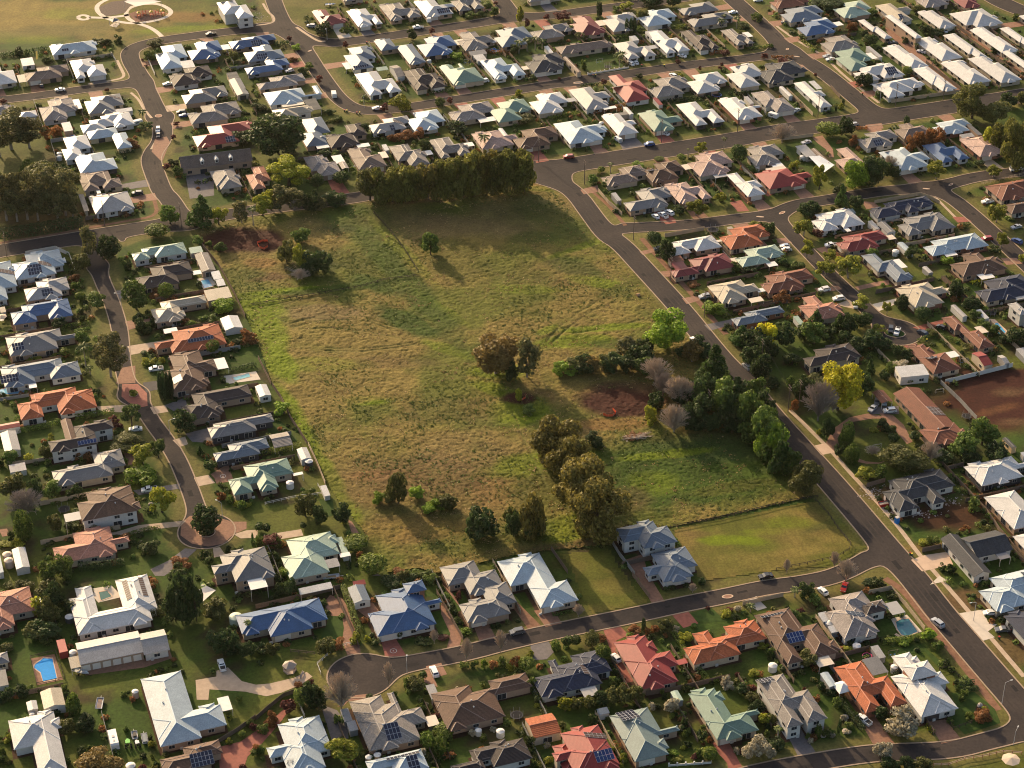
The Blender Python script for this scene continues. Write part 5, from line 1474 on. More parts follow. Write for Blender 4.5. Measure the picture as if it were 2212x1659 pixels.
def lobes(kind, rs):
    C = []
    if kind == 'round':
        for k in range(24):
            while True:
                c = rs.uniform(-1, 1, 3)
                if (c ** 2).sum() < 1: break
            C.append((c[0] * .36, c[1] * .36, .52 + c[2] * .36, rs.uniform(.09, .2)))
    elif kind == 'dome':                          # clipped or dense round bush
        for k in range(12): a = rs.uniform(0, 6.28); q = rs.uniform(0, .2); C.append((cos(a) * q, sin(a) * q, rs.uniform(.4, .58), rs.uniform(.28, .34)))
    elif kind == 'wide':                          # spreading, flat-topped with gaps
        for k in range(20):
            a = rs.uniform(0, 6.28); q = .38 * math.sqrt(rs.uniform(0, 1)); C.append((cos(a) * q, sin(a) * q, rs.uniform(.35, .85) - q * .4, rs.uniform(.10, .16)))
    elif kind == 'gum':
        for k in range(34):
            a = rs.uniform(0, 6.28); q = .38 * math.sqrt(rs.uniform(0, 1)); z = rs.uniform(.12, .92); q *= (1 - abs(z - .5) * 1.0)
            C.append((cos(a) * q, sin(a) * q, z, rs.uniform(.075, .14)))
    elif kind == 'tall':                          # casuarina / dense upright oval
        for k in range(34):
            z = rs.uniform(.06, .92); a = rs.uniform(0, 6.28); q = .33 * math.sqrt(rs.uniform(.2, 1)) * math.sqrt(max(.05, 1 - ((z - .45) / .58) ** 2)); C.append((cos(a) * q, sin(a) * q, z, rs.uniform(.10, .17)))
    elif kind == 'cone':
        for k in range(30):
            z = rs.uniform(.05, .96); a = rs.uniform(0, 6.28); q = .36 * (1 - z) * math.sqrt(rs.uniform(.3, 1)); C.append((cos(a) * q, sin(a) * q, z, .05 + .15 * (1 - z)))
    elif kind == 'column':
        for k in range(16): z = (k + .5) / 16; C.append((rs.uniform(-.06, .06), rs.uniform(-.06, .06), z, .12 + .3 * math.sin(pi * min(1, z * .85 + .12)) ** .8))
    elif kind == 'loose':                         # shrub mound of several stems
        for k in range(16): a = rs.uniform(0, 6.28); q = .36 * math.sqrt(rs.uniform(0, 1)); C.append((cos(a) * q, sin(a) * q, rs.uniform(.15, .8) - q * .6, rs.uniform(.12, .22)))
    return C
def crown_pts(kind, n, leaf, rs):
    C = np.array(lobes(kind, rs)); w = C[:, 3] ** 2; pick = rs.choice(len(C), n * 2, p=w / w.sum())
    d = rs.normal(size=(n * 2, 3)); d /= np.linalg.norm(d, axis=1, keepdims=True)
    rad = C[pick, 3:4] * rs.uniform(.72, 1.08, (n * 2, 1)); P = C[pick, :3] + d * rad * np.array((1, 1, .85 if kind != 'column' else .5))
    # drop the leaves buried deep inside other lobes
    dist = np.linalg.norm(P[:, None, :] - C[None, :, :3], axis=2) / C[None, :, 3]
    ok = (dist.min(1) > .62) & (P[:, 2] > 0.0)
    P, d = P[ok][:n], d[ok][:n]
    N_ = d + rs.normal(size=P.shape) * .55; N_ /= np.linalg.norm(N_, axis=1, keepdims=True)
    Q = leaf_quads(P, N_, leaf, rs)
    x = np.percentile(np.hypot(P[:, 0], P[:, 1]), 97.5); Q[..., :2] *= .5 / x; z0, z1 = np.percentile(P[:, 2], (0.5, 99.5)); Q[..., 2] = (Q[..., 2] - z0) / (z1 - z0) if kind != 'dome' else Q[..., 2] / z1
    return Q
def trunk_mesh(kind, rs, m):
    """unit trunk: height 1 to the crown top, limbs spreading into the crown; xy in crown widths"""
    mb = MB(); top = .55 if kind in ('gum', 'wide', 'round', 'tall') else .4
    lean = rs.uniform(-.03, .03, 2); mb.tube((0, 0, -.02), (lean[0], lean[1], top * .6), .045, .032, 7); mb.tube((lean[0], lean[1], top * .6), (lean[0] * 2, lean[1] * 2, top * 1.25), .032, .012, 6)
    for k in range(6 if kind != 'column' else 2):
        a = k * 1.05 + rs.uniform(-.3, .3); z = top * rs.uniform(.5, .95); q = rs.uniform(.18, .3)
        mb.tube((lean[0], lean[1], z), (cos(a) * q * .5, sin(a) * q * .5, z + .12), .02, .012, 5); mb.tube((cos(a) * q * .5, sin(a) * q * .5, z + .12), (cos(a) * q, sin(a) * q, z + .28), .012, .005, 4)
    return mb.mesh('trunk', m)
def bare_mesh(rs, m):
    """leafless crown: stems fanning from a short trunk to a rounded outline, fine twigs along them"""
    Q = []
    def seg(a, b, r0, r1):
        d = b - a; L = np.linalg.norm(d); d = d / (L + 1e-9); u = np.cross(d, (0.3, .5, .8)); u /= np.linalg.norm(u) + 1e-9; v = np.cross(d, u)
        for w1, w2 in ((u, -u), (v, -v)): Q.append([a + w1 * r0, a + w2 * r0, b + w2 * r1, b + w1 * r1])
    seg(np.array((0, 0, 0.)), np.array((0, 0, .2)), .03, .024)
    for k in range(100):
        th = rs.uniform(.05, 1.35) ** .9; ph = rs.uniform(0, 6.28); R = rs.uniform(.86, 1.0)
        e = np.array((math.sin(th) * cos(ph) * .5 * R, math.sin(th) * sin(ph) * .5 * R, .38 + .62 * math.cos(th) * R)); s = np.array((0, 0, rs.uniform(.1, .3))); c1 = s + (e - s) * .5 + np.array((0, 0, .07)) + rs.normal(size=3) * .02
        p = s
        for t in (.25, .5, .75, 1.0):
            q = (1 - t) ** 2 * s + 2 * t * (1 - t) * c1 + t * t * e; seg(p, q, .012 * (1.1 - t) + .004, .012 * (.85 - t * .8) + .003)
            if t > .3:
                for _ in range(5): dd = (q - p) / np.linalg.norm(q - p) + rs.normal(size=3) * .7; seg(p + (q - p) * rs.rand(), q + dd / np.linalg.norm(dd) * rs.uniform(.05, .11), .0045, .003)
            p = q
    V = np.array(Q); V[..., 2] /= V[..., 2].max(); return quads_mesh('branches', V, m)
def palm_mesh(rs, m):
    Q = []
    for k in range(18):
        a = k * 2 * pi / 18 + rs.uniform(-.15, .15); el = rs.uniform(.1, 1.1); L = rs.uniform(.42, .52); px = 0; pz = 0; n = 6
        path = []
        for s in range(n + 1):
            t = s / n; path.append((cos(a) * L * math.cos(el - t * 1.1) * t, sin(a) * L * math.cos(el - t * 1.1) * t, L * (math.sin(el) * t - .75 * t * t)))
        sx, sy = -sin(a), cos(a)
        for s in range(n):
            p, q = np.array(path[s]), np.array(path[s + 1]); w0 = .055 * math.sin(pi * (s + .3) / (n + .6)) + .01; w1 = .055 * math.sin(pi * (s + 1.3) / (n + .6)) + .01
            for sg in (1, -1):
                o0 = np.array((sx * w0 * sg, sy * w0 * sg, -w0 * .6)); o1 = np.array((sx * w1 * sg, sy * w1 * sg, -w1 * .6)); Q.append([p, q, q + o1, p + o0])
    return quads_mesh('fronds', np.array(Q), m)
BARK = mat('bark', (.10, .075, .055), .9, .1, .3, 3); BARKP = mat('pale_bark', (.30, .25, .20), .8, .1, .25, 3); TWIG = mat('twigs', (.52, .42, .32), .9, .1, .2, 3); TWIGD = mat('dark_twigs', (.36, .30, .25), .9, .1, .2, 3)
SPEC = {  # code: shape, colours, crown bottom share, words, name
 'dk': ('round', (.016, .030, .010), (.040, .060, .018), .10, 'dark green', 'tree'), 'md': ('round', (.035, .064, .013), (.090, .125, .024), .14, 'mid green', 'tree'),
 'ol': ('round', (.040, .048, .014), (.095, .095, .026), .14, 'olive green', 'tree'), 'bt': ('round', (.065, .115, .012), (.155, .21, .022), .10, 'bright green', 'tree'),
 'yl': ('wide', (.10, .12, .014), (.23, .225, .025), .28, 'yellow-green', 'tree'), 'yg': ('round', (.24, .23, .015), (.44, .40, .03), .12, 'vivid yellow-green', 'tree'),
 'gm': ('gum', (.040, .046, .018), (.110, .100, .035), .22, 'open olive', 'gum_tree'), 'gd': ('round', (.075, .052, .016), (.15, .105, .032), .14, 'golden brown', 'tree'),
 'gb': ('round', (.048, .044, .012), (.125, .105, .025), .04, 'brown-olive', 'pine_tree'), 'cs': ('round', (.050, .054, .013), (.125, .125, .028), .03, 'brown-green', 'casuarina_tree'),
 'cn': ('column', (.012, .026, .010), (.030, .050, .016), .02, 'dark slim', 'cypress_tree'), 'cg': ('column', (.035, .060, .012), (.080, .110, .020), .02, 'green upright', 'cypress_tree'),
 'hp': ('cone', (.022, .046, .012), (.055, .090, .020), .06, 'green conical', 'pine_tree'), 'dd': ('dome', (.018, .034, .010), (.045, .068, .018), .0, 'dense dark', 'round_tree'),
 'dm': ('dome', (.045, .070, .012), (.110, .130, .022), .0, 'dense rounded green', 'round_tree'), 'bu': ('loose', (.035, .058, .014), (.095, .120, .026), .0, 'bushy green', 'bush'),
 'bd': ('loose', (.018, .032, .010), (.050, .066, .018), .0, 'bushy dark green', 'bush'), 'by': ('loose', (.10, .11, .014), (.20, .20, .024), .0, 'bushy yellow-green', 'bush'),
 'rd': ('round', (.045, .016, .014), (.11, .040, .030), .2, 'dark red leaved', 'plum_tree'), 'ru': ('loose', (.10, .045, .016), (.19, .085, .03), .0, 'rusty brown', 'bush'),
 'pf': ('round', (.16, .14, .085), (.36, .32, .23), .1, 'cream flowering', 'tree'), 'st': ('wide', (.085, .10, .014), (.19, .185, .028), .34, 'young lime green', 'street_tree'),
 'so': ('wide', (.030, .050, .014), (.080, .100, .026), .3, 'rounded green', 'street_tree')}
CROWNS = {}
def get_crown(code, big):
    key = (code, big)
    if key not in CROWNS:
        sh, c0, c1, _, _, _ = SPEC[code]; L = []
        m = MATS.get('leaf_' + code) or leafmat('leaf_' + code, c0, c1)
        for v in range(3 if big < 2 else 2):
            rs = np.random.RandomState(abs(hash(code + 'x')) % 1000 * 0 + sum(ord(c) for c in code) * 7 + v * 13 + big)
            n, lf = ((520, .115), (1900, .062), (5200, .038))[big]
            if sh == 'gum': n = int(n * .8)
            L.append(quads_mesh('crown', crown_pts(sh, n, lf, rs), m))
        CROWNS[key] = L
    return CROWNS[key]
TRUNKS = {}
def get_trunk(kind, pale):
    k = (kind, pale)
    if k not in TRUNKS: TRUNKS[k] = trunk_mesh(kind, np.random.RandomState(len(TRUNKS) + 3), BARKP if pale else BARK)
    return TRUNKS[k]
BARES = [bare_mesh(np.random.RandomState(s), TWIG) for s in (1, 2)] + [bare_mesh(np.random.RandomState(5), TWIGD)]
PALMF = palm_mesh(np.random.RandomState(4), leafmat('leaf_palm', (.04, .058, .016), (.10, .115, .03)))
mb = MB(); mb.tube((0, 0, 0), (0, 0, 1), 1.0, .62, 8); PALMT = mb.mesh('trunk', BARKP)
SHRUBT = None
def size_word(H): return 'small ' if H < 4 else 'medium ' if H < 8 else 'tall ' if H < 14 else 'very tall '
def plant(p, W, H, code, label=None, group=None):
    rz = RND.uniform(0, 6.28)
    if code in ('ba', 'bk', 'pl'):
        nm = {'ba': 'bare_tree', 'bk': 'bare_tree', 'pl': 'palm_tree'}[code]
        root = thing(nm, label or (size_word(H) + {'ba': 'leafless twiggy tree', 'bk': 'dark leafless tree', 'pl': 'palm tree with arching fronds'}[code]), nm.replace('_', ' '), (p[0], p[1], 0), rz, group)
        if code == 'pl':
            t = link('trunk', PALMT, root); t.scale = (.22, .22, H - W * .12); f = link('crown', PALMF, root, (0, 0, H - W * .12)); f.scale = (W, W, W)
        else:
            f = link('crown', BARES[2] if code == 'bk' else RND.choice(BARES[:2]), root); f.scale = (W, W, H)
        return root
    sh, c0, c1, bot, words, nm = SPEC[code]; big = 0 if W < 4.2 else 1 if W < 10.5 else 2
    root = thing(nm, label or (size_word(H) + words + ' ' + nm.replace('_', ' ')), nm.replace('_', ' '), (p[0], p[1], 0), rz, group)
    hb = H * bot
    c = link('crown', RND.choice(get_crown(code, big)), root, (0, 0, hb)); c.scale = (W * RND.uniform(1.0, 1.22), W * RND.uniform(1.0, 1.2), (H - hb) * 1.04)
    if bot > .03 or H > 4: t = link('trunk', get_trunk(sh, code in ('gm', 'gd', 'st')), root); t.scale = (W if bot > .1 else W * .6, W if bot > .1 else W * .6, H * .8)
    return root
TREES = """
00 100 930 1359 340 gm;00 255 985 1330 260 gm;00 0 1000 1400 220 gm;00 250 1380 1565 130 cg;00 430 1370 1710 340 ol;00 570 1430 1700 250 ol;00 310 1500 1760 260 ol;00 110 1540 1800 280 ol;00 -10 1530 1830 220 ol
01 60 -160 300 260 gm;01 240 -200 290 260 gm;01 420 -190 250 280 gm;01 570 -180 250 240 gm;01 150 -60 300 230 gm;01 330 -60 290 230 gm;01 500 -50 270 220 gm;01 630 0 240 150 gm
00 1020 305 385 75 bd;00 1340 335 420 140 ol;00 2030 440 540 90 ol;00 1235 940 1050 110 pl;00 1260 1050 1150 115 so;00 820 335 390 80 bd;00 880 335 395 90 bd;00 940 335 400 80 bd;00 170 410 490 90 bd;00 228 445 505 60 bd;00 400 490 550 80 bd;00 1300 440 540 110 bu
00 1150 1190 1290 120 ru;00 1440 1410 1480 60 rd;00 1390 1130 1160 10 st;00 1500 1160 1215 50 rd;00 1530 1050 1095 50 rd;00 1232 505 530 30 rd;00 1262 558 585 35 rd;00 925 760 800 40 rd;00 30 850 900 60 rd;00 1700 1130 1210 60 bu;00 1500 1370 1440 90 bd;00 1540 1430 1540 100 md;00 1950 1240 1290 110 bd;00 2090 1130 1260 190 dk;00 490 1080 1190 100 ru;00 395 1080 1220 80 ru;00 2120 770 840 80 bd
01 1755 20 325 230 hp;01 1470 115 305 165 md;01 1355 275 415 190 dm;01 945 375 605 185 dk;01 715 525 700 180 ol;01 775 300 600 120 gm;01 835 865 1020 165 md;01 1180 765 1060 240 md;01 960 1225 1650 270 gm;01 750 1300 1570 170 pl;01 720 1200 1330 120 md;01 1940 925 1065 180 bt;01 1890 110 310 160 yl;01 2090 80 300 130 gm;01 2190 120 300 110 pl;01 1200 1050 1160 90 dk;01 1250 1090 1240 130 bd;01 1330 1090 1180 90 bd;01 1705 375 465 90 md;01 1910 430 540 110 md
01 1440 780 930 130 cg;01 1360 840 920 120 ru;01 1500 850 920 120 bd;01 520 1085 1195 115 dk;01 1850 1275 1410 140 dm;01 1395 1590 1790 45 cn;01 1425 1590 1790 45 cn;01 1455 1590 1790 45 cn;01 1485 1590 1790 45 cn;01 650 770 860 80 md;01 695 860 945 90 dm;01 700 1000 1050 50 bd;01 720 1060 1130 60 bd;01 560 1350 1430 90 dm;01 480 1390 1440 90 by;01 290 1420 1470 120 by;01 1630 850 900 110 dm;01 1650 1110 1170 70 dm;01 1760 1060 1130 80 md;01 1840 1060 1150 100 md;01 1540 1060 1160 110 dk;01 1600 1080 1150 70 ru;01 2060 1250 1330 110 bd;01 2150 1180 1320 150 ru;01 2000 1110 1180 80 bd;01 1260 1430 1500 70 by;01 1330 1430 1490 60 by;01 1400 1430 1490 60 by;01 1110 590 680 80 bd;01 1240 1370 1410 60 dd;01 1380 1310 1360 60 bd;01 780 1490 1580 100 pl;01 640 700 790 110 ru;01 1800 420 480 60 bu
11 1510 350 575 145 md;11 400 300 465 150 md;11 265 425 640 160 ol;11 400 465 700 130 yl;11 540 475 735 220 dk;11 470 560 740 150 dk;11 680 -10 150 220 dk;11 480 -10 200 150 dk;11 60 20 245 170 yl;11 200 -60 200 210 gm;11 330 -40 190 170 gm;11 560 50 190 130 gm;11 130 -30 180 140 yl;11 390 650 770 170 ba
11 2070 1235 1650 390 gd
10 195 990 1410 400 dk;10 285 1345 1670 350 yl;10 530 1505 1655 115 dd;10 735 1485 1615 145 dd;10 590 1290 1370 110 dk;10 700 1300 1380 100 bu;10 830 1180 1300 20 st
10 985 1457 1775 224 ol;10 1080 1458 1772 193 cs;10 1180 1463 1765 228 cs;10 1290 1438 1760 217 cs;10 1390 1441 1752 223 cs;10 1490 1403 1745 220 gb;10 1590 1395 1740 187 cs;10 1690 1355 1732 230 cs;10 1790 1353 1725 212 cs;10 1890 1315 1715 200 cs;10 1990 1301 1708 193 gb;10 2080 1317 1702 222 cs;10 2170 1302 1694 229 cs;10 2260 1305 1690 232 cs;10 2320 1317 1684 198 cs
10 590 190 330 155 dk;10 1240 810 980 200 by;10 1720 1045 1185 190 dk;10 1410 1105 1205 100 ru;10 1290 1125 1225 150 ru;10 1180 1150 1230 100 ru;10 350 380 445 80 bt;10 1970 1155 1300 130 pl;10 940 1060 1160 80 dk;10 290 310 365 40 rd;10 775 355 425 45 rd;10 550 650 730 55 rd;10 1680 840 905 50 rd;10 1520 240 305 55 rd;10 1340 250 365 90 dk;10 600 1150 1220 80 dm;10 1110 890 980 70 rd;10 2070 10 50 40 rd;10 410 575 650 90 bd;10 460 540 600 60 bu;10 100 735 810 80 bd;10 320 485 540 80 ru;10 700 1000 1060 90 bu;10 1590 845 930 90 bu;10 1460 1190 1320 110 bd;10 760 240 300 70 bu;10 30 880 980 140 bd;10 640 940 1000 90 bd
10 1080 1150 1200 60 bd;10 1720 450 520 100 bt;10 1800 410 470 100 bu;10 440 180 210 40 dd;10 1990 10 80 100 bu;10 1850 100 170 110 bu;10 1940 100 160 90 bu;10 2060 60 150 90 md
20 440 95 200 130 rd;20 300 120 180 55 rd;20 745 15 150 32 cn;20 765 25 150 28 cn;20 980 15 105 120 yl;20 890 50 110 80 bu;20 1210 -60 85 200 dk;20 1390 -60 90 130 dk;20 1130 80 200 100 ol;20 990 165 300 36 cn;20 1028 165 305 36 cn;20 1055 150 305 40 cn;20 60 340 470 110 pl;20 130 320 450 110 pl;20 200 310 440 110 pl;20 260 330 430 100 pl;20 20 380 470 90 bd;20 930 440 580 140 pl;20 600 275 360 110 ol;20 1965 1255 1425 130 dd;20 1630 1230 1345 110 yl;20 850 1400 1500 75 pl;20 1830 1180 1300 70 pl;20 1520 1280 1370 40 pl;20 1435 510 565 50 rd;20 1625 570 615 30 rd;20 700 1505 1600 95 md;20 770 1440 1500 60 dm;20 70 60 230 70 yl;20 130 160 250 45 rd;20 820 1560 1640 80 bu;20 1810 155 250 100 pl;20 1940 140 250 90 pl;20 1830 120 200 60 pl;20 2110 110 200 90 bu;20 2010 190 260 110 bd;20 1100 635 690 65 dk;20 790 680 740 50 rd;20 520 220 290 60 bu;20 620 520 610 45 bu;20 180 640 710 80 bd;20 410 665 700 30 rd;20 1815 540 580 35 rd;20 1800 570 610 40 rd;20 2180 460 520 60 rd;20 60 770 840 60 by;20 70 980 1090 190 ol;20 720 1035 1090 45 bu;20 2000 780 850 80 dk;20 1225 730 830 90 bu;20 1090 225 290 90 bu;20 1460 1330 1400 80 dm;20 1080 1400 1460 110 bt;20 1270 1370 1400 90 dm;20 430 350 390 70 bd;20 1840 430 500 80 rd;20 110 1310 1340 70 by;20 2060 1430 1500 80 md;20 1210 730 780 60 ol;20 1460 630 690 70 by;20 1600 770 820 80 bd
30 515 1055 1205 175 dm;30 665 1015 1195 140 dk;30 1195 1000 1078 50 cn;30 1760 715 1080 290 ol;30 1940 860 1110 260 ol;30 2060 800 960 150 dk;30 2130 1030 1500 260 cs;30 2010 1070 1330 200 cs;30 1900 1080 1290 130 yl;30 2190 780 930 150 ol;30 250 110 195 110 bt;30 520 -20 115 230 dk;30 620 0 90 120 dk;30 885 285 410 110 dk;30 810 640 765 120 dk;30 860 640 760 90 dk;30 1195 570 655 90 dm;30 960 785 875 75 dd;30 750 1385 1670 230 bt;30 900 1340 1650 230 dk;30 440 1440 1665 130 yl;30 1450 1400 1555 150 st;30 1945 1425 1535 140 st;30 1300 1130 1290 110 ru;30 1390 1110 1280 110 ru;30 1480 1110 1250 110 ru;30 1240 1170 1310 100 ru;30 1300 40 130 110 ol;30 1390 50 120 100 bu;30 1360 205 310 100 dk;30 1460 250 330 110 dk;30 650 855 905 22 cn;30 585 920 965 20 cn;30 630 890 950 45 by;30 220 1380 1490 90 yl;30 330 290 360 120 bu;30 720 180 280 100 ru;30 1100 480 530 90 rd;30 870 520 570 70 dk;30 950 520 560 60 dm;30 850 1180 1280 120 md;30 740 1170 1270 90 ru;30 1070 1400 1560 130 dk;30 810 1530 1620 120 bt;30 1050 1330 1480 150 ba;30 120 1050 1250 260 ba;30 1280 370 430 60 pl;30 1420 500 560 60 pl;30 1180 320 380 60 bd;30 1960 410 470 80 bd;30 2050 500 560 60 pl;30 1830 1380 1440 70 dd;30 620 1590 1680 110 bd;30 830 260 330 70 dk;30 120 500 560 100 rd;30 250 570 610 50 bd;30 410 630 670 30 rd;30 1170 130 170 80 bd;30 2140 120 180 60 bu;30 20 380 420 50 bu;30 1480 1420 1470 60 dk;30 2080 540 570 60 rd;30 890 70 150 90 bu
31 600 1490 1950 340 yg;31 20 1125 1340 140 yg;31 395 1115 1355 220 md;31 410 1005 1180 130 hp;31 610 1040 1220 120 hp;31 115 1110 1360 200 dk;31 210 1390 1520 150 dk;31 1340 995 1145 140 dd;31 1610 775 930 130 dk;31 1750 900 1040 150 dk;31 1235 470 595 110 dk;31 895 480 585 110 md;31 1160 885 1030 100 cn;31 690 560 755 200 st;31 490 580 745 150 st;31 305 235 390 160 st;31 335 410 580 110 st;31 530 500 600 100 st;31 805 885 1020 150 st;31 1025 945 1060 80 st;31 340 80 235 170 dk;31 400 85 220 110 dk;31 630 -70 165 120 hp;31 755 30 150 120 dk;31 1970 100 270 160 st;31 2015 345 485 110 st;31 2200 535 615 80 st;31 115 850 985 150 ru;31 110 565 650 90 dd;31 700 1050 1250 120 dk;31 800 1020 1190 150 dk;31 890 1200 1380 200 dk;31 770 1260 1400 150 dk;31 990 1260 1380 160 dk;31 1120 1305 1440 110 dk;31 1210 1360 1470 110 dk;31 950 1150 1240 130 yl;31 520 1150 1300 150 dk;31 650 1200 1330 120 dk;31 300 1150 1290 120 dk;31 20 260 400 90 dk;31 430 320 410 90 rd;31 540 340 390 60 bd;31 620 335 385 70 bd;31 660 480 580 110 ba;31 600 530 590 100 ru;31 1540 555 640 110 bt;31 1640 550 610 110 dk;31 1390 720 770 70 bu;31 1780 1010 1110 110 md;31 1850 1090 1200 100 md;31 1950 1140 1250 110 md;31 2150 1170 1350 200 dk;31 2050 1230 1330 100 dk;31 1420 1180 1260 110 ol;31 1540 1130 1180 70 by;31 880 1440 1590 80 hp;31 1060 1470 1560 90 bu;31 1150 1450 1540 130 pf;31 1000 1540 1640 100 dk;31 1200 1550 1659 130 md;31 180 1380 1480 80 md;31 260 600 680 120 bu;31 110 660 700 110 dm;31 880 1620 1700 70 cn;31 200 1590 1720 100 md;31 410 1580 1700 200 ol;31 40 1600 1720 110 dk;31 1960 460 540 90 bd;31 1080 800 820 20 rd
21 1310 1035 1425 390 bt;21 1140 1265 1425 150 dk;21 970 1250 1460 200 gm;21 820 1400 1585 180 ol;21 620 1400 1600 190 dk;21 480 1455 1605 180 bt;21 1020 1400 1600 170 dk;21 1240 1395 1680 310 ba;21 1430 1560 1850 280 ba;21 1555 1290 1510 190 gd;21 1740 1310 1760 270 hp;21 1830 1540 1690 130 md;21 130 1265 1650 220 gm;21 1235 345 480 130 dd;21 1340 415 620 130 dk;21 1730 950 1080 180 bt;21 1590 60 210 180 st;21 1430 110 200 110 dk;21 1800 0 110 100 yl;21 2060 600 720 220 dk;21 1940 600 700 100 bu;21 1980 1140 1330 170 hp;21 2080 1180 1400 200 dk;21 2170 1130 1330 120 yg;21 2060 1330 1520 160 dk;21 2150 1380 1640 190 dk;21 2200 1250 1500 160 dk;21 -10 1450 1659 110 dk;21 1500 1330 1440 160 dk;21 1310 720 790 10 st;21 1560 770 830 120 ru;21 2170 260 350 90 dk;21 2090 250 290 70 by
22 1950 -40 250 220 dk;22 1980 120 420 230 md;22 2080 280 560 230 md;22 2120 -60 200 180 md;22 1880 60 400 200 dk;22 1660 60 380 200 dk;22 1300 -120 120 200 bk;22 1500 -60 200 220 ba;32 -20 60 380 200 dk;32 60 350 700 200 bt;32 150 500 790 190 hp;32 0 470 700 200 md;21 560 1430 1600 210 ol;21 700 1420 1600 160 gd;21 900 1370 1600 220 dk;21 1100 1320 1520 210 dk;21 1640 1250 1460 210 dk;21 1150 1420 1620 180 md;22 1500 -20 200 240 dk;22 1660 -80 250 240 dk;22 1560 140 400 200 dk;21 400 1480 1610 130 bt;22 500 450 900 330 gb;22 660 640 1180 390 gb;22 400 290 770 430 gb;22 560 590 1100 400 gb;22 740 765 1360 420 gb;22 720 415 570 160 dk;22 170 920 1345 200 gb;22 150 1060 1350 310 dk;22 10 1080 1350 120 dk;22 1400 145 440 280 ba;22 1610 220 340 150 ba;22 1230 60 250 160 dk;22 1190 180 360 120 by;22 1840 -60 340 260 md;22 1830 130 330 110 yg;22 2050 60 470 230 md;22 2150 200 610 230 md;22 2180 380 650 180 bt;22 1580 250 430 190 dk;22 1720 220 430 180 dk;22 1900 230 460 180 dk;22 1060 420 500 200 ru;22 2000 30 300 160 hp;22 1500 180 400 170 dk;22 150 180 270 120 bu;22 60 40 180 60 yl
32 -40 170 520 220 md;32 40 280 640 220 md;32 100 430 800 180 hp;32 180 560 820 210 md;32 310 665 1000 290 ol;32 1845 285 570 230 md;32 1680 425 660 240 md;32 1150 495 800 400 ol;32 1390 475 700 210 ba;32 840 690 850 190 yl;32 960 690 840 100 md;32 430 -60 340 350 bk;32 300 -60 180 150 dk;32 505 295 500 110 dk;32 680 325 545 120 cg;32 720 515 700 120 cg;32 610 520 640 90 dk;32 1080 430 530 90 dd;32 1270 410 500 100 dk;32 1360 400 490 90 dm;32 1500 570 700 160 dk;32 1590 600 700 150 ol;32 1290 560 720 120 ol;32 230 130 240 60 ru;32 560 60 250 180 ba;32 1000 310 410 110 bd;32 1060 360 440 90 bd;32 920 380 420 80 by;32 440 385 440 50 by;32 1780 980 1110 110 bu;32 1420 1310 1400 110 bu;32 1350 1340 1400 110 by;32 1700 1220 1280 90 ru;32 1590 1560 1659 90 bd;32 1500 1550 1620 70 bd;32 670 1490 1720 200 ba;32 570 1430 1600 100 ba;32 160 1500 1640 70 ba;32 900 520 620 150 ba;32 830 -100 120 150 dk;32 700 -60 60 200 dk;32 1950 500 700 200 dk;32 1750 560 720 160 dk
02 1140 170 395 175 so;02 1370 465 660 130 so;02 1400 845 1155 250 yl;02 1210 720 895 260 bt;02 1235 515 730 200 yl;02 1120 425 600 290 ol;02 1600 235 450 180 dk;02 1785 1045 1310 240 dk;02 450 830 1010 180 md;02 130 765 1010 230 ol;02 300 820 1030 150 dk;02 230 880 1160 350 bk;02 215 1095 1370 150 cg;02 490 1125 1290 130 ol;02 85 565 705 140 md;02 410 525 670 120 ol;02 670 865 990 90 dk;02 1395 -100 145 36 cn;02 1425 -100 145 36 cn;02 1458 -100 140 36 cn;02 1490 -100 140 36 cn;02 560 1470 1710 190 bu;02 400 1530 1760 200 bu;02 1540 1550 1760 200 bd;02 1820 665 760 100 dd;02 1730 530 620 60 hp;02 1790 610 700 50 hp;02 1620 180 280 110 bd;02 250 600 680 80 by;02 440 420 465 50 by;02 437 455 490 45 by;02 465 485 520 50 by;02 1150 505 570 50 by;02 670 1070 1160 90 pl;02 985 270 370 90 rd;02 1030 330 400 80 rd;02 1035 385 425 80 bu;02 620 1180 1260 120 bd;02 820 1210 1290 70 pf;02 1040 1130 1210 80 dk;02 1130 1130 1190 70 dk;02 930 1170 1240 100 bd;02 1080 1290 1380 100 ru;02 1300 1350 1480 160 bd;02 1990 960 1040 70 cg;02 2090 1010 1090 70 cg;02 1920 930 1010 70 ru;02 2050 1010 1060 60 by;02 2140 1020 1070 60 by;02 1785 1430 1520 80 dd;02 1810 1490 1570 80 dd;02 1560 1480 1600 180 ru;02 1980 1400 1480 60 bd;02 2190 1290 1430 40 hp;02 2060 1400 1480 90 bd;02 100 1270 1350 60 bd;02 160 1330 1400 60 by;02 180 1370 1420 90 by;02 60 1380 1420 130 by;02 680 570 650 90 ru;02 760 590 680 90 ru;02 1450 330 440 10 st;02 1880 620 690 80 ru;02 660 1000 1060 60 bu;02 10 630 720 80 bd;02 600 910 1000 80 bd
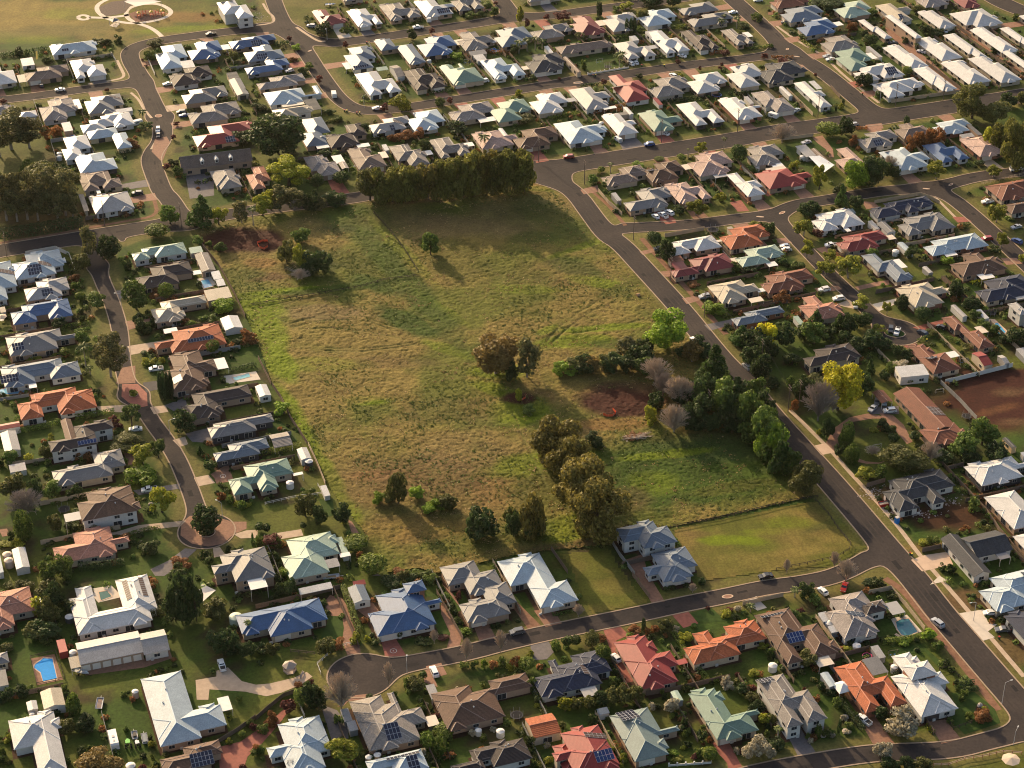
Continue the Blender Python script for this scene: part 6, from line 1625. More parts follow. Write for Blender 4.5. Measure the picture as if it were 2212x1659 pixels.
12 430 955 1180 180 ol;12 555 1050 1240 120 dk;12 740 1015 1215 150 dk;12 870 1305 1460 220 dm;12 1010 1475 1670 230 dm;12 215 155 275 150 bt;12 30 1195 1285 80 dd;12 92 1200 1290 80 dd;12 135 1300 1430 140 rd;12 265 1590 1700 110 bt;12 30 1310 1400 60 bu;12 180 1330 1420 70 bu;12 410 1195 1260 55 dd;12 765 1180 1220 40 by;12 420 925 970 60 dm;12 485 900 950 60 dm;12 900 1440 1530 60 ru;12 1230 760 1070 170 ol;12 1060 930 1050 120 bt;12 1380 880 1020 130 bt;12 1150 920 1040 120 ol;12 1650 950 1120 190 ol;12 1500 1030 1140 130 bt;12 1570 980 1120 130 bt;12 1950 1075 1380 260 dk;12 1880 1130 1370 150 dk;12 2200 1060 1280 110 ol;12 1240 1590 1659 120 ru;12 1450 1590 1680 140 bu;12 1340 1600 1670 110 bu;12 100 1540 1620 60 dk;12 230 1590 1660 80 bu;12 150 1450 1540 100 bd
03 1590 -50 420 230 dk;03 1700 0 420 150 dk;03 1520 150 430 180 dk;03 1640 200 430 200 dk;03 1880 175 350 190 ol;03 1850 260 400 170 ol;03 2010 250 310 70 bd;03 1930 425 690 230 dk;03 1990 540 700 170 dk;03 2130 540 715 150 dk;03 2150 380 520 90 pl;03 420 20 200 220 ol;03 470 60 300 180 dk;03 420 190 420 180 ol;03 330 180 360 100 by;03 480 260 420 120 ol;03 380 380 560 240 dk;03 300 400 560 200 ol;03 400 520 590 110 bu;03 200 30 130 150 ol;03 620 215 335 110 dd;03 645 1015 1205 110 cg;03 590 1230 1380 160 ol;03 740 1205 1360 180 dk;03 850 1505 1800 370 gd;03 190 930 1050 120 dk;03 60 575 670 120 ol;03 80 960 1070 90 dk;03 20 1000 1080 80 dk;03 280 940 1010 80 bu;03 90 1360 1430 70 by;03 60 1400 1450 60 by;03 20 1490 1560 60 bu;03 560 940 1010 60 bu;03 580 1000 1060 50 dk;03 720 1480 1570 90 bd;03 780 1450 1520 80 bu;03 1370 580 640 10 st;03 10 1540 1640 100 bd;03 80 50 110 90 ol
13 740 800 1190 300 ba;13 1150 720 975 115 ba;13 1820 515 745 120 ba;13 2115 445 675 120 ba;13 140 565 705 130 ol;13 50 590 690 120 dk;13 760 1390 1610 270 yl;13 1620 1275 1410 190 dm;13 1485 1335 1500 120 cg;13 1600 1365 1560 110 cg;13 480 920 1160 180 dk;13 400 960 1150 140 bu;13 540 980 1180 160 dk;13 270 1060 1200 120 rd;13 140 1170 1300 130 ru;13 1370 870 1010 170 ol;13 1320 880 980 100 bu;13 1445 820 900 70 dd;13 1540 450 590 90 ba;13 605 545 700 170 ol;13 700 535 640 130 ru;13 860 485 590 100 by;13 1030 530 600 90 bd;13 960 510 570 60 by;13 640 610 620 10 st;13 1450 530 610 120 bd;13 1620 510 560 100 rd;13 250 400 520 10 st;13 1970 720 800 70 bt;13 2050 730 800 70 ru;13 1890 730 800 70 bu;13 2130 700 790 80 bu;13 1800 740 810 80 bu;13 2190 760 820 60 by;13 980 1020 1065 60 dd;13 1235 470 540 60 dd;13 1750 130 230 60 rd;13 300 20 180 130 dk;13 220 60 180 100 bd;13 720 1200 1290 90 bu;13 370 910 970 70 ru;13 480 890 960 60 rd;13 60 1280 1360 90 bu;13 1420 1100 1200 70 bu;13 1580 1180 1240 50 rd;13 1810 450 520 100 bt;13 1500 -20 70 110 bu;13 1160 0 110 170 dk;13 1330 -20 60 130 dk;13 1450 0 60 90 bd;13 600 200 230 20 st;13 320 1560 1690 150 ba;13 1280 -60 50 120 ol
23 378 545 655 85 cg;23 478 520 625 90 dd;23 555 515 615 85 dd;23 685 475 630 150 ol;23 785 595 765 140 dm;23 125 700 840 130 dm;23 30 690 800 90 ru;23 1320 375 500 120 ol;23 1135 362 475 34 cn;23 1380 1045 1195 125 pf;23 1850 860 970 100 pf;23 1870 910 1000 100 pf;23 2115 1385 1610 240 pf;23 1700 1475 1600 130 dm;23 572 225 360 110 ba;23 1560 50 150 80 ba;23 1985 925 1030 110 dk;23 2080 1000 1100 130 ol;23 2110 1080 1210 140 dk;23 1760 870 920 60 dm;23 1700 870 920 60 by;23 770 500 570 90 ru;23 460 1050 1190 110 yl;23 560 1050 1180 110 ol;23 670 1020 1160 120 ol;23 760 990 1140 130 dk;23 860 960 1120 140 ol;23 960 940 1110 150 ol;23 1070 940 1110 140 ol;23 1410 430 490 80 pf;23 1060 430 500 110 ru;23 1180 440 510 70 ru;23 1240 420 490 70 ru;23 1600 620 730 90 rd;23 1650 690 760 80 rd;23 1800 690 740 90 rd;23 1490 480 600 130 yl;23 1950 250 310 60 pf;23 1850 290 360 90 by;23 1880 270 310 60 rd;23 2060 230 320 110 pl;23 1640 10 80 60 cn;23 1385 80 120 60 bd;23 1340 80 130 60 bd;23 1930 330 380 70 bd;23 2080 430 490 80 dm;23 2170 570 640 90 yl;23 2200 900 980 60 bu;23 1480 1210 1320 70 bd;23 1640 1330 1440 90 dk;23 1440 1280 1360 90 bd;23 220 1100 1140 60 by;23 180 880 1000 90 bu;23 240 1010 1100 120 bd;23 1400 1500 1560 90 bt;23 1480 1460 1500 50 by;23 2000 1370 1420 40 bd;23 1430 1560 1610 90 by;23 1320 1010 1070 50 bd;23 160 640 700 60 by;23 2090 810 880 110 yl;23 1690 260 300 40 rd;23 870 870 960 70 bu;23 900 800 870 60 bd;23 700 1200 1290 90 bd;23 160 1370 1480 90 bd;23 2150 500 560 90 bu;23 1950 830 880 50 rd;23 1600 850 900 70 ru;23 2170 1180 1300 100 yl
33 1145 1140 1410 290 pf;33 990 1435 1600 170 pf;33 1060 1560 1680 150 bd;33 1190 1560 1690 150 dk;33 1340 1560 1700 150 ol;33 330 645 800 160 ol;33 260 720 790 100 bd;33 80 1290 1440 110 pl;33 1380 455 570 120 bt;33 1460 555 650 90 md;33 610 1240 1370 30 cn;33 430 1280 1400 60 cg;33 230 90 190 110 pl;33 330 40 200 130 bd;33 400 160 260 110 md;33 460 260 310 80 bu;33 200 290 380 120 md;33 280 275 330 60 rd;33 1840 1140 1270 150 ru;33 960 1120 1250 120 dk;33 990 1140 1240 80 dk;33 1400 1290 1340 50 by;33 590 1050 1160 90 bu;33 700 1260 1330 80 bu;33 650 1200 1260 60 pf;33 680 1330 1370 60 pf;33 550 1350 1400 50 pf;33 370 1400 1450 50 pf;33 460 910 1000 70 dk;33 455 950 980 60 rd;33 540 970 1040 90 dk;33 690 600 660 90 by;33 720 550 620 80 bd;33 640 450 530 110 ru;33 870 20 80 110 dk;33 930 0 90 110 bd;33 990 60 110 60 bd;33 1060 130 190 90 bd;33 1180 530 600 120 bt;33 1050 540 590 110 bu;33 20 1180 1300 100 ol;33 60 1390 1500 160 dk;33 20 610 690 90 md;33 1300 700 760 10 st;33 1540 720 790 80 bd;33 1590 780 840 60 bd;33 1700 900 940 110 bu;33 1680 970 1000 130 bu;33 1020 880 940 60 bu;33 160 1060 1180 60 bd;33 1290 520 570 60 bd;33 560 0 60 10 st;33 20 1480 1600 90 pf;33 1990 1590 1650 10 st
"""
TREE_POS = []
for ln in TREES.strip().split('\n'):
    t = ln.split()[0]
    for q in ln.split(';'):
        q = q.split(); t, xc, yt, yb, wp, code = q[0], *[float(v) for v in q[1:5]], q[5]
        if wp <= 22 and code == 'st': continue
        yb2 = yb - wp * (.20 if code not in ('st', 'pl', 'ba', 'bk', 'cs', 'gb') else .06)
        p = g2(t, xc, yb2); D = depth(*p); sc = FPX * 4 / D; al = math.atan2(CAM_H, p[1])
        W = wp / sc; H = max(.9, (yb2 - yt - W * .25 * sc * sin(al)) / (sc * cos(al)))
        if code in ('gb', 'cs', 'dk') and H > 22: H = 22
        TREE_POS.append((plant(p, W, H, code), p, W, H, code))
print('trees', len(TREE_POS))
# ---------------------------------------------------------------- hedges
def hedge(P, h, wd, code, label):
    rs = np.random.RandomState(int(abs(P[0][0]) * 7 + h * 10) % 9999); L = []; V = []
    c = (P[0] + P[-1]) / 2; D = depth(*c); leaf = .3 if D < 760 else .42 if D < 900 else .55
    for k in range(len(P) - 1):
        a, b = P[k], P[k + 1]; Ls = np.hypot(*(b - a)); n = int(Ls * (wd + 2 * h) / (leaf * leaf) * 1.0) + 30; u = rs.uniform(0, 1, n); d = (b - a) / Ls; nn = np.array((-d[1], d[0]))
        th = rs.uniform(-.15, pi + .15, n); lump = .86 + .2 * fbm(u * Ls / 1.3 + k * 9, th * 1.3, 3)
        x = np.cos(th) * wd / 2 * lump; z = np.abs(np.sin(th)) ** .6 * h * lump
        z = np.where(rs.rand(n) < .45, rs.uniform(.0, .9, n) * h, z); x = np.where(z < h * .75, np.sign(np.cos(th)) * wd / 2 * lump, x)
        p = a + u[:, None] * (b - a) + nn * x[:, None]; N_ = np.stack([nn[0] * np.cos(th), nn[1] * np.cos(th), np.abs(np.sin(th)) + .2], 1) + rs.normal(size=(n, 3)) * .45
        N_ /= np.linalg.norm(N_, axis=1, keepdims=True); V.append(leaf_quads(np.stack([p[:, 0] - c[0], p[:, 1] - c[1], z], 1), N_, leaf, rs))
    sh, c0, c1 = SPEC[code][:3]; m = MATS.get('leaf_' + code) or leafmat('leaf_' + code, c0, c1)
    return thing('hedge', label, 'hedge', (c[0], c[1], 0), 0, None, quads_mesh('hedge', np.concatenate(V), m))
HEDGES = """
01 4.5 4 dk 0 400 300 360 720 290|very tall dark hedge along the road below the gum grove
03 3.2 2.6 ol 705 495 950 430 1200 380 1450 335|tall olive hedge behind the courtyard house
02 2.6 2.4 dk 680 1600 880 1590 1080 1560|dark clipped hedge below the salmon roof
02 1.8 1.6 md 650 300 830 270 990 245|green hedge below the salmon roofed villa
02 1.8 1.5 md 160 420 320 390 490 350|hedge between garden lawn and salmon roof
02 1.2 1.4 dm 1110 1310 1240 1270 1385 1250|low clipped hedge beside the grey curved driveway
01 1.8 1.6 md 1170 628 1420 590 1680 540|green hedge between pale green and charcoal roofs
01 1.2 1.2 dm 565 1165 775 1138|low yellow-green hedge above stone wall
01 1.2 1.2 md 640 1212 780 1190|low hedge below stone wall
01 1.3 1.4 dm 0 1255 215 1222|yellow-green hedge behind taupe roof
01 1.8 1.5 dk 1980 1560 2212 1500|dark hedge beside the aqua lap pool
12 2 2.2 dm 0 612 200 580 400 545|wide green hedge below the pavilion
13 2.2 1.9 dm 755 110 810 250 850 380 900 500|tall green hedge between two driveways
23 1.6 1.5 dm 1385 480 1490 640 1600 800 1690 905|light green hedge beside the red roofed house
23 1.8 1.4 dk 60 830 150 950 250 1100|dark green hedge beside the navy roofed house
33 1.8 1.5 dm 980 585 1180 560 1420 515|green hedge behind the swimming pool
33 1.4 1.2 dk 1640 950 1780 925|short dark hedge at side gate
33 1.2 1.2 dk 1650 1005 1820 975|short dark hedge below the side gate hedge
33 1.8 1.4 dk 1070 800 1160 950 1270 1095|dark hedge between orange and white roofs
33 1.8 1.6 dk 620 1080 700 1200 830 1345|dark hedge beside the white pickup
33 .9 1.3 by 1380 1290 1430 1360|low hedge beside the brown paved drive
00 2 2.2 dk 0 490 200 465 420 430|hedge along the edge of the dry park
20 1.5 2 dk 1300 893 1500 865 1690 832|dark hedge behind grey and white roofs
20 1.6 1.6 dm 310 1035 450 1005 600 985|yellow-green hedge beneath white roof
20 1.5 2 dm 830 335 1010 310|clipped green hedge beside three slim cypresses
20 1.5 2 dm 1360 248 1560 228|clipped green hedge below pale blue roof
20 1.8 2.2 ru 690 985 850 955 985 915|rusty red hedge behind white roofs
20 1.2 1.4 dk 590 750 745 730|small dark hedge at the turning island
20 1.6 1.6 ru 1740 465 1860 455|clipped dark red hedge on front lawn
20 1.2 1.6 dm 2030 430 2212 405|hedge beside brick drive near top street
10 2.2 2.2 dk 155 395 290 385|dark green hedge at the street junction
10 1.5 1.8 dk 370 658 460 650|small dark hedge beside the narrow street
10 .9 1 dm 890 885 1160 885|thin low hedge edging corner lawn
10 1.2 1.4 dk 1570 590 1640 670 1720 750|dark hedge beside pale green roof
10 1.6 2 ru 1990 455 2190 470|dark red hedge by small round pool
10 1.5 1.8 dm 1960 900 2050 1000 2140 1090|yellow-green hedge between grey and green roofs
10 1.2 1.6 bd 1480 810 1700 785|bushy hedge in front of charcoal roof
00 2.2 2.2 dk 1560 1510 1800 1460 2080 1425|dark hedge below the grey dormer house
00 1.4 1.6 dm 700 1030 870 1012|hedge above white villa
00 1.5 1.8 dk 1000 1333 1170 1312|dark hedge between two white villas
00 1.2 1.4 md 1720 890 2060 850|hedge between two grey roofs
00 1.2 1.4 md 1750 1090 2170 1030|hedge above the long red roof
31 1.2 1.2 yg 1750 793 1980 748|bright yellow hedge behind navy roof
31 1.4 1.6 md 1300 1300 1400 1250 1530 1270 1660 1300|green hedge curving round the court end
31 1.4 1.8 ol 1660 1330 1800 1350 1970 1390|olive hedge behind brown tiled roof
31 1.2 1.6 dk 1620 300 1740 285|dark clipped hedge by brick driveway
30 1.3 1.4 by 300 360 400 440|yellow hedge beside wide driveway
30 1.4 1.6 dk 1080 1090 1220 1230|dark hedge between two taupe roofs
30 1.2 1.6 ru 30 500 215 500|dark red hedge at street corner
30 1.2 1.4 ru 740 1115 860 1110|rusty hedge near tan paved drive
32 1.5 2.4 ru 950 395 1050 380|garden hedge by the white house drive
13 1.2 1.2 dk 1770 500 1870 480|low dark hedge beside grey driveway
13 1.2 1.6 dm 640 690 780 700|low hedge
23 .8 1.1 md 350 340 520 310|low hedge across white house front
23 2 1.8 yl 410 1135 640 1090|sunlit yellow hedge below navy roof
"""
for ln in HEDGES.strip().split('\n'):
    a, lb = ln.split('|'); q = a.split(' ', 4)
    if lb == 'low hedge': continue
    hedge(pts(q[0], q[4]), float(q[1]), float(q[2]), q[3], lb)

# ---------------------------------------------------------------- fences
FC = {'t': mat('timber_palings', (.155, .115, .088), .85, .1, .25, 1.5), 'b': mat('beige_sheet_fence', (.42, .33, .23), .6, .3, .06, 1), 'w': mat('white_sheet_fence', (.60, .57, .52), .55, .3, .05, 1), 'g': mat('grey_sheet_fence', (.24, .235, .225), .6, .3, .08, 1),
      'd': mat('dark_rail', (.05, .038, .03), .8, .2, .1), 'p': mat('pink_rail', (.55, .36, .28), .7, .2, .1), 'k': mat('brick_pier', (.30, .12, .08), .8, .2, .2)}
def fence(P, h, c, label, pieces, style='panel', group=None):
    """posts and bays; each bay a panel of its own where the photograph shows them apart"""
    o = P[0]; root = thing('fence', label, 'fence', (o[0], o[1], 0), 0, group); m = FC[c]; joined = MB(); pj = MB()
    for k in range(len(P) - 1):
        a, b = np.array(P[k]) - o, np.array(P[k + 1]) - o; L = np.hypot(*(b - a))
        if L < .5: continue
        n = max(1, int(round(L / 2.4))); ang = atan2(b[1] - a[1], b[0] - a[0]); bl = L / n
        for i in range(n):
            q = a + (b - a) * i / n; M = Matrix.Translation((q[0], q[1], 0)) @ Matrix.Rotation(ang, 4, 'Z'); hh = h * RND.uniform(.97, 1.03)
            if style == 'panel':
                if pieces:
                    key = (c, round(bl, 1), round(h, 1))
                    if key not in FPAN: mb = MB(); mb.box(.05, -.03, .02, key[1] - .03, .03, h); mb.box(.05, -.055, h * .2, key[1] - .03, -.03, h * .26); mb.box(.05, -.055, h * .78, key[1] - .03, -.03, h * .84); FPAN[key] = mb.mesh('panel', m)
                    p = link('panel', FPAN[key], root); p.matrix_basis = M @ Matrix.Scale(hh / h, 4, (0, 0, 1))
                else: joined.box(.04, -.03, .02, bl - .04, .03, hh, 0, M)
                pj.box(-.06, -.06, 0, .06, .06, h + .06, 0, M)
            elif style == 'rail':
                joined.box(.0, -.03, h * .42, bl, .03, h * .52, 0, M); joined.box(.0, -.03, h * .86, bl, .03, h, 0, M); pj.box(-.07, -.07, 0, .07, .07, h + .08, 0, M)
            elif style == 'pier':
                joined.box(.0, -.08, 0, bl, .08, h * .55, 0, M); pj.box(-.2, -.2, 0, .2, .2, h, 0, M)
        if k == len(P) - 2: M = Matrix.Translation((b[0], b[1], 0)) @ Matrix.Rotation(ang, 4, 'Z'); pj.box(-.06, -.06, 0, .06, .06, h + .06, 0, M)
    if joined.f: link('infill' if style == 'panel' else 'rails', joined.mesh('infill', m), root, kind='stuff' if style == 'panel' else 'thing')
    if pj.f: link('posts', pj.mesh('posts', FC['k'] if c == 'p' else m), root, kind='stuff')
    return root
FPAN = {}
FENCES = """
b 1.8 21 745 0 830 100 950 205|cream fence beside the long straight road
b 1.8 21 1320 392 1660 332|pale cream fence along the side road
w 1.7 01 222 545 480 498 600 552 648 680|curving white fence round a corner garden
w 1.6 00 1270 500 1340 655|white fence beside pale blue roof
w 1.2 00 960 465 1000 530|short white fence near the park corner
b 1.6 33 -220 255 -100 230 0 205 130 178|low cream wall by the junction lawn
b 1.8 33 870 160 1060 122 1180 255 1350 470|cream fence round the pool corner
b 1.8 30 1065 890 1460 832 1670 802|long cream fence along the wide road
b 1.8 30 160 785 385 1000|cream fence beside white roofed house
b 1.6 30 110 1215 390 1180|cream fence above dirt yard
g 1.8 32 1490 0 1650 150 1800 312|grey fence between lawn and red earth
w 1.8 32 1950 520 2050 622|pale fence below red earth lot
w 1.8 31 1530 1655 1800 1590 2110 1512|long pale fence above the red earth lot
g 1.8 00 440 1235 600 1208|grey wall behind white L-shaped villa
g 1.8 00 440 1235 490 1395|grey side wall of the white villa yard
b 1.8 12 450 530 530 700 600 875|tan paling fence between tank garden and paddock
w 1.1 12 80 1045 220 1012 350 985 470 970 590 955|white railing below the green roofed house
w 1.1 12 535 880 575 955|short white railing beside the flower bed
t 1.2 13 300 660 510 682|dark rail behind front lawn
g 1.8 22 842 1345 930 1490 1060 1659|grey paling fence beside the two-storey grey house
t 1.8 23 1040 0 1160 160 1185 190|paling fence beside the empty lot
t 1.8 11 20 1445 130 1665|dark paling fence at the top of the paddock side
t 1.8 12 140 20 215 130 300 310 440 520|paling fence beside the curved lawn
t 1.8 01 1750 475 1890 645 1960 770 2030 900 2120 1090|paling fence between sheds and paddock
d 1.2 03 265 715 320 948 560 895 480 662 265 715|brown pool fence round the blue pool
t 1.6 03 1880 1450 2060 1340 2212 1230|curved paling fence above the red driveway
t 1.6 13 0 1245 120 1140 240 1045 345 1010|paling fence following the red driveway
w 1.6 13 350 1062 420 1225|white fence line below dark shrubs
t 1.8 13 0 285 360 200 730 112|dark paling fence behind blue roofed house
t 1.8 32 850 895 1010 848|paling fence beside the building site
t 1.8 32 1330 1455 1490 1420|paling fence beside the charcoal barn house
t 1.8 32 1550 745 1690 712|paling fence behind the new grey house
t 1.8 33 420 755 640 700 870 640|weathered paling fence behind orange roof
t 1.8 23 1160 1035 1500 975 1880 885|paling fence between the garden rows
t 1.8 31 930 880 1180 830 1430 770|grey paling fence above cream roof
t 1.8 31 1040 380 1200 540|paling fence beside pale blue shed
t 1.8 13 1560 150 1700 400 1790 560|paling fence beside the blue tiled-gable house
t 1.8 22 340 1440 480 1640|paling fence beside empty lot
t 1.8 30 540 760 620 850|paling fence at corner garden
b 1.6 31 920 100 1120 65 1310 30 1400 60 1480 105|low cream wall round navy roofed house
t 1.8 01 740 245 920 215 1100 195|grey paling fence along the road verge
g 1.4 02 0 150 120 130 250 110|grey block wall above salmon roof
b 1.4 02 60 700 230 690 460 650 600 620|stone garden wall with rusty shrubs
t 1.8 32 1870 1090 2000 1280 2212 1530|paling fence behind white roofs
t 1.8 33 1260 1090 1330 1210 1430 1370|paling fence beside the brown paved drive
d 1.2 33 1520 1200 1600 1330 1760 1275|black rail fence on corner lawn
d 1.1 33 1480 810 1560 800 1690 910|black garden railing behind white roof
w 1.1 13 645 668 700 640 780 600 860 590|white rail at the end of the brick drive
w 1.1 13 560 850 530 770 620 690|white picket corner at the circle
"""
for ln in FENCES.strip().split('\n'):
    a, lb = ln.split('|'); q = a.split(' ', 3)
    P = pts(q[2], q[3]); lv = near_level(*P[0])
    fence(P, float(q[1]), q[0], lb, lv > 0 and float(q[1]) > 1.3, 'panel' if float(q[1]) > 1.3 else 'rail')
for sty, c, h, t, s, lb in (('rail', 'p', 1.1, '33', '1430 1645 1560 1640 1700 1592 1850 1570 2030 1530 2190 1542', 'pink rail fence with brick piers at bottom corner'),
    ('pier', 'w', 1.2, '23', '1355 1645 1500 1635 1720 1620', 'white pillared front fence at the bottom edge'), ('pier', 'w', 1.3, '20', '655 648 800 622 1010 588', 'white pillared fence round the round lawn'),
    ('rail', 'd', 1.1, '32', '70 1612 340 1560 600 1500 700 1440 715 1390', 'brown rail fence along the lower side of mown lot'), ('rail', 'd', 1.1, '32', '715 1390 600 1250 520 1130 410 1010', 'brown rail fence beside the long road'),
    ('rail', 'd', 1.2, '22', '1370 1245 1800 1165 2212 1070', 'dark wire fence between paddock and mown lot'), ('rail', 'd', 1.2, '32', '0 1066 250 1012 430 985', 'end of dark wire fence near the road trees'),
    ('rail', 'd', 1.2, '11', '-60 990 200 950 600 880 900 830 1100 770 1410 730', 'old wire fence crossing the upper paddock'), ('rail', 'd', 1.2, '11', '1020 190 1160 340 1280 500 1400 690', 'old wire fence running down the upper paddock'),
    ('rail', 'b', 1.1, '30', '1840 1600 2000 1560 2212 1510', 'pale rail fence at right edge above red roof')):
    fence(pts(t, s), h, c, lb, False, sty)
# fences between neighbours, drawn from the lots themselves
def rect_hit(x, y, pad=.6):
    for b in BUILT:
        dx, dy = x - b['o'][0], y - b['o'][1]
        if abs(dx) > 50 or abs(dy) > 50: continue
        u = dx * cos(b['a']) + dy * sin(b['a']); v = -dx * sin(b['a']) + dy * cos(b['a'])
        if -pad < u < b['w'] + pad and -pad < v < b['d'] + pad: return True
    return False
LOTF = []
for rc, L in _rows.items():
    for b1, b2 in zip(L, L[1:]):
        c1, c2 = np.array(b1['c']), np.array(b2['c']); dd_ = np.hypot(*(c2 - c1))
        if dd_ > 42: continue
        A = b1['a']; a = np.array((cos(A), sin(A))); n = np.array((-sin(A), cos(A)))
        e = n if abs((c2 - c1) @ a) > abs((c2 - c1) @ n) else a
        f_ = a if e is n else n
        if e is n: s1 = c1 @ f_ + b1['w'] / 2; s2 = c2 @ f_ - b2['w'] / 2; s1, s2 = (s1, s2) if c2 @ f_ > c1 @ f_ else (c2 @ f_ + b2['w'] / 2, c1 @ f_ - b1['w'] / 2); ext = max(b1['d'], b2['d']) / 2
        else: s1, s2 = (c1 @ f_ + b1['d'] / 2, c2 @ f_ - b2['d'] / 2) if c2 @ f_ > c1 @ f_ else (c2 @ f_ + b2['d'] / 2, c1 @ f_ - b1['d'] / 2); ext = max(b1['w'], b2['w']) / 2
        if s2 - s1 < .3: continue
        mid = f_ * (s1 + s2) / 2 + e * ((c1 + c2) / 2 @ e); run = []
        lim = {'F': (-.6, 1.6), 'B': (-1.6, .6), 'L': (-.6, 1.6), 'R': (-1.6, .6), 'N': (-1.2, 1.2)}[b1['street']]
        lo, hi = lim[0] * ext, (ext + 7 if lim[1] > 1 else lim[1] * ext)
        if lim[0] < -1: lo = -(ext + 7)
        best = []; t_ = lo
        while t_ <= hi:
            p = mid + e * t_
            if sdf1(*p) > 2.5 and not rect_hit(p[0], p[1], .1) and not (in_poly(np.array([p[0]]), np.array([p[1]]), PADDOCK) | in_poly(np.array([p[0]]), np.array([p[1]]), EMPTYLOT) | in_poly(np.array([p[0]]), np.array([p[1]]), MOWN))[0]: run.append(p)
            else:
                if len(run) > len(best): best = run
                run = []
            t_ += 1.2
        if len(run) > len(best): best = run
        if len(best) < 4: continue
        lv = near_level(*best[0])
        w1, w2 = b1['words'], b2['words']
        fence([best[0], best[-1]], 1.75, RND.choice('ttbgt'), f"side fence between {w1} and {w2} roofs, {ROWTXT[rc]}" if w1 != w2 else f"side fence between {w1} roofed neighbours, {ROWTXT[rc]}", lv > 1, 'panel', 'side fences of the ' + ROWTXT[rc])
        LOTF.append((best[0], best[-1]))

# ---------------------------------------------------------------- cars
TYRE = mat('tyre_rubber', (.012, .012, .013), .85, .2, 0); CARGL = mat('car_glass', (.02, .024, .03), .08, .8, 0); RIM = mat('wheel_rim', (.4, .4, .42), .35, .5, 0, metal=.6); LAMPM = mat('headlight_lens', (.55, .55, .55), .15, .7, 0); TAILM = mat('tail_lamp_red', (.30, .015, .012), .3, .6, 0); TRAYM = mat('tray_liner', (.03, .03, .032), .8, .2, 0)
PAINT = {'w': (.70, .70, .69), 's': (.34, .35, .37), 'g': (.10, .105, .115), 'k': (.016, .017, .020), 'r': (.30, .020, .020), 'b': (.025, .065, .22), 'l': (.30, .36, .40), 'n': (.02, .03, .05)}
def paintm(c):
    k = 'paint_' + c
    if k in MATS: return MATS[k]
    m = mat(k, PAINT[c], .28, .6, 0); m.node_tree.nodes['Principled BSDF'].inputs['Coat Weight'].default_value = .5; return m
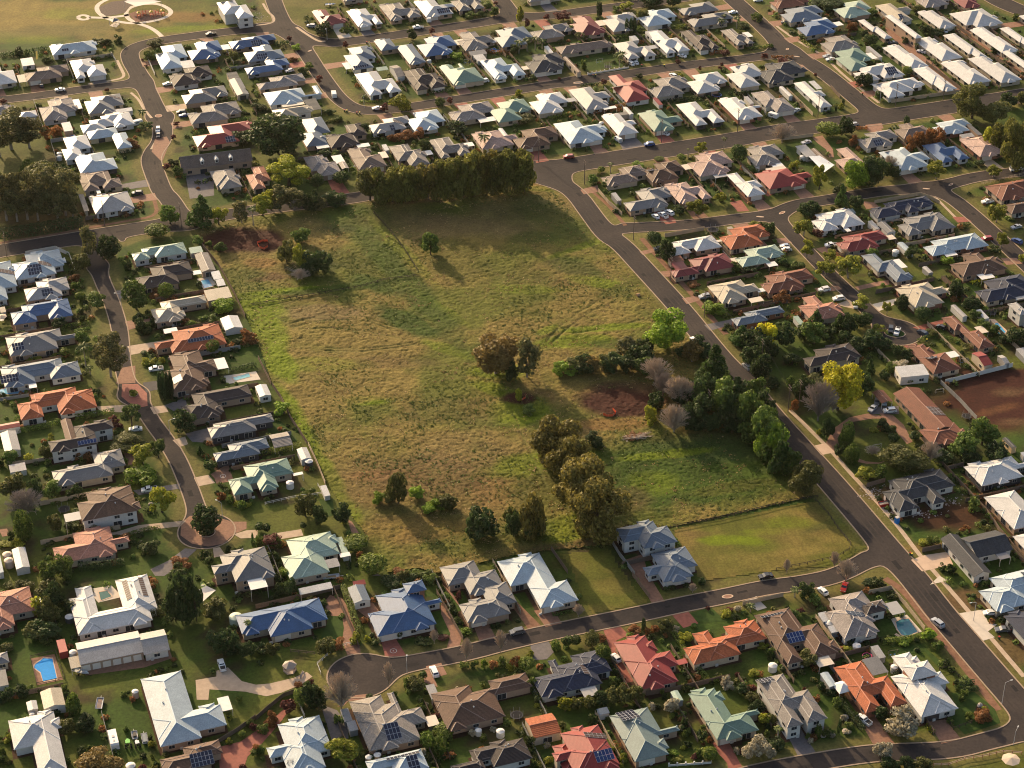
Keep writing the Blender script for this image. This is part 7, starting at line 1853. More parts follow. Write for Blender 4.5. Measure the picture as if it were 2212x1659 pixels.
def car_parts(kind):
    """lengthwise profile lofted over the width: sill, waist, cabin"""
    prof = {'sedan': (4.7, 1.82, [(-2.35, .62), (-2.25, .86), (-1.5, .98), (-.95, 1.0), (-.35, 1.42), (.75, 1.44), (1.5, 1.05), (2.1, .98), (2.33, .75), (2.35, .5)], (-1.0, -.3, .8, 1.5), .98),
            'hatch': (4.1, 1.76, [(-2.05, .6), (-1.95, .85), (-1.1, .98), (-.45, 1.45), (1.2, 1.46), (1.85, 1.05), (2.0, .8), (2.05, .5)], (-1.05, -.4, 1.25, 1.8), .98),
            'suv': (4.75, 1.92, [(-2.37, .7), (-2.28, 1.0), (-1.3, 1.12), (-.65, 1.68), (1.65, 1.70), (2.2, 1.15), (2.33, .85), (2.37, .5)], (-1.25, -.6, 1.7, 2.15), 1.12),
            'pickup': (5.2, 1.90, [(-2.6, .72), (-2.5, 1.02), (-1.5, 1.12), (-.9, 1.70), (.35, 1.72), (.75, 1.15), (2.55, 1.12), (2.6, .6)], (-1.45, -.85, .4, .74), 1.12),
            'van': (4.9, 1.95, [(-2.45, .7), (-2.35, 1.05), (-1.9, 1.25), (-1.3, 1.92), (2.3, 1.98), (2.45, 1.5), (2.45, .5)], (-1.85, -1.25, -.2, -.2), 1.2)}[kind]
    L, Wd, top, cab, waist = prof; body = MB(); hw = Wd / 2; z0 = .28
    P = sorted(top); 
    def halfw(x, z): return (hw * (1 - .06 * abs(x / (L / 2)) ** 3)) * (1 - (max(0, z - waist) / .75) * .24)
    for k in range(len(P) - 1):
        (x0, a), (x1, b) = P[k], P[k + 1]
        wa, wb = halfw(x0, a), halfw(x1, b); ka, kb = halfw(x0, waist), halfw(x1, waist)
        body.face([(x0, -wa, a), (x1, -wb, b), (x1, wb, b), (x0, wa, a)])
        for s in (-1, 1):
            za, zb = min(a, waist), min(b, waist)
            q = [(x0, s * ka, z0), (x1, s * kb, z0), (x1, s * kb, zb), (x0, s * ka, za)]; body.face(q if s < 0 else q[::-1])
            if a > waist + .01 or b > waist + .01:
                q = [(x0, s * ka, za), (x1, s * kb, zb), (x1, s * wb, b), (x0, s * wa, a)]; body.face(q if s < 0 else q[::-1])
    for (x, z) in (P[0], P[-1]):
        k = halfw(x, z); body.face([(x, -k, z0), (x, k, z0), (x, k, z), (x, -k, z)] if x > 0 else [(x, k, z0), (x, -k, z0), (x, -k, z), (x, k, z)])
    body.face([(P[0][0], -hw * .9, z0), (P[0][0], hw * .9, z0), (P[-1][0], hw * .9, z0), (P[-1][0], -hw * .9, z0)])
    zt = lambda x: next(a + (b - a) * (x - x0) / (x1 - x0) for (x0, a), (x1, b) in zip(P, P[1:]) if x0 <= x <= x1)
    e = .015; ws = MB(); rw = MB(); sg = MB()
    def slab(mb_, xa, xb, inset):
        za, zb = zt(xa), zt(xb); wa, wb = halfw(xa, za) - inset, halfw(xb, zb) - inset; n = Vector((-(zb - za), 0, xb - xa)).normalized() * e
        mb_.face([(xa + n.x, -wa, za + n.z), (xb + n.x, -wb, zb + n.z), (xb + n.x, wb, zb + n.z), (xa + n.x, wa, za + n.z)])
    slab(ws, cab[0] + .08, cab[1] - .05, .1)
    if cab[3] > cab[2]: slab(rw, cab[2] + .05, cab[3] - .08, .12)
    zr = max(z for _, z in P)
    for s in (-1, 1):
        x0, x1 = cab[0] + .35, (cab[3] - .3 if cab[3] > cab[2] else (.2 if kind == 'van' else cab[3])); xa, xb = cab[1] + .05, (cab[2] - .05 if cab[2] > cab[1] + .3 else x1)
        if kind == 'van': xb = -.2; x1 = -.15
        lo, hi = waist + .05, zr - .12
        q = [(x0, s * (halfw(x0, lo) + e), lo), (x1, s * (halfw(x1, lo) + e), lo), (xb, s * (halfw(xb, hi) + e), hi), (xa, s * (halfw(xa, hi) + e), hi)]; sg.face(q if s < 0 else q[::-1])
    wheel = MB(); wheel.tube((0, -.11, 0), (0, .11, 0), .34, .34, 12); rim = MB(); rim.tube((0, -.125, 0), (0, .125, 0), .2, .2, 8)
    hl = MB(); tl = MB()
    for s in (-1, 1): hl.box(-L / 2 - .012, s * hw * .72 - .16, .62, -L / 2 + .05, s * hw * .72 + .16, .76); tl.box(L / 2 - .05, s * hw * .78 - .12, .68, L / 2 + .012, s * hw * .78 + .12, .9)
    tray = None
    if kind == 'pickup': tray = MB(); tray.face([(.95, -.74, 1.165), (2.45, -.74, 1.16), (2.45, .74, 1.16), (.95, .74, 1.165)])
    return dict(body=body.mesh('body', paintm('w')), windscreen=ws.mesh('windscreen', CARGL), rear_window=rw.mesh('rear_window', CARGL) if rw.f else None, side_windows=sg.mesh('side_windows', CARGL), wheel=wheel.mesh('wheel', TYRE), rim=rim.mesh('rim', RIM), head=hl.mesh('headlights', LAMPM), tail=tl.mesh('tail_lamps', TAILM),
                tray=tray.mesh('tray', TRAYM) if tray else None, L=L, W=Wd)
CARP = {k: car_parts(k) for k in ('sedan', 'hatch', 'suv', 'pickup', 'van')}
def car(t, x, y, head, kind, c, label):
    p = g2(t, x, y); P = CARP[kind]; g_ = 'cars parked in the streets and driveways'
    root = thing('parked_car' if kind not in ('pickup', 'van') else kind, label, {'pickup': 'pickup truck', 'van': 'van'}.get(kind, 'car'), (p[0], p[1], .03), radians(head), g_)
    def part(nm, me, mt=None, parent=root, loc=None):
        if me is None: return None
        o = link(nm, me, parent, loc)
        if mt is not None: o.material_slots[0].link = 'OBJECT'; o.material_slots[0].material = mt
        return o
    part('body', P['body'], paintm(c)); part('windscreen', P['windscreen']); part('rear_window', P['rear_window']); part('side_windows', P['side_windows']); part('headlights', P['head']); part('tail_lamps', P['tail']); part('tray', P['tray'])
    for sx in (-.3, .29):
        for sy in (-1, 1):
            wo = part('wheel', P['wheel'], None, root, (sx * P['L'], sy * (P['W'] / 2 - .12), .34))
            if near_level(*p) > 0: part('rim', P['rim'], None, wo)
    return root
CW = {'w': 'white', 's': 'silver', 'g': 'grey', 'k': 'black', 'r': 'red', 'b': 'blue', 'l': 'pale blue', 'n': 'dark blue'}
CARS = """
00 520 785 12 sedan w|driving along the short side street
00 1822 305 20 pickup k|on the road below the dry park
00 1367 1132 95 suv w|at the kerb below the roundabout
00 1370 1180 95 hatch k|behind the white one below the roundabout
00 1450 735 20 sedan w|on the drive of the charcoal roof
00 1570 980 12 suv k|beside the blue car on grey drive
00 1592 1008 12 sedan b|on the grey driveway
00 358 748 -70 hatch k|in front of taupe roof
01 1190 22 8 suv n|beside the light grey house
10 290 620 25 hatch w|beside the blue roof drive
10 480 235 -15 suv s|beside the red roofed house
10 1048 945 8 sedan w|on the bend beside the green tree
10 1970 710 15 suv w|in front of pale green roof
10 1400 245 8 pickup w|towing on the north street
20 1025 558 -62 suv w|left one of two beside palm garden
20 1066 552 -62 hatch w|right one of two beside palm garden
20 1468 492 -40 sedan w|on white roofed house driveway
20 490 1366 5 suv r|on the wide cross street
20 1187 1258 12 suv b|on the wide cross street
20 915 1218 -60 van w|on white roofed house driveway
20 1325 1163 -50 hatch w|on the red paved driveway
20 1910 116 8 sedan w|beside the corner grey roof
20 2125 12 10 sedan w|at the very top street
20 1392 665 -60 suv w|behind grey roofed house
30 155 205 -10 suv g|by the grey corner house
30 513 495 22 sedan s|first of two beside green roof
30 540 521 22 sedan w|second of two beside green roof
30 243 965 40 sedan l|on the lawn above the wide road
30 742 1085 10 hatch s|behind the dark conifer
30 330 1240 25 sedan s|in the walled dirt yard
30 1325 455 -35 sedan w|between white unit rows
30 1525 275 -75 hatch w|beside white unit garages
30 1080 380 10 sedan n|behind the white unit
21 1240 222 -60 hatch w|first of three beside grey roof
21 1305 212 -55 pickup w|middle of three beside grey roof
21 1357 190 -50 suv w|third of three beside grey roof
21 1266 500 10 hatch g|half under tree by the long road
21 1665 915 18 suv s|in front of cream roof
21 1580 1293 -55 sedan w|at the kerb beside bright green tree
21 2030 1522 -65 suv s|parked above the black one
21 2097 1585 -65 suv k|parked on the long road verge
31 545 470 12 pickup w|beside the red roof
31 145 478 8 hatch w|upper one of two by pale green roof
31 160 508 8 hatch w|lower one of two by pale green roof
31 485 855 20 suv w|on drive between brown and salmon roofs
31 610 932 15 suv w|beside the salmon roof
31 755 990 85 hatch w|at the verge under a lime tree
31 1060 1200 80 suv k|on the grass island of the court
31 1115 1217 70 pickup w|on the grass island of the court
31 1335 1232 -55 suv n|on the drive at the court end
31 1500 1180 -40 hatch k|beside brown tiled roof
31 1890 416 12 suv r|at the front of pale blue roof
31 2150 437 -50 suv b|parked in the far right street
31 2145 312 25 sedan s|at the right street drive
31 1895 95 15 pickup w|beside terracotta roof
01 1350 1540 12 pickup w|on dark driveway by slim conifers
02 1172 402 8 sedan w|on the verge drive by street tree
02 1290 925 15 pickup w|on the grey driveway by yellow tree
32 903 224 55 sedan s|on the circular driveway forecourt
32 1052 242 8 suv w|beside the brown tiled house
32 940 165 80 hatch g|inside the double carport
32 1007 167 80 hatch l|inside the double carport, further side
03 1917 785 -72 pickup w|on the lawn above the big white roof
13 1540 842 -72 suv w|on the brick drive by brown tiled roof
23 45 495 18 suv g|parked in the curved street below the paddock
23 898 722 -60 hatch w|beside the red roofed house
23 2192 14 15 sedan k|parked by the mown lot
33 472 145 -60 hatch w|on the drive behind junction palms
33 658 108 70 sedan r|on the junction lawn drive
33 1465 420 -58 suv s|on the long straight road
33 1915 330 5 hatch w|on the pale concrete apron
33 2025 475 5 sedan g|on the lower concrete apron
33 828 1258 -52 pickup w|on the red driveway by hedge
"""
KW = {'sedan': 'sedan', 'hatch': 'hatchback', 'suv': 'tall wagon', 'pickup': 'pickup truck', 'van': 'van'}
for ln in CARS.strip().split('\n'):
    a, lb = ln.split('|'); t, x, y, h, k, c = a.split()
    car(t, float(x), float(y), float(h), k, c, f"{CW[c]} {KW[k]} {lb}")

# ---------------------------------------------------------------- poles and lines
WOOD = mat('pole_timber', (.16, .12, .095), .85, .1, .2, 2); STEEL = mat('galvanised_steel', (.45, .45, .45), .45, .4, .05); WIREM = mat('wire', (.03, .03, .03), .9, .0, 0); CER = mat('insulator', (.5, .45, .4), .3, .5, 0); LENS = mat('lamp_lens', (.75, .73, .68), .3, .5, 0)
def power_pole(t, x, y, lb, H=11.0, arms=2):
    p = g2(t, x, y); root = thing('power_pole', lb, 'power pole', (p[0], p[1], 0), radians(-72), 'timber power poles')
    m = MB(); m.tube((0, 0, 0), (0, 0, H), .17, .11, 8); link('pole', m.mesh('pole', WOOD), root)
    for k in range(arms):
        z = H - .3 - k * 1.1; m = MB(); m.box(-1.2, -.08, z - .07, 1.2, .08, z + .07); a = link('crossarm', m.mesh('crossarm', WOOD), root)
        for xx in (-1.05, -.4, .4, 1.05): m = MB(); m.tube((xx, 0, z + .07), (xx, 0, z + .27), .05, .04, 6); link('insulator', m.mesh('insulator', CER), a)
    return p, H
pole_pts = [power_pole(*a) for a in (
    ('21', 1050, 415, 'timber power pole at the round tree corner'), ('21', 1370, 770, 'timber power pole beside the maroon roof'), ('21', 1660, 1085, 'timber power pole by cream roof verge'), ('31', -60, 1500, 'timber power pole among roadside shrubs'), ('32', 172, 245, 'tall timber power pole at circular driveway corner'),
    ('20', 230, 1397, 'timber power pole beside red drive on the cross street'), ('20', 625, 1592, 'timber power pole at the main junction corner'), ('20', 1290, 1232, 'timber power pole beside green roof'), ('20', 1948, 1140, 'timber power pole before white roof'), ('30', 430, 1012, 'timber power pole beside cream fence corner'), ('30', 1100, 922, 'timber power pole by the cream roadside fence'), ('30', 1510, 882, 'timber power pole at the white units road'),
    ('01', 905, 292, 'timber power pole on the verge below grey house'), ('01', 1570, 312, 'timber power pole at the road corner'), ('01', 60, 560, 'timber power pole at far left road'), ('32', 266, 196, 'short timber service pole in shrubs'), ('22', 1692, 285, 'timber pole in dark tree belt'))]
def span(i, j, lb, n=4):
    (p, H), (q, H2) = pole_pts[i], pole_pts[j]; root = thing('power_line', lb, 'power line', (p[0], p[1], 0), 0, 'power lines between the poles')
    off = np.array((cos(radians(-72)), sin(radians(-72))))
    for k in range(n):
        o = off * (-1.05, -.4, .4, 1.05)[k]; m = MB(); N_ = 10; pr = None
        for s in range(N_ + 1):
            u = s / N_; c = p + (q - p) * u - p + o; z = (H - .05) * (1 - u) + (H2 - .05) * u - 4 * 1.2 * u * (1 - u); cur_ = (c[0], c[1], z)
            if pr: m.tube(pr, cur_, .011, .011, 3, 0, False)
            pr = cur_
        link('wire', m.mesh('wire', WIREM), root)
span(0, 1, 'four wires over the verge above maroon roof'); span(1, 2, 'four wires over the verge beside cream roof'); span(2, 3, 'four wires over the roadside shrubs'); span(3, 4, 'four wires down to the circular driveway pole')
span(5, 6, 'wires crossing the wide cross street corner'); span(6, 0, 'wires beside the long straight road fence'); span(7, 8, 'wires along the cross street before white roofs'); span(8, 9, 'wires along the cross street past cream fence'); span(9, 10, 'wires crossing the top right junction'); span(10, 11, 'wires along the cream roadside fence'); span(5, 7, 'wires past the red car on cross street')
def street_lamp(t, x, y, H, ang, lb):
    p = g2(t, x, y); root = thing('street_lamp', lb, 'street lamp', (p[0], p[1], 0), radians(ang), 'steel street lamps')
    m = MB(); m.tube((0, 0, 0), (0, 0, H), .09, .06, 8); link('pole', m.mesh('pole', STEEL), root)
    m = MB(); m.tube((0, 0, H), (1.7, 0, H + .4), .05, .04, 6); link('arm', m.mesh('arm', STEEL), root)
    m = MB(); m.box(1.6, -.16, H + .33, 2.3, .16, H + .47); hd = link('lamp_head', m.mesh('lamp_head', STEEL), root); m = MB(); m.box(1.7, -.12, H + .28, 2.2, .12, H + .33); link('lens', m.mesh('lens', LENS), hd)
for a in (('33', 2020, 1105, 8, 20, 'steel street lamp on the bottom corner verge'), ('33', 1775, 385, 7, 200, 'steel street lamp beside pale concrete apron'), ('10', 895, 1585, 8, -160, 'steel street lamp beside casuarina row'), ('10', 615, 345, 6, -100, 'steel street lamp by the upper junction'), ('10', 935, 932, 6, 40, 'steel street lamp inside the hedge corner'),
          ('30', 965, 895, 8, -60, 'steel street lamp at top right junction'), ('02', 1470, 442, 6, 20, 'slim street lamp on green verge'), ('02', 1922, 1145, 5.5, 150, 'slim street lamp beside turning circle'), ('01', 1052, 1000, 6, 180, 'slim street lamp beside leafy street tree'), ('01', 1122, 1450, 5, 180, 'slim street lamp below the cream drive'), ('33', 1640 + 480, 1460, 5, 60, 'short steel street lamp at the bottom junction'), ('13', 1305, 835, 4.5, 90, 'slim lamp post by the turning circle')): street_lamp(*a)

# ---------------------------------------------------------------- tanks, trampolines, pools
TANKC = {'w': (.62, .60, .56), 'd': (.05, .055, .06), 'c': (.52, .40, .30), 'p': (.50, .55, .42), 'g': (.2, .2, .2)}
def tank(t, x, y, wp, h, c, top, lb):
    p = g2(t, x, y, h); R = wp / 2 / (FPX * 4 / depth(*p)); root = thing('water_tank', lb, 'water tank', (p[0], p[1], 0), 0, 'round water tanks')
    m = MB(); m.tube((0, 0, 0), (0, 0, h), R, R, 24, 0, False)
    for k in range(1, 5): m.tube((0, 0, h * k / 5 - .03), (0, 0, h * k / 5 + .03), R * 1.02, R * 1.02, 24, 0, False)
    link('barrel', m.mesh('barrel', mat('tank_' + c, TANKC[c], .6, .3, .06)), root)
    m = MB(); n = 24
    for k in range(n):
        a0, a1 = 2 * pi * k / n, 2 * pi * (k + 1) / n; m.face([(cos(a0) * R * 1.02, sin(a0) * R * 1.02, h), (cos(a1) * R * 1.02, sin(a1) * R * 1.02, h), (cos(a1) * R * .2, sin(a1) * R * .2, h + R * .28), (cos(a0) * R * .2, sin(a0) * R * .2, h + R * .28)]); m.face([(cos(a0) * R * .2, sin(a0) * R * .2, h + R * .28), (cos(a1) * R * .2, sin(a1) * R * .2, h + R * .28), (0, 0, h + R * .3)])
    ld = link('lid', m.mesh('lid', mat('tank_' + top, TANKC[top], .55, .3, .05)), root); m = MB(); m.tube((R * .5, 0, h + R * .1), (R * .5, 0, h + R * .32), .25, .22, 10); link('hatch', m.mesh('hatch', mat('tank_' + top, TANKC[top])), ld)
TANKS = """
12 457 665 70 2.3 d w|black-sided tank with white lid beside white shed
12 293 850 66 2.2 w w|white tank beside pale green roof
03 600 350 78 1.8 d w|low dark tank with white lid behind courtyard house
03 1167 995 58 2.2 c w|cream tank on the lawn beside large pale roof
03 630 655 66 2 w w|white tank between red container and long shed
02 60 1468 78 2.6 c c|upper cream tank beside white gabled shed
02 74 1520 78 2.6 c c|lower cream tank beside white gabled shed
33 535 398 86 2 w w|round white tank beside brown tiled roof
33 768 598 72 1.8 w w|round white tank behind pool house
33 42 770 78 2 w w|white tank beside dark garden shrubs
33 1092 782 62 2 w w|white tank tucked beside white house
13 1922 1330 56 1.8 w w|small white tank by dark lower hedge
13 2112 1338 72 2 w w|pale tank behind tan and black roof
13 976 1562 64 2 c w|tank beside grey tiled roof wall
13 1048 1543 64 2 c w|next tank beside grey tiled roof wall
03 1128 1635 84 1.6 c w|cream round tank at the bottom edge
03 276 1192 46 1.8 c w|first small tank behind white roof end
03 342 1182 46 1.8 c w|middle small tank behind white roof end
03 410 1170 48 1.8 c w|last small tank behind white roof end
01 792 44 50 2 w w|white tank beside light grey house
00 512 1322 44 1.8 w w|upper small tank beside white villa
00 512 1350 44 1.8 w w|lower small tank beside white villa
30 300 1350 50 1.8 w w|white tank beside light grey garage
30 1162 1282 48 1.8 w w|white tank behind pale blue roof
20 772 1058 42 1.8 w w|small white tank beside white roof
03 2035 348 112 2.4 p p|pale green domed aviary tank beside palm
10 1495 520 40 1.6 w w|small white tank below blue roof
20 2120 1440 44 1.8 w w|tank between pinkish and grey roofs
31 1105 508 60 2 w w|white tank behind blue-grey roof
"""
for ln in TANKS.strip().split('\n'):
    a, lb = ln.split('|'); q = a.split(); tank(q[0], float(q[1]), float(q[2]), float(q[3]), float(q[4]), q[5], q[6], lb if 'tank' in lb else lb + ' tank')
NETM = mat('trampoline_mat', (.02, .02, .022), .9, .1, 0); TRP = {'k': mat('trampoline_pad_dark', (.04, .04, .05), .8), 'p': mat('trampoline_pad_pink', (.55, .05, .16), .7), 'b': mat('trampoline_pad_blue', (.05, .12, .35), .7)}
def trampoline(t, x, y, wp, c, lb):
    p = g2(t, x, y, .8); R = wp / 2 / (FPX * 4 / depth(*p)); root = thing('trampoline', lb, 'trampoline', (p[0], p[1], 0)); n = 24
    m = MB(); m.face([(cos(2 * pi * k / n) * R * .84, sin(2 * pi * k / n) * R * .84, .8) for k in range(n)]); link('mat', m.mesh('mat', NETM), root)
    m = MB()
    for k in range(n):
        a0, a1 = 2 * pi * k / n, 2 * pi * (k + 1) / n; m.face([(cos(a0) * R, sin(a0) * R, .82), (cos(a1) * R, sin(a1) * R, .82), (cos(a1) * R * .84, sin(a1) * R * .84, .84), (cos(a0) * R * .84, sin(a0) * R * .84, .84)])
    link('pad', m.mesh('pad', TRP[c]), root)
    for k in range(6):
        a0 = 2 * pi * k / 6; m = MB(); m.tube((cos(a0) * R, sin(a0) * R, 0), (cos(a0) * R, sin(a0) * R, 2.4 if c == 'k' else .8), .03, .03, 5); link('leg', m.mesh('leg', STEEL), root)
for a in (('32', 1717, 275, 84, 'k', 'round black trampoline beside the red earth fence'), ('02', 552, 1080, 100, 'k', 'dark trampoline on lawn beside palm'), ('33', 857, 690, 88, 'p', 'pink-rimmed trampoline behind grey patio cover'), ('20', 1770, 818, 84, 'b', 'trampoline behind white roofed house'), ('23', 40, 1200, 110, 'k', 'dark trampoline below brown tiled roof'), ('21', 1738, 325, 90, 'k', 'trampoline beside cream awning'), ('20', 828, 575, 60, 'k', 'round trampoline on the pillared lawn'), ('31', 1935, 1045, 70, 'k', 'trampoline in yard behind navy roof')): trampoline(*a)
def pool(t, s, col, rough, lb, cop='w'):
    P = pts(t, s); c = sum(P) / len(P); root = thing('swimming_pool', lb, 'swimming pool', (c[0], c[1], 0)); L = [p - c for p in P]
    m = MB(); Q = [(*p, .075) for p in L]; m.face(Q if sum(Q[k][0] * Q[(k + 1) % len(Q)][1] - Q[(k + 1) % len(Q)][0] * Q[k][1] for k in range(len(Q))) > 0 else Q[::-1])
    key = 'water_%d' % (hash(s) % 99999); wm = mat('pool_water_' + lb.split()[0], col, rough, .12 if rough > .3 else .4, .12, 1.2, bump=.15); link('water', m.mesh('water', wm), root)
    m = MB()
    for k in range(len(L)):
        a, b = L[k], L[(k + 1) % len(L)]; oa, ob = a * (1 + .45 / np.hypot(*a)), b * (1 + .45 / np.hypot(*b)); m.face([(*a, .12), (*b, .12), (*ob, .12), (*oa, .12)]); m.face([(*a, .0), (*b, .0), (*b, .12), (*a, .12)]); m.face([(*oa, 0), (*ob, 0), (*ob, .12), (*oa, .12)])
    link('coping', m.mesh('coping', PAVE['k']), root)
pool('03', '300 770 375 712 452 716 492 890 372 912 352 835 296 795', (.008, .24, .62), .7, 'bright blue covered swimming pool inside a brown fence'); pool('33', '1105 400 1150 375 1215 372 1292 482 1200 525 1150 505 1118 460', (.045, .16, .19), .08, 'teal swimming pool with curved steps beside glass roof')
pool('31', '1950 1142 1985 1130 2055 1212 1998 1248', (.05, .28, .48), .1, 'blue kidney-cornered pool behind brown tiled roof'); pool('01', '1735 767 1800 755 1838 815 1765 832', (.16, .38, .55), .12, 'pale blue square pool beside two shade roofs')
pool('03', '855 142 925 130 965 178 872 212', (.02, .09, .07), .08, 'dark green courtyard pool of the white house'); pool('01', '2010 1605 2150 1568 2165 1595 2030 1632', (.10, .36, .42), .12, 'aqua lap pool with pink float beside dark hedge'); pool('10', '2010 432 2060 415 2112 438 2062 457', (.03, .16, .40), .1, 'small round blue pool by red hedge')
pool('00', '558 1188 640 1165 652 1182 572 1203', (.02, .07, .18), .1, 'small navy pool beside white cabin'); pool('02', '0 50 110 25 240 45 225 80 0 95', (.12, .33, .40), .2, 'pale aqua pool at left edge above block wall')
# ---------------------------------------------------------------- one-off things
def M_(n, c, r=.6, s=.3, nz=0.05): return mat(n, c, r, s, nz)
def base(t, x, y, name, lb, cat, ang=18, group=None, z=0):
    p = g2(t, x, y); return thing(name, lb, cat, (p[0], p[1], z), radians(ang), group)
def add(root, nm, fn, m, parent=None, **k):
    mb = MB(); fn(mb); return link(nm, mb.mesh(nm, m), parent or root, **k)
# orange safety mesh round three red earth digs
ORG = M_('orange_mesh', (.75, .13, .05), .6)
for t, s, lb in (('11', '10 450 30 490 70 503 105 480 105 435 60 432 10 450', 'closed loop of orange safety mesh on red earth'), ('22', '60 155 90 150 118 130 120 95', 'short curl of orange safety mesh by tree clump'), ('22', '785 275 830 290 875 285 900 262 870 228', 'curved orange safety mesh on big red earth patch')):
    P = pts(t, s); o = P[0]; root = thing('barrier_mesh', lb, 'barrier fence', (o[0], o[1], 0)); m = MB(); pm = MB()
    for k in range(len(P) - 1):
        a, b = P[k] - o, P[k + 1] - o; m.face([(*a, .25), (*b, .2), (*b, 1.15), (*a, 1.25)]); n_ = np.array((-(b - a)[1], (b - a)[0])) / (np.hypot(*(b - a)) + 1e-6) * .04; m.face([(*(a + n_), .25), (*(b + n_), .2), (*(b + n_), 1.15), (*(a + n_), 1.25)]); pm.tube((*a, 0), (*a, 1.35), .04, .04, 5)
    link('mesh_sheet', m.mesh('mesh_sheet', ORG), root); link('stakes', pm.mesh('stakes', STEEL), root, kind='stuff')
# shipping container
r = base('03', 545, 660, 'shipping_container', 'red shipping container beside the long shed', 'container', -70)
RC = M_('container_red', (.30, .045, .04), .5, .3, .1)
def f(m):
    m.box(-3, -1.2, .1, 3, 1.2, 2.6)
    for k in range(20): x = -2.9 + k * .3; m.box(x, -1.24, .3, x + .14, -1.2, 2.4); m.box(x, 1.2, .3, x + .14, 1.24, 2.4)
add(r, 'shell', f, RC)
for s in (-1, 1): add(r, 'door', lambda m: m.box(3.0, s * .6 - .57, .2, 3.06, s * .6 + .57, 2.5), RC)
# caravan, tractors, trailers on the lower lawn
r = base('03', 985, 1445, 'caravan', 'long white caravan parked on the lower lawn', 'caravan', -72); WC = M_('caravan_white', (.66, .65, .62), .4, .4)
def f(m):
    pr = [(-3.6, .6), (-3.4, 2.2), (-2.9, 2.55), (2.9, 2.6), (3.4, 2.2), (3.5, .6)]
    for k in range(len(pr) - 1): (a, z), (b, y) = pr[k], pr[k + 1]; m.face([(a, -1.15, z), (b, -1.15, y), (b, 1.15, y), (a, 1.15, z)]); 
    for s in (-1.15, 1.15): m.face([(a, s, z) for a, z in pr])
add(r, 'body', f, WC); add(r, 'roof_hatch', lambda m: (m.box(-.4, -.35, 2.58, .4, .35, 2.72), m.box(1.4, -.25, 2.58, 2, .25, 2.7)), CER)
for s in (-1, 1): add(r, 'window', lambda m: m.box(-1.6, s * 1.16 - .02, 1.4, -.4, s * 1.16 + .02, 2.0), GLASS); add(r, 'wheel', lambda m: m.tube((.2, s * 1.0, .35), (.2, s * 1.2, .35), .35, .35, 12), TYRE)
add(r, 'drawbar', lambda m: m.box(3.5, -.06, .5, 4.6, .06, .6), STEEL)
def tractor(t, x, y, c, lb, ang, s=1.0):
    r = base(t, x, y, 'tractor', lb, 'tractor', ang); r.scale = (s, s, s); cm = M_('tractor_' + lb.split()[0], c, .4, .4)
    add(r, 'bonnet', lambda m: (m.box(.2, -.35, .8, 1.7, .35, 1.35), m.box(1.7, -.3, .8, 1.8, .3, 1.25)), cm); add(r, 'canopy', lambda m: m.box(-1.2, -.65, 2.2, .2, .65, 2.3), cm)
    for sx in (-1.15, .12):
        for sy in (-.55, .55): add(r, 'post', lambda m: m.box(sx - .03, sy - .03, 1.1, sx + .03, sy + .03, 2.2), TYRE)
    add(r, 'seat', lambda m: (m.box(-.9, -.25, 1.0, -.4, .25, 1.15), m.box(-.95, -.25, 1.1, -.85, .25, 1.55)), TYRE)
    for sy in (-1, 1): add(r, 'rear_wheel', lambda m: m.tube((-.7, sy * .55, .7), (-.7, sy * .95, .7), .7, .7, 14), TYRE); add(r, 'front_wheel', lambda m: m.tube((1.3, sy * .55, .4), (1.3, sy * .8, .4), .4, .4, 12), TYRE)
tractor('03', 1108, 1470, (.10, .40, .04), 'green tractor with canopy beside white caravan', 105); tractor('03', 1188, 1470, (.55, .56, .56), 'white small tractor beside the box trailer', 110, .85)
def trailer(t, x, y, lb, ang, load, L=2.6, Wd=1.7):
    r = base(t, x, y, 'trailer', lb, 'trailer', ang)
    add(r, 'tray', lambda m: (m.box(-L, -Wd / 2, .55, L, Wd / 2, .62), m.box(-L, -Wd / 2, .62, L, -Wd / 2 + .05, 1.0), m.box(-L, Wd / 2 - .05, .62, L, Wd / 2, 1.0), m.box(L - .05, -Wd / 2 + .05, .62, L, Wd / 2 - .05, 1.0)), STEEL)
    for s in (-1, 1): add(r, 'wheel', lambda m: m.tube((0, s * Wd / 2, .35), (0, s * (Wd / 2 + .2), .35), .35, .35, 12), TYRE)
    add(r, 'drawbar', lambda m: m.box(L, -.05, .5, L + 1.2, .05, .6), STEEL); add(r, 'load', load, M_('load_' + lb.split()[0], {'grey': (.2, .22, .23), 'dark': (.08, .07, .06), 'timber': (.42, .26, .15)}.get(lb.split()[0], (.3, .2, .1)), .8))
trailer('03', 1252, 1420, 'grey box trailer with mesh cage near white caravan', 105, lambda m: m.box(-1.8, -.6, .63, 1.6, .6, 1.2), 2.0)
trailer('03', 1165, 1390, 'dark loaded trailer beside the green tractor', 105, lambda m: (m.box(-1, -.5, .63, .2, .5, 1.3), m.box(.3, -.4, .63, 1, .3, 1.0)), 1.5)
trailer('03', 863, 1115, 'timber trailer loaded with pale pipes on the lawn', 92, lambda m: [m.tube((-2, -.4 + k * .3, .72), (2.2, -.45 + k * .3, .75), .07, .07, 6) for k in range(4)], 2.2, 2.0)
trailer('13', 650, 50 - 30, 'white flat trailer by the back fence', 10, lambda m: m.box(-1.5, -.5, .63, 1.5, .5, .7))
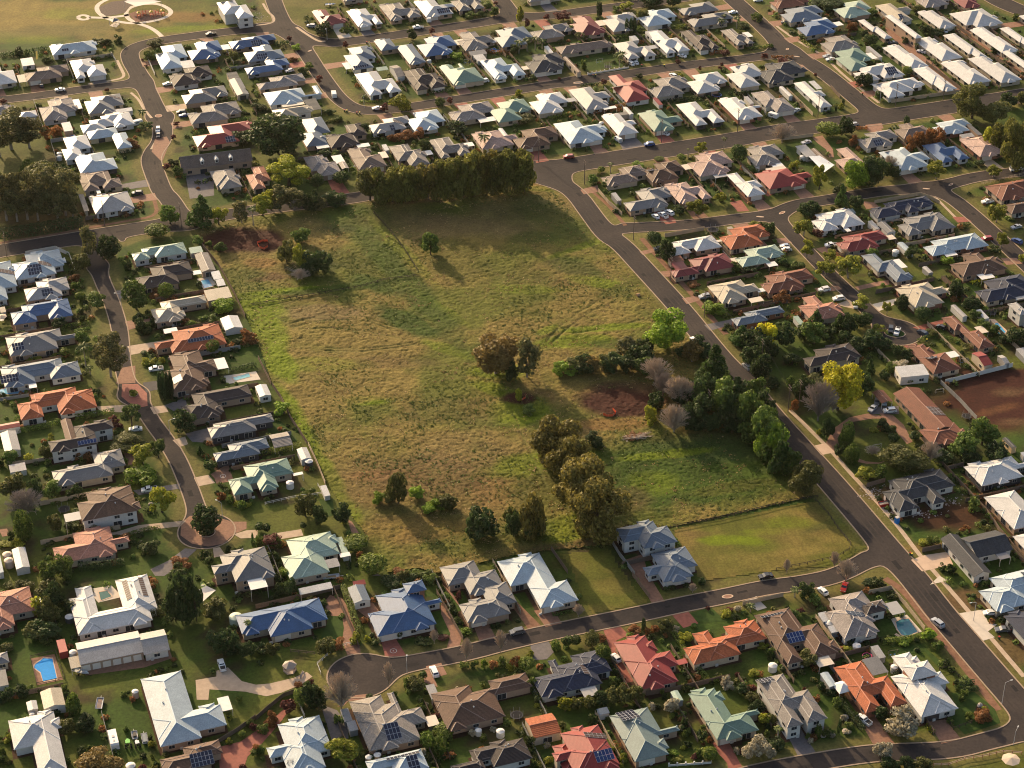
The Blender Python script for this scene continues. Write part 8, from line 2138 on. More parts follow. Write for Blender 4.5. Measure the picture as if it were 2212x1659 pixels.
# boat on trailer and a green-covered boat
for t, x, y, an, c, lb in (('03', 1762, 115, 112, (.30, .38, .10), 'lime green boat on a trailer beside shade roof'), ('03', 700, 845, -20, (.45, .46, .45), 'open aluminium boat below the cream carport'), ('10', 640, 52, 12, (.6, .6, .6), 'white boat on trailer above the red roof')):
    r = base(t, x, y, 'boat', lb, 'boat', an); cm = M_('boat_' + lb.split()[0], c, .35, .5)
    def f(m):
        st = [(-2.4, .85, .55), (-1, .95, .5), (.8, .85, .5), (2, .5, .6), (2.7, .03, .8)]
        for k in range(4):
            (a, w0, z0), (b, w1, z1) = st[k], st[k + 1]
            for s in (-1, 1): q = [(a, 0, z0 - .05), (b, 0, z1 - .05), (b, s * w1, 1.15), (a, s * w0, 1.1)]; m.face(q)
            m.face([(a, -w0 * .75, .85), (b, -w1 * .75, .85), (b, w1 * .75, .85), (a, w0 * .75, .85)])
        m.face([(-2.4, -.85, 1.1), (-2.4, .85, 1.1), (-2.4, 0, .5)])
    add(r, 'hull', f, cm); add(r, 'seat', lambda m: (m.box(-.8, -.7, .9, -.5, .7, 1.05), m.box(.6, -.6, .9, .9, .6, 1.05)), CER); add(r, 'outboard', lambda m: m.box(-2.7, -.15, .5, -2.4, .15, 1.4), TYRE); add(r, 'axle', lambda m: (m.tube((-.2, -1.0, .3), (-.2, -.8, .3), .3, .3, 10), m.tube((-.2, .8, .3), (-.2, 1.0, .3), .3, .3, 10), m.box(-.25, -.8, .25, -.15, .8, .35), m.box(-.1, -.04, .3, 3.6, .04, .42)), TYRE)
# hexagonal garden gazebo
r = base('13', 293, 820, 'gazebo', 'small timber gazebo with pointed roof on front lawn', 'gazebo', 10); GT = M_('gazebo_timber', (.42, .33, .27), .7); GR = M_('gazebo_roof', (.34, .27, .22), .7)
hx = [(cos(pi / 3 * k), sin(pi / 3 * k)) for k in range(6)]
add(r, 'roof', lambda m: [m.face([(hx[k][0] * 2.2, hx[k][1] * 2.2, 2.3), (hx[(k + 1) % 6][0] * 2.2, hx[(k + 1) % 6][1] * 2.2, 2.3), (0, 0, 3.6)]) for k in range(6)], GR)
for k in range(6): add(r, 'post', lambda m: m.box(hx[k][0] * 1.9 - .07, hx[k][1] * 1.9 - .07, 0, hx[k][0] * 1.9 + .07, hx[k][1] * 1.9 + .07, 2.3), GT)
add(r, 'floor', lambda m: m.face([(a * 2, b * 2, .2) for a, b in hx]), GT)
for k in (0, 1, 2, 3, 5):
    a, b = hx[k], hx[(k + 1) % 6]; n_ = math.atan2(b[1] - a[1], b[0] - a[0]); add(r, 'railing', lambda m: m.box(0, -.03, .2, 1.9, .03, .95, 0, Matrix.Translation((a[0] * 1.9, a[1] * 1.9, 0)) @ Matrix.Rotation(n_, 4, 'Z')), GT)
r = base('13', 398, 860, 'garden_bench', 'pale slatted bench on lawn beside gazebo', 'bench', 75); add(r, 'seat', lambda m: m.box(-1.4, -.25, .4, 1.4, .25, .46), GT); add(r, 'backrest', lambda m: m.box(-1.4, .22, .5, 1.4, .27, .9), GT)
for s in (-1.2, 1.2): add(r, 'leg', lambda m: m.box(s - .05, -.22, 0, s + .05, .22, .4), GT)
# white shade sail, umbrellas
for t, x, y, W_, H_, lb in (('33', 640, 1010, 4.8, 3.6, 'white peaked shade tent beside orange tiled roof'),):
    r = base(t, x, y, 'shade_tent', lb, 'shade tent', 22)
    add(r, 'canopy', lambda m: [m.face([(a * W_ / 2, b * W_ / 2, 2.3), (c_ * W_ / 2, d_ * W_ / 2, 2.3), (0, 0, H_)]) for (a, b), (c_, d_) in (((-1, -1), (1, -1)), ((1, -1), (1, 1)), ((1, 1), (-1, 1)), ((-1, 1), (-1, -1)))], M_('white_canvas', (.68, .66, .62), .8))
    for a in (-1, 1):
        for b_ in (-1, 1): add(r, 'pole', lambda m: m.tube((a * W_ / 2, b_ * W_ / 2, 0), (a * W_ / 2, b_ * W_ / 2, 2.3), .04, .04, 6), STEEL)
def sail(t, s, zs, lb, c=(.62, .56, .50)):
    P = pts(t, s); cc = sum(P) / len(P); r = thing('shade_sail', lb, 'shade sail', (cc[0], cc[1], 0)); L = [(*(p - cc), z) for p, z in zip(P, zs)]; ctr = (0, 0, sum(zs) / len(zs) - .25)
    add(r, 'canvas', lambda m: [m.face([L[k], L[(k + 1) % len(L)], ctr]) for k in range(len(L))], M_('sail_' + lb.split()[0], c, .8))
    for q in L: add(r, 'pole', lambda m: m.tube((q[0], q[1], 0), (q[0], q[1], q[2] + .1), .06, .06, 6), STEEL)
sail('03', '1700 190 1790 155 1870 180 1760 275', (2.6, 3.2, 2.6, 2.5), 'pale shade sail beside the lime green boat'); sail('00', '1080 80 1180 40 1400 80 1180 120', (4, 4.5, 4, 4), 'pale shade sail over the park playground')
sail('30', '345 1405 440 1410 570 1480 480 1545', (3, 3.6, 3, 3), 'large white canopy beside tan gabled garage', (.60, .62, .64)); sail('20', '1035 0 1080 -5 1090 20 1045 25', (3, 3, 3, 3), 'small sail at the top street')
def umbrella(t, x, y, R, c, lb):
    r = base(t, x, y, 'garden_umbrella', lb, 'umbrella', 0); n = 8
    add(r, 'canopy', lambda m: [m.face([(cos(2 * pi * k / n) * R, sin(2 * pi * k / n) * R, 2.2), (cos(2 * pi * (k + 1) / n) * R, sin(2 * pi * (k + 1) / n) * R, 2.2), (0, 0, 2.8)]) for k in range(n)], M_('umbrella_' + c, {'w': (.65, .62, .58), 'c': (.5, .4, .3)}[c], .8)); add(r, 'pole', lambda m: m.tube((0, 0, 0), (0, 0, 2.75), .03, .03, 6), STEEL); add(r, 'table_top', lambda m: m.tube((0, 0, .7), (0, 0, .74), .8, .8, 12), CER)
for a in (('10', 2052, 392, 1.9, 'w', 'white umbrella beside small round pool'), ('01', 20, 1120, 2.0, 'c', 'tan umbrella over dark table at left edge'), ('33', 2090, 1635, 2.6, 'c', 'wide cream umbrella at the bottom corner')): umbrella(*a)
# building site: red skip bin and blue portable toilet, debris
r = base('32', 1000, 1050, 'skip_bin', 'red skip bin at the building site', 'skip bin', 15); SK = M_('skip_red', (.45, .03, .025), .5, .3, .1)
add(r, 'bin', lambda m: [m.face(q) for q in ([(-1.4, -.8, 0), (1.4, -.8, 0), (1.9, -.9, 1.2), (-1.9, -.9, 1.2)], [(1.4, .8, 0), (-1.4, .8, 0), (-1.9, .9, 1.2), (1.9, .9, 1.2)], [(1.4, -.8, 0), (1.4, .8, 0), (1.9, .9, 1.2), (1.9, -.9, 1.2)], [(-1.4, .8, 0), (-1.4, -.8, 0), (-1.9, -.9, 1.2), (-1.9, .9, 1.2)])], SK)
add(r, 'rubbish', lambda m: m.face([(-1.7, -.85, .95), (1.7, -.85, .9), (1.7, .85, 1.0), (-1.7, .85, .85)]), M_('rubbish', (.25, .22, .2), .9, .1, .5))
r = base('32', 1112, 1200, 'portable_toilet', 'blue portable toilet with white roof by the footpath', 'portable toilet', -60); add(r, 'cabin', lambda m: m.box(-.6, -.6, 0, .6, .6, 2.2), M_('toilet_blue', (.01, .16, .50), .5)); add(r, 'roof', lambda m: (m.box(-.65, -.65, 2.2, .65, .65, 2.3), m.box(-.5, -.5, 2.3, .5, .5, 2.42)), CER); add(r, 'door', lambda m: m.box(-.64, -.45, .1, -.6, .45, 2.0), M_('toilet_blue', (0, 0, 0)))
DEB = M_('plaster_rubble', (.30, .26, .25), .9, .1, .3)
rb = MB(); rs_ = random.Random(3)
for t, x, y, n, sx, sy in (('32', 900, 940, 90, 110, 60), ('32', 1150, 1110, 120, 230, 40), ('32', 1600, 1020, 60, 150, 60), ('32', 1350, 1130, 50, 200, 30), ('10', 30, 150, 60, 80, 60)):
    for _ in range(n): p = g2(t, x + rs_.gauss(0, sx / 2), y + rs_.gauss(0, sy / 2)); s = rs_.uniform(.08, .28); rb.box(-s, -s * .7, 0, s, s * .7, s * .35, 0, Matrix.Translation((p[0], p[1], 0.01)) @ Matrix.Rotation(rs_.uniform(0, 3), 4, 'Z'))
link('rubble', rb.mesh('rubble', DEB), kind='stuff', label='pale building rubble scattered round the new house')
# playground in the park
r = base('00', 1290, 140, 'play_equipment', 'orange and red climbing frames inside the park path ring', 'play equipment', 20); OR = M_('play_orange', (.62, .14, .05), .5); YE = M_('play_yellow', (.6, .4, .05), .5)
for k, (x, y) in enumerate(((-5, 0), (-2, 1.5), (1, -1), (4, .5), (6.5, -1))):
    add(r, 'tower', lambda m: ([m.box(x + a - .08, y + b - .08, 0, x + a + .08, y + b + .08, 2.6) for a in (-.7, .7) for b in (-.7, .7)], m.box(x - .8, y - .8, 1.2, x + .8, y + .8, 1.3)), OR); add(r, 'slide', lambda m: m.face([(x + .8, y - .3, 1.3), (x + 2.6, y - .3, .2), (x + 2.6, y + .3, .2), (x + .8, y + .3, 1.3)]), YE if k % 2 else OR)
    if k % 2 == 0: add(r, 'cap', lambda m: [m.face([(x + a, y + b, 2.6), (x + c_, y + d_, 2.6), (x, y, 3.4)]) for (a, b), (c_, d_) in (((-.9, -.9), (.9, -.9)), ((.9, -.9), (.9, .9)), ((.9, .9), (-.9, .9)), ((-.9, .9), (-.9, -.9)))], YE)
poly_obj('softfall', pts('00', '1110 120 1180 95 1330 85 1400 110 1400 150 1280 180 1170 190'), .04, M_('softfall_bark', (.20, .11, .08), .9, .1, .3), kind='structure'); poly_obj('garden_bed', pts('00', '860 60 960 15 1100 0 1180 20 1120 60 1080 110 1000 130 920 140 870 110'), .03, M_('park_mulch', (.12, .09, .075), .9, .1, .3), kind='structure')
poly_obj('picnic_slab', pts('00', '945 225 985 195 1035 205 1005 238'), .05, PAVE['w'], kind='structure')
r = base('00', 990, 215, 'picnic_shelter', 'small dark roofed picnic shelter in the park', 'shelter', 40); add(r, 'roof', lambda m: [m.face([(a * 2, b * 2, 2.6), (c_ * 2, d_ * 2, 2.6), (0, 0, 3.5)]) for (a, b), (c_, d_) in (((-1, -1), (1, -1)), ((1, -1), (1, 1)), ((1, 1), (-1, 1)), ((-1, 1), (-1, -1)))], M_('shelter_roof', (.08, .09, .12), .5))
for a in (-1.7, 1.7):
    for b_ in (-1.7, 1.7): add(r, 'post', lambda m: m.box(a - .07, b_ - .07, 0, a + .07, b_ + .07, 2.6), STEEL)
add(r, 'table', lambda m: (m.box(-.9, -.35, .7, .9, .35, .76), m.box(-.9, -.9, .42, .9, -.6, .46), m.box(-.9, .6, .42, .9, .9, .46)), GT)
r = base('00', 320, 495, 'playground_slide', 'yellow slide in back garden by the park', 'slide', 100); add(r, 'chute', lambda m: m.face([(-3, -.4, .3), (2.5, -.4, 2.2), (2.5, .4, 2.2), (-3, .4, .3)]), YE); add(r, 'frame', lambda m: [m.box(2.5, s - .05, 0, 2.6, s + .05, 2.6) for s in (-.5, .5)], STEEL)
# traffic islands, kerb rings, planted circles, driveway emblems
def ring(mb, R0, R1, z, n=32, ex=1.0, ang=0):
    for k in range(n):
        a0, a1 = 2 * pi * k / n, 2 * pi * (k + 1) / n; f_ = lambda R, a: (cos(a) * R * ex * cos(ang) - sin(a) * R * sin(ang), cos(a) * R * ex * sin(ang) + sin(a) * R * cos(ang), z); mb.face([f_(R0, a0), f_(R1, a0), f_(R1, a1), f_(R0, a1)][::-1])
def island(t, x, y, R, ex, ang, fill, lb, h=.12):
    r = base(t, x, y, 'traffic_island', lb, 'traffic island', ang); n = 32
    add(r, 'kerb_ring', lambda m: (ring(m, R - .25, R, h, n, ex), [m.face([(cos(2 * pi * k / n) * R * ex, sin(2 * pi * k / n) * R, 0), (cos(2 * pi * (k + 1) / n) * R * ex, sin(2 * pi * (k + 1) / n) * R, 0), (cos(2 * pi * (k + 1) / n) * R * ex, sin(2 * pi * (k + 1) / n) * R, h), (cos(2 * pi * k / n) * R * ex, sin(2 * pi * k / n) * R, h)]) for k in range(n)]), PAVE['k'])
    add(r, 'infill', lambda m: m.face([(cos(2 * pi * k / n) * (R - .25) * ex, sin(2 * pi * k / n) * (R - .25), h - .01) for k in range(n)]), fill)
island('23', 1863, 178, .95, 1.9, 10, PAVE['t'], 'small oval paved island in the curved street'); island('02', 1153, 92, 1.5, 1.05, 0, PAVE['m'], 'round planted island in the red brick pinch'); island('02', 1788, 1282, 2.6, 1.05, 0, PAVE['m'], 'round planter island at the brick turning circle'); island('00', 1370, 1002, 1.6, 1, 0, PAVE['t'], 'small round island at the upper roundabout')
island('20', 570, 716, 1.1, 2.0, 12, PAVE['g'], 'flat oval island in the upper street'); island('31', 1096, 1222, 2.9, 1.35, -10, PAVE['l'], 'grassed oval island in the court with two cars'); island('31', 122, 180, .8, 2.2, 45, PAVE['t'], 'narrow painted island at street mouth'); island('30', 168, 425, .7, 1.6, 60, PAVE['t'], 'tiny splitter island at upper right street'); island('30', 248, 490, .5, 3, -20, PAVE['k'], 'thin splitter island at the street entry'); island('10', 465, 440, .5, 2.6, 50, PAVE['k'], 'thin splitter island below the north junction')
island('21', 2145, 215, .5, 3.2, -10, PAVE['k'], 'thin splitter island by orange roof'); island('30', 1580, 1595, .6, 2.4, 45, PAVE['t'], 'brick splitter island near right street bend'); island('30', 1368, 1632, .5, 3, -10, PAVE['k'], 'pale splitter island at dark conifers')
for t, x, y, R, lb in (('13', 1187, 648, 1.05, 'white ring emblem on the red driveway'), ('02', 1927, 797, 1.0, 'pale ring emblem on the brick driveway')):
    r = base(t, x, y, 'paving_emblem', lb, 'paving emblem', 0, z=.06); add(r, 'ring', lambda m: ring(m, R - .16, R, 0.0), CER); add(r, 'dot', lambda m: m.face([(cos(2 * pi * k / 12) * .22, sin(2 * pi * k / 12) * .22, 0) for k in range(12)]), CER)
plant(g2('02', 1153, 92), 2.6, 1.6, 'by', 'mounded yellow shrub in the red brick pinch island'); plant(g2('02', 1790, 1282), 4.2, .9, 'bd', 'low dark planting round the turning circle tree')
# goal frames, swings, bins, rocks, hay bale, clothes line, umbrella ends
for t, x, y, an, lb in (('32', 1482, 82, 10, 'white goal frame on lawn behind brown tiled roof'), ('32', 942, 560, 15, 'white goal frame on the oval drive lawn')):
    r = base(t, x, y, 'goal_frame', lb, 'goal', an); add(r, 'frame', lambda m: (m.box(-1.5, -.04, 0, -1.42, .04, 1.8), m.box(1.42, -.04, 0, 1.5, .04, 1.8), m.box(-1.5, -.04, 1.8, 1.5, .04, 1.88), m.tube((-1.46, 0, 1.84), (-1.46, 1, 0), .03, .03, 5), m.tube((1.46, 0, 1.84), (1.46, 1, 0), .03, .03, 5), m.tube((-1.46, 1, .03), (1.46, 1, .03), .03, .03, 5)), CER)
for t, x, y, lb in (('20', 755, 545, 'blue and white swing set on the pillared lawn'), ('10', 1825, 548, 'white swing frame behind pale green roof'), ('31', 1690, 1480, 'small play tower with blue slide behind rust roof'), ('33', 1075, 690, 'dark wooden cubby frame on lawn by white roof')):
    r = base(t, x, y, 'swing_set', lb, 'swing set', 15); c_ = CER if 'dark' not in lb else WOOD
    add(r, 'frame', lambda m: ([m.tube((s * 1.5, b_ * .8, 0), (s * 1.5, 0, 2.1), .05, .05, 5) for s in (-1, 1) for b_ in (-1, 1)], m.tube((-1.5, 0, 2.1), (1.5, 0, 2.1), .05, .05, 5)), c_); add(r, 'seat', lambda m: (m.box(-.9, -.12, .5, -.4, .12, .55), m.box(.4, -.12, .5, .9, .12, .55)), M_('swing_blue', (.05, .15, .4), .6))
BING = M_('bin_green', (.02, .06, .03), .6); BLR = M_('bin_lid_red', (.35, .03, .02), .5); BLY = M_('bin_lid_yellow', (.55, .42, .03), .5)
mb = MB(); mb.box(-.27, -.3, 0, .27, .3, .95); BINM = mb.mesh('body', BING); mb = MB(); mb.box(-.3, -.33, .95, .3, .33, 1.05); BLID = {'r': mb.mesh('lid', BLR), 'y': mb.mesh('lid', BLY)}
for k, (t, x, y, c, lb) in enumerate((('20', 700, 662, 'r', 'below pillared fence'), ('20', 722, 660, 'y', 'below pillared fence'), ('10', 765, 965, 'r', 'on the bend verge'), ('10', 785, 968, 'y', 'on the bend verge'), ('10', 872, 985, 'r', 'by cream verge gate'), ('10', 896, 985, 'y', 'by cream verge gate'), ('32', 1228, 1478, 'r', 'on the footpath verge'), ('32', 1240, 1484, 'y', 'on the footpath verge'), ('10', 958, 378, 'r', 'beside grey corner roof'), ('10', 978, 380, 'y', 'beside grey corner roof'), ('00', 1410, 1450, 'y', 'on the narrow street verge'), ('00', 1420, 1462, 'r', 'on the narrow street verge'), ('03', 1368, 705, 'y', 'before the long shed'), ('33', 1995, 545, 'r', 'by lower concrete apron'), ('30', 815, 820, 'r', 'on the junction verge'), ('20', 1315, 575, 'y', 'before white rounded roof'), ('20', 1120, 575, 'r', 'beside the front lawn path'), ('31', 1370, 1290, 'y', 'behind court end hedge'))):
    r = base(t, x, y, 'wheelie_bin', f"wheelie bin with {'red' if c == 'r' else 'yellow'} lid {lb}", 'bin', RND.uniform(0, 30), 'wheelie bins at the kerbs'); link('body', BINM, r); link('lid', BLID[c], r)
RK = M_('garden_rock', (.36, .31, .27), .9, .1, .25)
def rock(seed):
    rs = np.random.RandomState(seed); m = MB(); n = 9; rings = []
    for j in range(4): z = (0, .35, .75, 1.0)[j]; rr_ = (1.0, 1.05, .75, .2)[j]; rings.append([(cos(2 * pi * k / n) * rr_ * rs.uniform(.8, 1.1), sin(2 * pi * k / n) * rr_ * rs.uniform(.8, 1.1), z * rs.uniform(.9, 1.05)) for k in range(n)])
    for j in range(3):
        for k in range(n): m.face([rings[j][k], rings[j][(k + 1) % n], rings[j + 1][(k + 1) % n], rings[j + 1][k]])
    m.face(rings[3]); return m.mesh('boulder', RK)
ROCKS = [rock(k) for k in range(3)]
for k, (t, x, y, s, lb) in enumerate((('33', 475, 1385, .9, 'pale boulder beside grey paved drive'), ('33', 555, 1378, 1.0, 'pale boulder on front garden edge'), ('33', 665, 1345, 1.1, 'large pale boulder below garden shrubs'), ('33', 372, 1420, 1.1, 'pale boulder at the grey driveway foot'), ('33', 668, 1222, 1.1, 'tall pale boulder beside clipped hedge'), ('02', 1300, 1040, .9, 'mossy boulder on the lawn by yellow tree'), ('33', 1830, 1120, 1.0, 'grey boulder crowning the corner garden bed'), ('22', 995, 505, .8, 'pale stone at the tree belt edge'))):
    o = base(t, x, y, 'boulder', lb, 'boulder', k * 40, 'garden boulders'); bpy.data.objects.remove(o, do_unlink=True); LABELLED.pop()
    p = g2(t, x, y); o = thing('boulder', lb, 'boulder', (p[0], p[1], 0), k * .7, 'garden boulders', ROCKS[k % 3]); o.scale = (s, s * .8, s * .75)
poly_obj('garden_bed', pts('33', '1790 1250 1780 1180 1800 1120 1850 1100 1900 1130 1920 1200 1900 1250 1840 1275'), .06, PAVE['m'], kind='structure')
for k, (dx, dy, c) in enumerate(((1820, 1180, 'ru'), (1870, 1160, 'by'), (1890, 1220, 'rd'), (1830, 1240, 'ru'), (1855, 1210, 'bu'))): plant(g2('33', dx, dy), 1.6, 1.1, c, None)
r = base('21', 1088, 905, 'hay_bale', 'lone weathered straw bale in the upper paddock', 'hay bale', 30); add(r, 'bale', lambda m: (m.tube((-.7, 0, .7), (.7, 0, .7), .75, .75, 16)), M_('straw', (.42, .25, .12), .9, .1, .3)); add(r, 'twine', lambda m: [m.tube((x - .03, 0, .7), (x + .03, 0, .7), .765, .765, 16, 0, False) for x in (-.35, .35)], GT)
# pitched log pile and rubbish heap at belt edge
r = base('22', 1080, 470, 'brush_pile', 'grey brush pile at the edge of the tree belt', 'brush pile', 10)
add(r, 'branches', lambda m: [m.tube((rs_.uniform(-5, 5), rs_.uniform(-1.4, 1.4), rs_.uniform(.1, 1.2)), (rs_.uniform(-6, 6), rs_.uniform(-2, 2), rs_.uniform(.1, 1.5)), .07, .03, 5) for _ in range(70)], TWIG)
# glass-roofed pergola panels near the teal pool
for t, x, y, lb in (('11', 375, 700, 'tangle of dead grey branches below the paddock bushes'),):
    r = base(t, x, y, 'dead_branches', lb, 'dead branches', 10); add(r, 'branches', lambda m: [m.tube((rs_.uniform(-2, 2), rs_.uniform(-1, 1), .1), (rs_.uniform(-6, 6), rs_.uniform(-3, 3), rs_.uniform(.8, 2.5)), .08, .02, 5) for _ in range(40)], M_('dead_wood', (.38, .34, .31), .9))
# concrete mixer truck-like tanker at the right street, caravan at top
r = base('30', 2142, 1478, 'small_truck', 'white tipper truck in the right street', 'truck', 12); add(r, 'cab', lambda m: (m.box(-2.8, -.95, .6, -1.3, .95, 1.5), m.box(-2.7, -.9, 1.5, -1.4, .9, 2.3)), paintm('w')); add(r, 'windscreen', lambda m: m.box(-2.74, -.8, 1.55, -2.7, .8, 2.2), CARGL); add(r, 'tray', lambda m: (m.box(-1.1, -1, .9, 2.7, 1, 1.1), m.box(-1.1, -1, 1.1, -1.0, 1, 1.9), m.box(-1, -1, 1.1, 2.7, -.93, 1.7), m.box(-1, .93, 1.1, 2.7, 1, 1.7)), paintm('w'))
for sx in (-2.1, 1.7):
    for s in (-1, 1): add(r, 'wheel', lambda m: m.tube((sx, s * .75, .42), (sx, s * 1.0, .42), .42, .42, 12), TYRE)
for t, x, y, an, lb in (('10', 675, 838, 100, 'white caravan parked on the narrow street verge'), ('10', 1492, 186, 100, 'white caravan beside white garage door'), ('30', 45, 1018, -35, 'white caravan beside two-tone grey roof'), ('00', 1190, 1080, 30, 'white caravan beside the white villa drive')):
    r = base(t, x, y, 'caravan', lb, 'caravan', an); add(r, 'body', lambda m: (m.box(-2.2, -1.05, .5, 2.2, 1.05, 2.2), m.box(-1.9, -.95, 2.2, 1.9, .95, 2.4)), WC); add(r, 'window', lambda m: (m.box(-1.2, -1.07, 1.3, .2, -1.05, 1.8), m.box(-1.2, 1.05, 1.3, .2, 1.07, 1.8)), GLASS)
    for s in (-1, 1): add(r, 'wheel', lambda m: m.tube((.1, s * .9, .35), (.1, s * 1.08, .35), .35, .35, 12), TYRE)
# air units, mats of small clutter against the walls of the larger roofs
ACM = M_('air_unit', (.52, .50, .46), .6); mb = MB(); mb.box(-.45, -.18, 0, .45, .18, .75); ACB = mb.mesh('air_conditioner', ACM)
for b in BUILT:
    if b['name'] == 'house' and b['lv'] > 0:
        link('air_conditioner', ACB, b['root'], (b['w'] * .3, .3, .05)); 
# ---------------------------------------------------------------- garden shrubs and undergrowth along fences and walls
CAND = []
for b in BUILT:
    if b['name'] != 'house': continue
    o, w_, d_, A = b['o'], b['w'], b['d'], b['a']; rr = random.Random(int(w_ * 100)); P = lambda x, y: o + np.array((cos(A), sin(A))) * x + np.array((-sin(A), cos(A))) * y
    for k in range(int((w_ + d_) * (.75 if b['lv'] else .5))):
        side = rr.randint(0, 3); q = rr.uniform(.6, 2.0) if rr.random() < .55 else rr.uniform(2.0, 7.5)
        x, y = {0: (rr.uniform(-1, w_ + 1), -q), 1: (w_ + q, rr.uniform(-1, d_ + 1)), 2: (rr.uniform(-1, w_ + 1), d_ + q), 3: (-q, rr.uniform(-1, d_ + 1))}[side]
        CAND.append((P(x, y), b))
for a, b_ in LOTF:
    for k in range(int(np.hypot(*(b_ - a)) / 2.0)): p = a + (b_ - a) * RND.random() + np.array((RND.uniform(-1, 1), RND.uniform(-1, 1))) * 1.2; CAND.append((p, None))
RND.shuffle(CAND)
C_ = [c for c in CAND if not rect_hit(c[0][0], c[0][1], .2)]
XY = np.array([c[0] for c in C_]); SD = road_sdf(XY[:, 0], XY[:, 1]); INP = in_poly(XY[:, 0], XY[:, 1], PADDOCK) | in_poly(XY[:, 0], XY[:, 1], EMPTYLOT) | in_poly(XY[:, 0], XY[:, 1], MOWN)
PV = np.zeros(len(XY), bool)
for o in COL.objects:
    if o.get('kind') == 'structure' and o.name.split('.')[0] in ('driveway', 'turning_circle', 'unit_lane', 'pool_deck', 'footpath', 'yard_court'):
        vs = [tuple(v.co) for v in o.data.vertices]
        if o.name.startswith('footpath') or len(vs) < 3: continue
        PV |= in_poly(XY[:, 0], XY[:, 1], [(v[0], v[1]) for v in vs])
C_ = [(c, near_level(*c[0]), D_) for c, D_, i_, p_ in zip(C_, SD, INP, PV) if D_ > 4.2 and not i_ and not p_]
print('shrub candidates', len(C_))
SHC = ['bu', 'bd', 'dd', 'dm', 'ol', 'by', 'ru', 'dk', 'bd', 'md', 'bu', 'rd', 'pf']
near_ = [c for c in C_ if c[1] >= 1]; near_.sort(key=lambda c: depth(*c[0][0])); nobj = 0; rest = [c for c in C_ if c[1] < 1]
rr = random.Random(8)
for k, (c, lv, D_) in enumerate(near_):
    if nobj >= 285 or c[1] is None: rest.append((c, lv, D_)); continue
    code = rr.choice(SHC); W_ = rr.uniform(1.0, 2.6); H_ = W_ * rr.uniform(.6, 1.15); b = c[1]
    m = rr.choice(get_crown(code, 0)); o = thing('shrub', f"garden shrub beside the {b['words']} roof, {ROWTXT[b['row']]}" if b['row'] in ROWTXT else 'garden shrub', 'shrub', (c[0][0], c[0][1], 0), rr.uniform(0, 6), None, m)
    o['label'] = f"{'dark' if code in ('bd', 'dd', 'dk') else 'reddish' if code in ('ru', 'rd') else 'pale' if code in ('pf', 'by') else 'green'} garden shrub beside {b['words']} roof, {ROWTXT.get(b['row'], 'gardens')}"; o['group'] = 'garden shrubs, ' + ROWTXT.get(b['row'], 'gardens')
    o.scale = (W_, W_, H_); nobj += 1
rsn = np.random.RandomState(2); GROUPS = {}
for c, lv, D_ in rest:
    code = rr.choice(('bu', 'bd', 'ol', 'dk', 'ru', 'bd', 'md')); GROUPS.setdefault(code, []).append(c[0])
for code, L in GROUPS.items():
    V = []
    for p in L:
        n = 60; d = rsn.normal(size=(n, 3)); d /= np.linalg.norm(d, axis=1, keepdims=True); d[:, 2] = np.abs(d[:, 2]); W_ = rsn.uniform(.6, 1.4); N_ = d + rsn.normal(size=(n, 3)) * .4; N_ /= np.linalg.norm(N_, axis=1, keepdims=True)
        V.append(leaf_quads(np.array((p[0], p[1], 0)) + d * W_ * rsn.uniform(.7, 1.1, (n, 1)) * np.array((1, 1, rsn.uniform(.8, 1.4))), N_, .5, rsn))
    m = MATS.get('leaf_' + code) or leafmat('leaf_' + code, *SPEC[code][1:3])
    link('shrubbery', quads_mesh('shrubbery', np.concatenate(V), m), kind='stuff', label='small garden plants along fences and walls')
# weeds and tussocks standing up in the paddock
V = []; P = np.array(PADDOCK); lo = P.min(0); hi = P.max(0); N = 30000
X = rsn.uniform(lo[0], hi[0], N); Y = rsn.uniform(lo[1], hi[1], N); dens = fbm(X / 20 + 3, Y / 20 + 8, 3)
ok = in_poly(X, Y, PADDOCK) & (rsn.rand(N) < np.clip((dens - .38) * 4, .05, 1)) & (road_sdf(X, Y) > 3); 
for q_ in (('22', 970, 160, 370, 220), ('01', 2060, 430, 300, 220), ('11', 60, 440, 200, 170)): c_ = g2(*q_[:3]); s_ = FPX * 4 / depth(*c_); ok &= ((X - c_[0]) / (q_[3] / s_)) ** 2 + ((Y - c_[1]) / (q_[4] / s_)) ** 2 > 1
X, Y = X[ok], Y[ok]
for cd_, sel, hgt, lf in ((('weed_green', (.055, .085, .018), (.13, .15, .03)), dens[ok] > .56, .3, .36), (('weed_straw', (.15, .105, .045), (.30, .20, .09)), dens[ok] <= .56, .3, .33)):
    x, y = X[sel], Y[sel]; n = 7; d = rsn.normal(size=(len(x), n, 3)) * np.array((.3, .3, .12)); Pp = (np.stack([x, y, np.full(len(x), .25)], 1)[:, None, :] + d).reshape(-1, 3); Pp[:, 2] = np.abs(Pp[:, 2]) + .1
    N_ = rsn.normal(size=Pp.shape) + np.array((0, 0, .5)); N_ /= np.linalg.norm(N_, axis=1, keepdims=True)
    link('paddock_grass', quads_mesh('paddock_grass', leaf_quads(Pp, N_, lf, rsn), leafmat(*cd_, .15)), kind='stuff', label='long grass and weeds across the paddock')
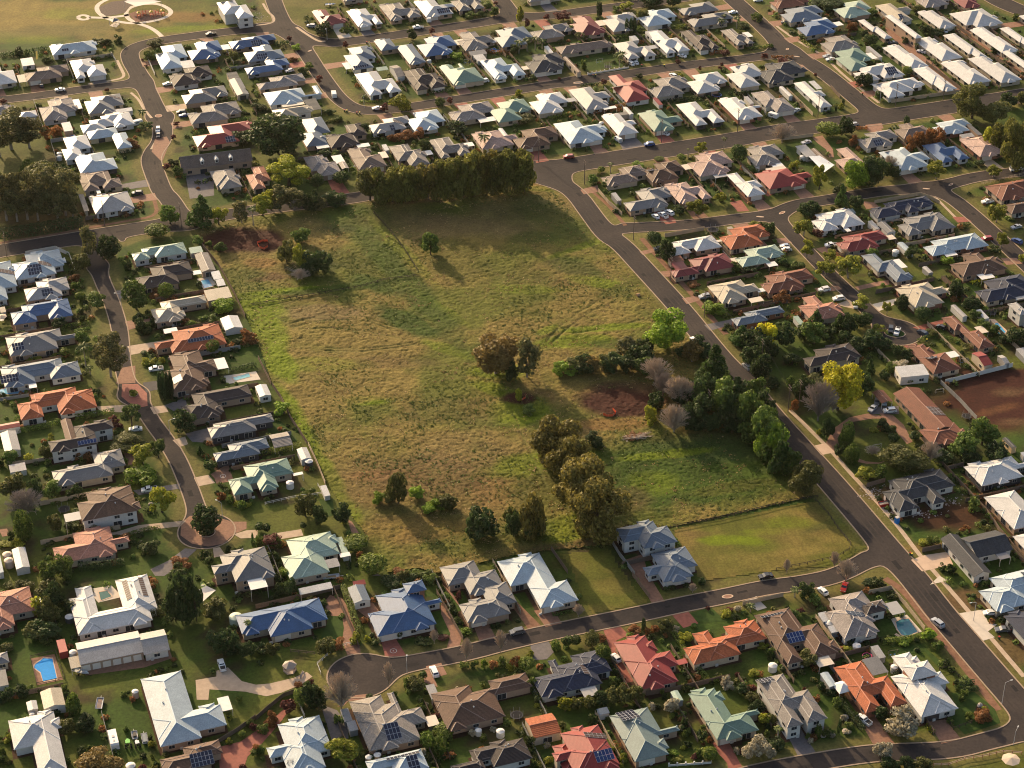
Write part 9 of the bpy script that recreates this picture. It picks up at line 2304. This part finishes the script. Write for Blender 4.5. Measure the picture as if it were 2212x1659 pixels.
# ---------------------------------------------------------------- closing pass: every label singles out one thing
LM = [('the dry park', 120, 60), ('the park path rings', 270, 30), ('the two-storey white house', 500, 30), ('the roundabout street', 340, 250), ('the gum grove', 60, 380), ('the grey dormer house', 460, 350), ('the huge dark tree', 590, 320), ('the casuarina row', 950, 400),
      ('the north junction', 640, 90), ('the north street', 950, 70), ('the narrow bend', 770, 235), ('the red roof above the wide street', 1360, 190), ('the pillared lawn', 1300, 140), ('the white units', 1980, 120), ('the top right junction', 1880, 245), ('the wide cross street', 1450, 320),
      ('the main junction', 1190, 370), ('the walled dirt yard', 1780, 320), ('the dark conifer', 1820, 420), ('the right edge woods', 2150, 250), ('the three white cars', 1430, 465), ('the maroon roof', 1510, 570), ('the cream roof', 1580, 630), ('the white roof by the islands', 1800, 480),
      ('the grassed court island', 1930, 720), ('the teal-edged pool garden', 2150, 720), ('the dark hipped house', 1790, 765), ('the vivid yellow tree', 1820, 830), ('the circular driveway', 1880, 950), ('the red earth lot', 2150, 850), ('the new grey house', 1980, 1060), ('the white corner roofs', 2150, 1100), ('the charcoal barn house', 2120, 1190),
      ('the concrete aprons', 2110, 1350), ('the teal swimming pool', 1955, 1360), ('the bottom right corner', 2110, 1550), ('the orange roof by the white tent', 1870, 1490), ('the curved bottom street', 1750, 1600), ('the grey two-storey roofs', 1690, 1510), ('the green roof with bay', 1560, 1530), ('the red roof with blue panels', 1260, 1580), ('the garage with orange-red roof', 1170, 1570),
      ('the navy roof', 1240, 1450), ('the red roof with long drive', 1400, 1430), ('the orange tiled roof', 1570, 1380), ('the brown roof with blue panels', 1720, 1370), ('the oval paved island', 1570, 1288), ('the mown lot', 1640, 1180), ('the empty lot', 1300, 1250), ('the twin grey houses', 1420, 1180), ('the pale blue courtyard roof', 1160, 1250), ('the blue roofs', 870, 1310),
      ('the hedge between drives', 760, 1290), ('the street circle', 780, 1460), ('the gazebo lawn', 610, 1440), ('the brown tiled roof', 1040, 1490), ('the grey roof with panels', 840, 1550), ('the white stepped roof', 650, 1590), ('the red driveway', 560, 1540), ('the big pale roof', 400, 1520), ('the white caravan', 250, 1600), ('the long six-door shed', 260, 1400), ('the bright blue pool', 100, 1440),
      ('the white courtyard house', 240, 1300), ('the pink roof at the edge', 30, 1310), ('the dark garden trees', 400, 1270), ('the blue villa roof', 620, 1330), ('the brick turning circle', 450, 1150), ('the salmon roof', 200, 1180), ('the brown two-storey roof', 240, 1090), ('the twin cream tanks', 20, 1210), ('the long grey roof', 200, 1010), ('the dark panelled house', 180, 940), ('the upper salmon roof', 120, 870),
      ('the red brick pinch', 285, 845), ('the lawn by the green complex', 560, 1030), ('the green roof by the paddock', 670, 1200), ('the grey open roofs', 530, 930), ('the L-shaped dark roof', 470, 860), ('the brown roof with panels', 410, 790), ('the long orange roof', 410, 730), ('the cream hip roof', 390, 660), ('the charcoal roof with patio', 360, 600), ('the pale green long roof', 340, 540),
      ('the pale blue roof with black panels', 80, 580), ('the blue roof with terrace', 90, 680), ('the big golden gum', 240, 750), ('the blue-grey roof with panels', 80, 810), ('the left road', 200, 500), ('the upper red earth', 540, 520), ('the upper paddock bushes', 660, 560), ('the lone paddock bush', 930, 530), ('the middle paddock trees', 1080, 780), ('the lower paddock bushes', 870, 1070), ('the paddock pines', 1250, 1000), ('the lower red earth patch', 1330, 870), ('the bare grey trees', 1430, 830), ('the bright roadside tree', 1440, 730), ('the road edge trees', 1650, 950), ('the lower right of paddock', 1500, 1050), ('the far right street', 2130, 480), ('the navy roof', 1990, 440), ('the hidden garden', 1650, 720), ('the lower dense hedges', 1180, 1510)]
def near_lm(o):
    q = toimg(o.location[0], o.location[1]) / 4; return min(LM, key=lambda l: hypot(l[1] - q[0], (l[2] - q[1]) * 1.3))[0]
LMKINDS = ('tree', 'gum_tree', 'pine_tree', 'casuarina_tree', 'cypress_tree', 'round_tree', 'bush', 'plum_tree', 'street_tree', 'palm_tree', 'bare_tree')
for o in LABELLED:
    if o.name.split('.')[0] in LMKINDS and len(o['label'].split()) < 7:
        o['label'] = o['label'] + ' near ' + near_lm(o); o['group'] = 'trees and bushes near ' + near_lm(o)
def ordn(k): return ORD[k] if k < len(ORD) else f"number {k}"
for _ in range(3):
    by = {}
    for o in LABELLED: by.setdefault(o['label'], []).append(o)
    for lb, L in by.items():
        if len(L) < 2: continue
        L.sort(key=lambda o: toimg(o.location[0], o.location[1])[0])
        for k, o in enumerate(L):
            s = lb; tag = 'leftmost' if k == 0 else 'rightmost' if k == len(L) - 1 else ordn(k + 1) + ' from left'
            if len(L) == 2: tag = 'left one' if k == 0 else 'right one'
            o['label'] = s + ', ' + tag
for o in LABELLED:
    w = o['label'].split()
    if len(w) > 16:
        s = o['label'].replace(' with patio roof', '').replace('side fence between', 'fence between').replace(' roofed neighbours', ' roofs').replace(' metal', '').replace(' tiled', '').replace('garden shrub', 'shrub').replace('pairs of ', '').replace(' the ', ' ')
        o['label'] = s

# ---------------------------------------------------------------- evening haze over the whole place
hz = MB(); hz.box(-900, -60, -1.6, 900, 2200, CAM_H + 12)
hm = bpy.data.materials.new('haze_air'); hm.use_nodes = True; hn = hm.node_tree; hn.nodes.clear()
ho = hn.nodes.new('ShaderNodeOutputMaterial'); hv = hn.nodes.new('ShaderNodeVolumePrincipled')
hv.inputs['Color'].default_value = (1.0, .93, .84, 1); hv.inputs['Density'].default_value = HAZE; hv.inputs['Anisotropy'].default_value = .45
hn.links.new(hv.outputs[0], ho.inputs['Volume'])
link('haze', hz.mesh('haze', hm), kind='stuff')
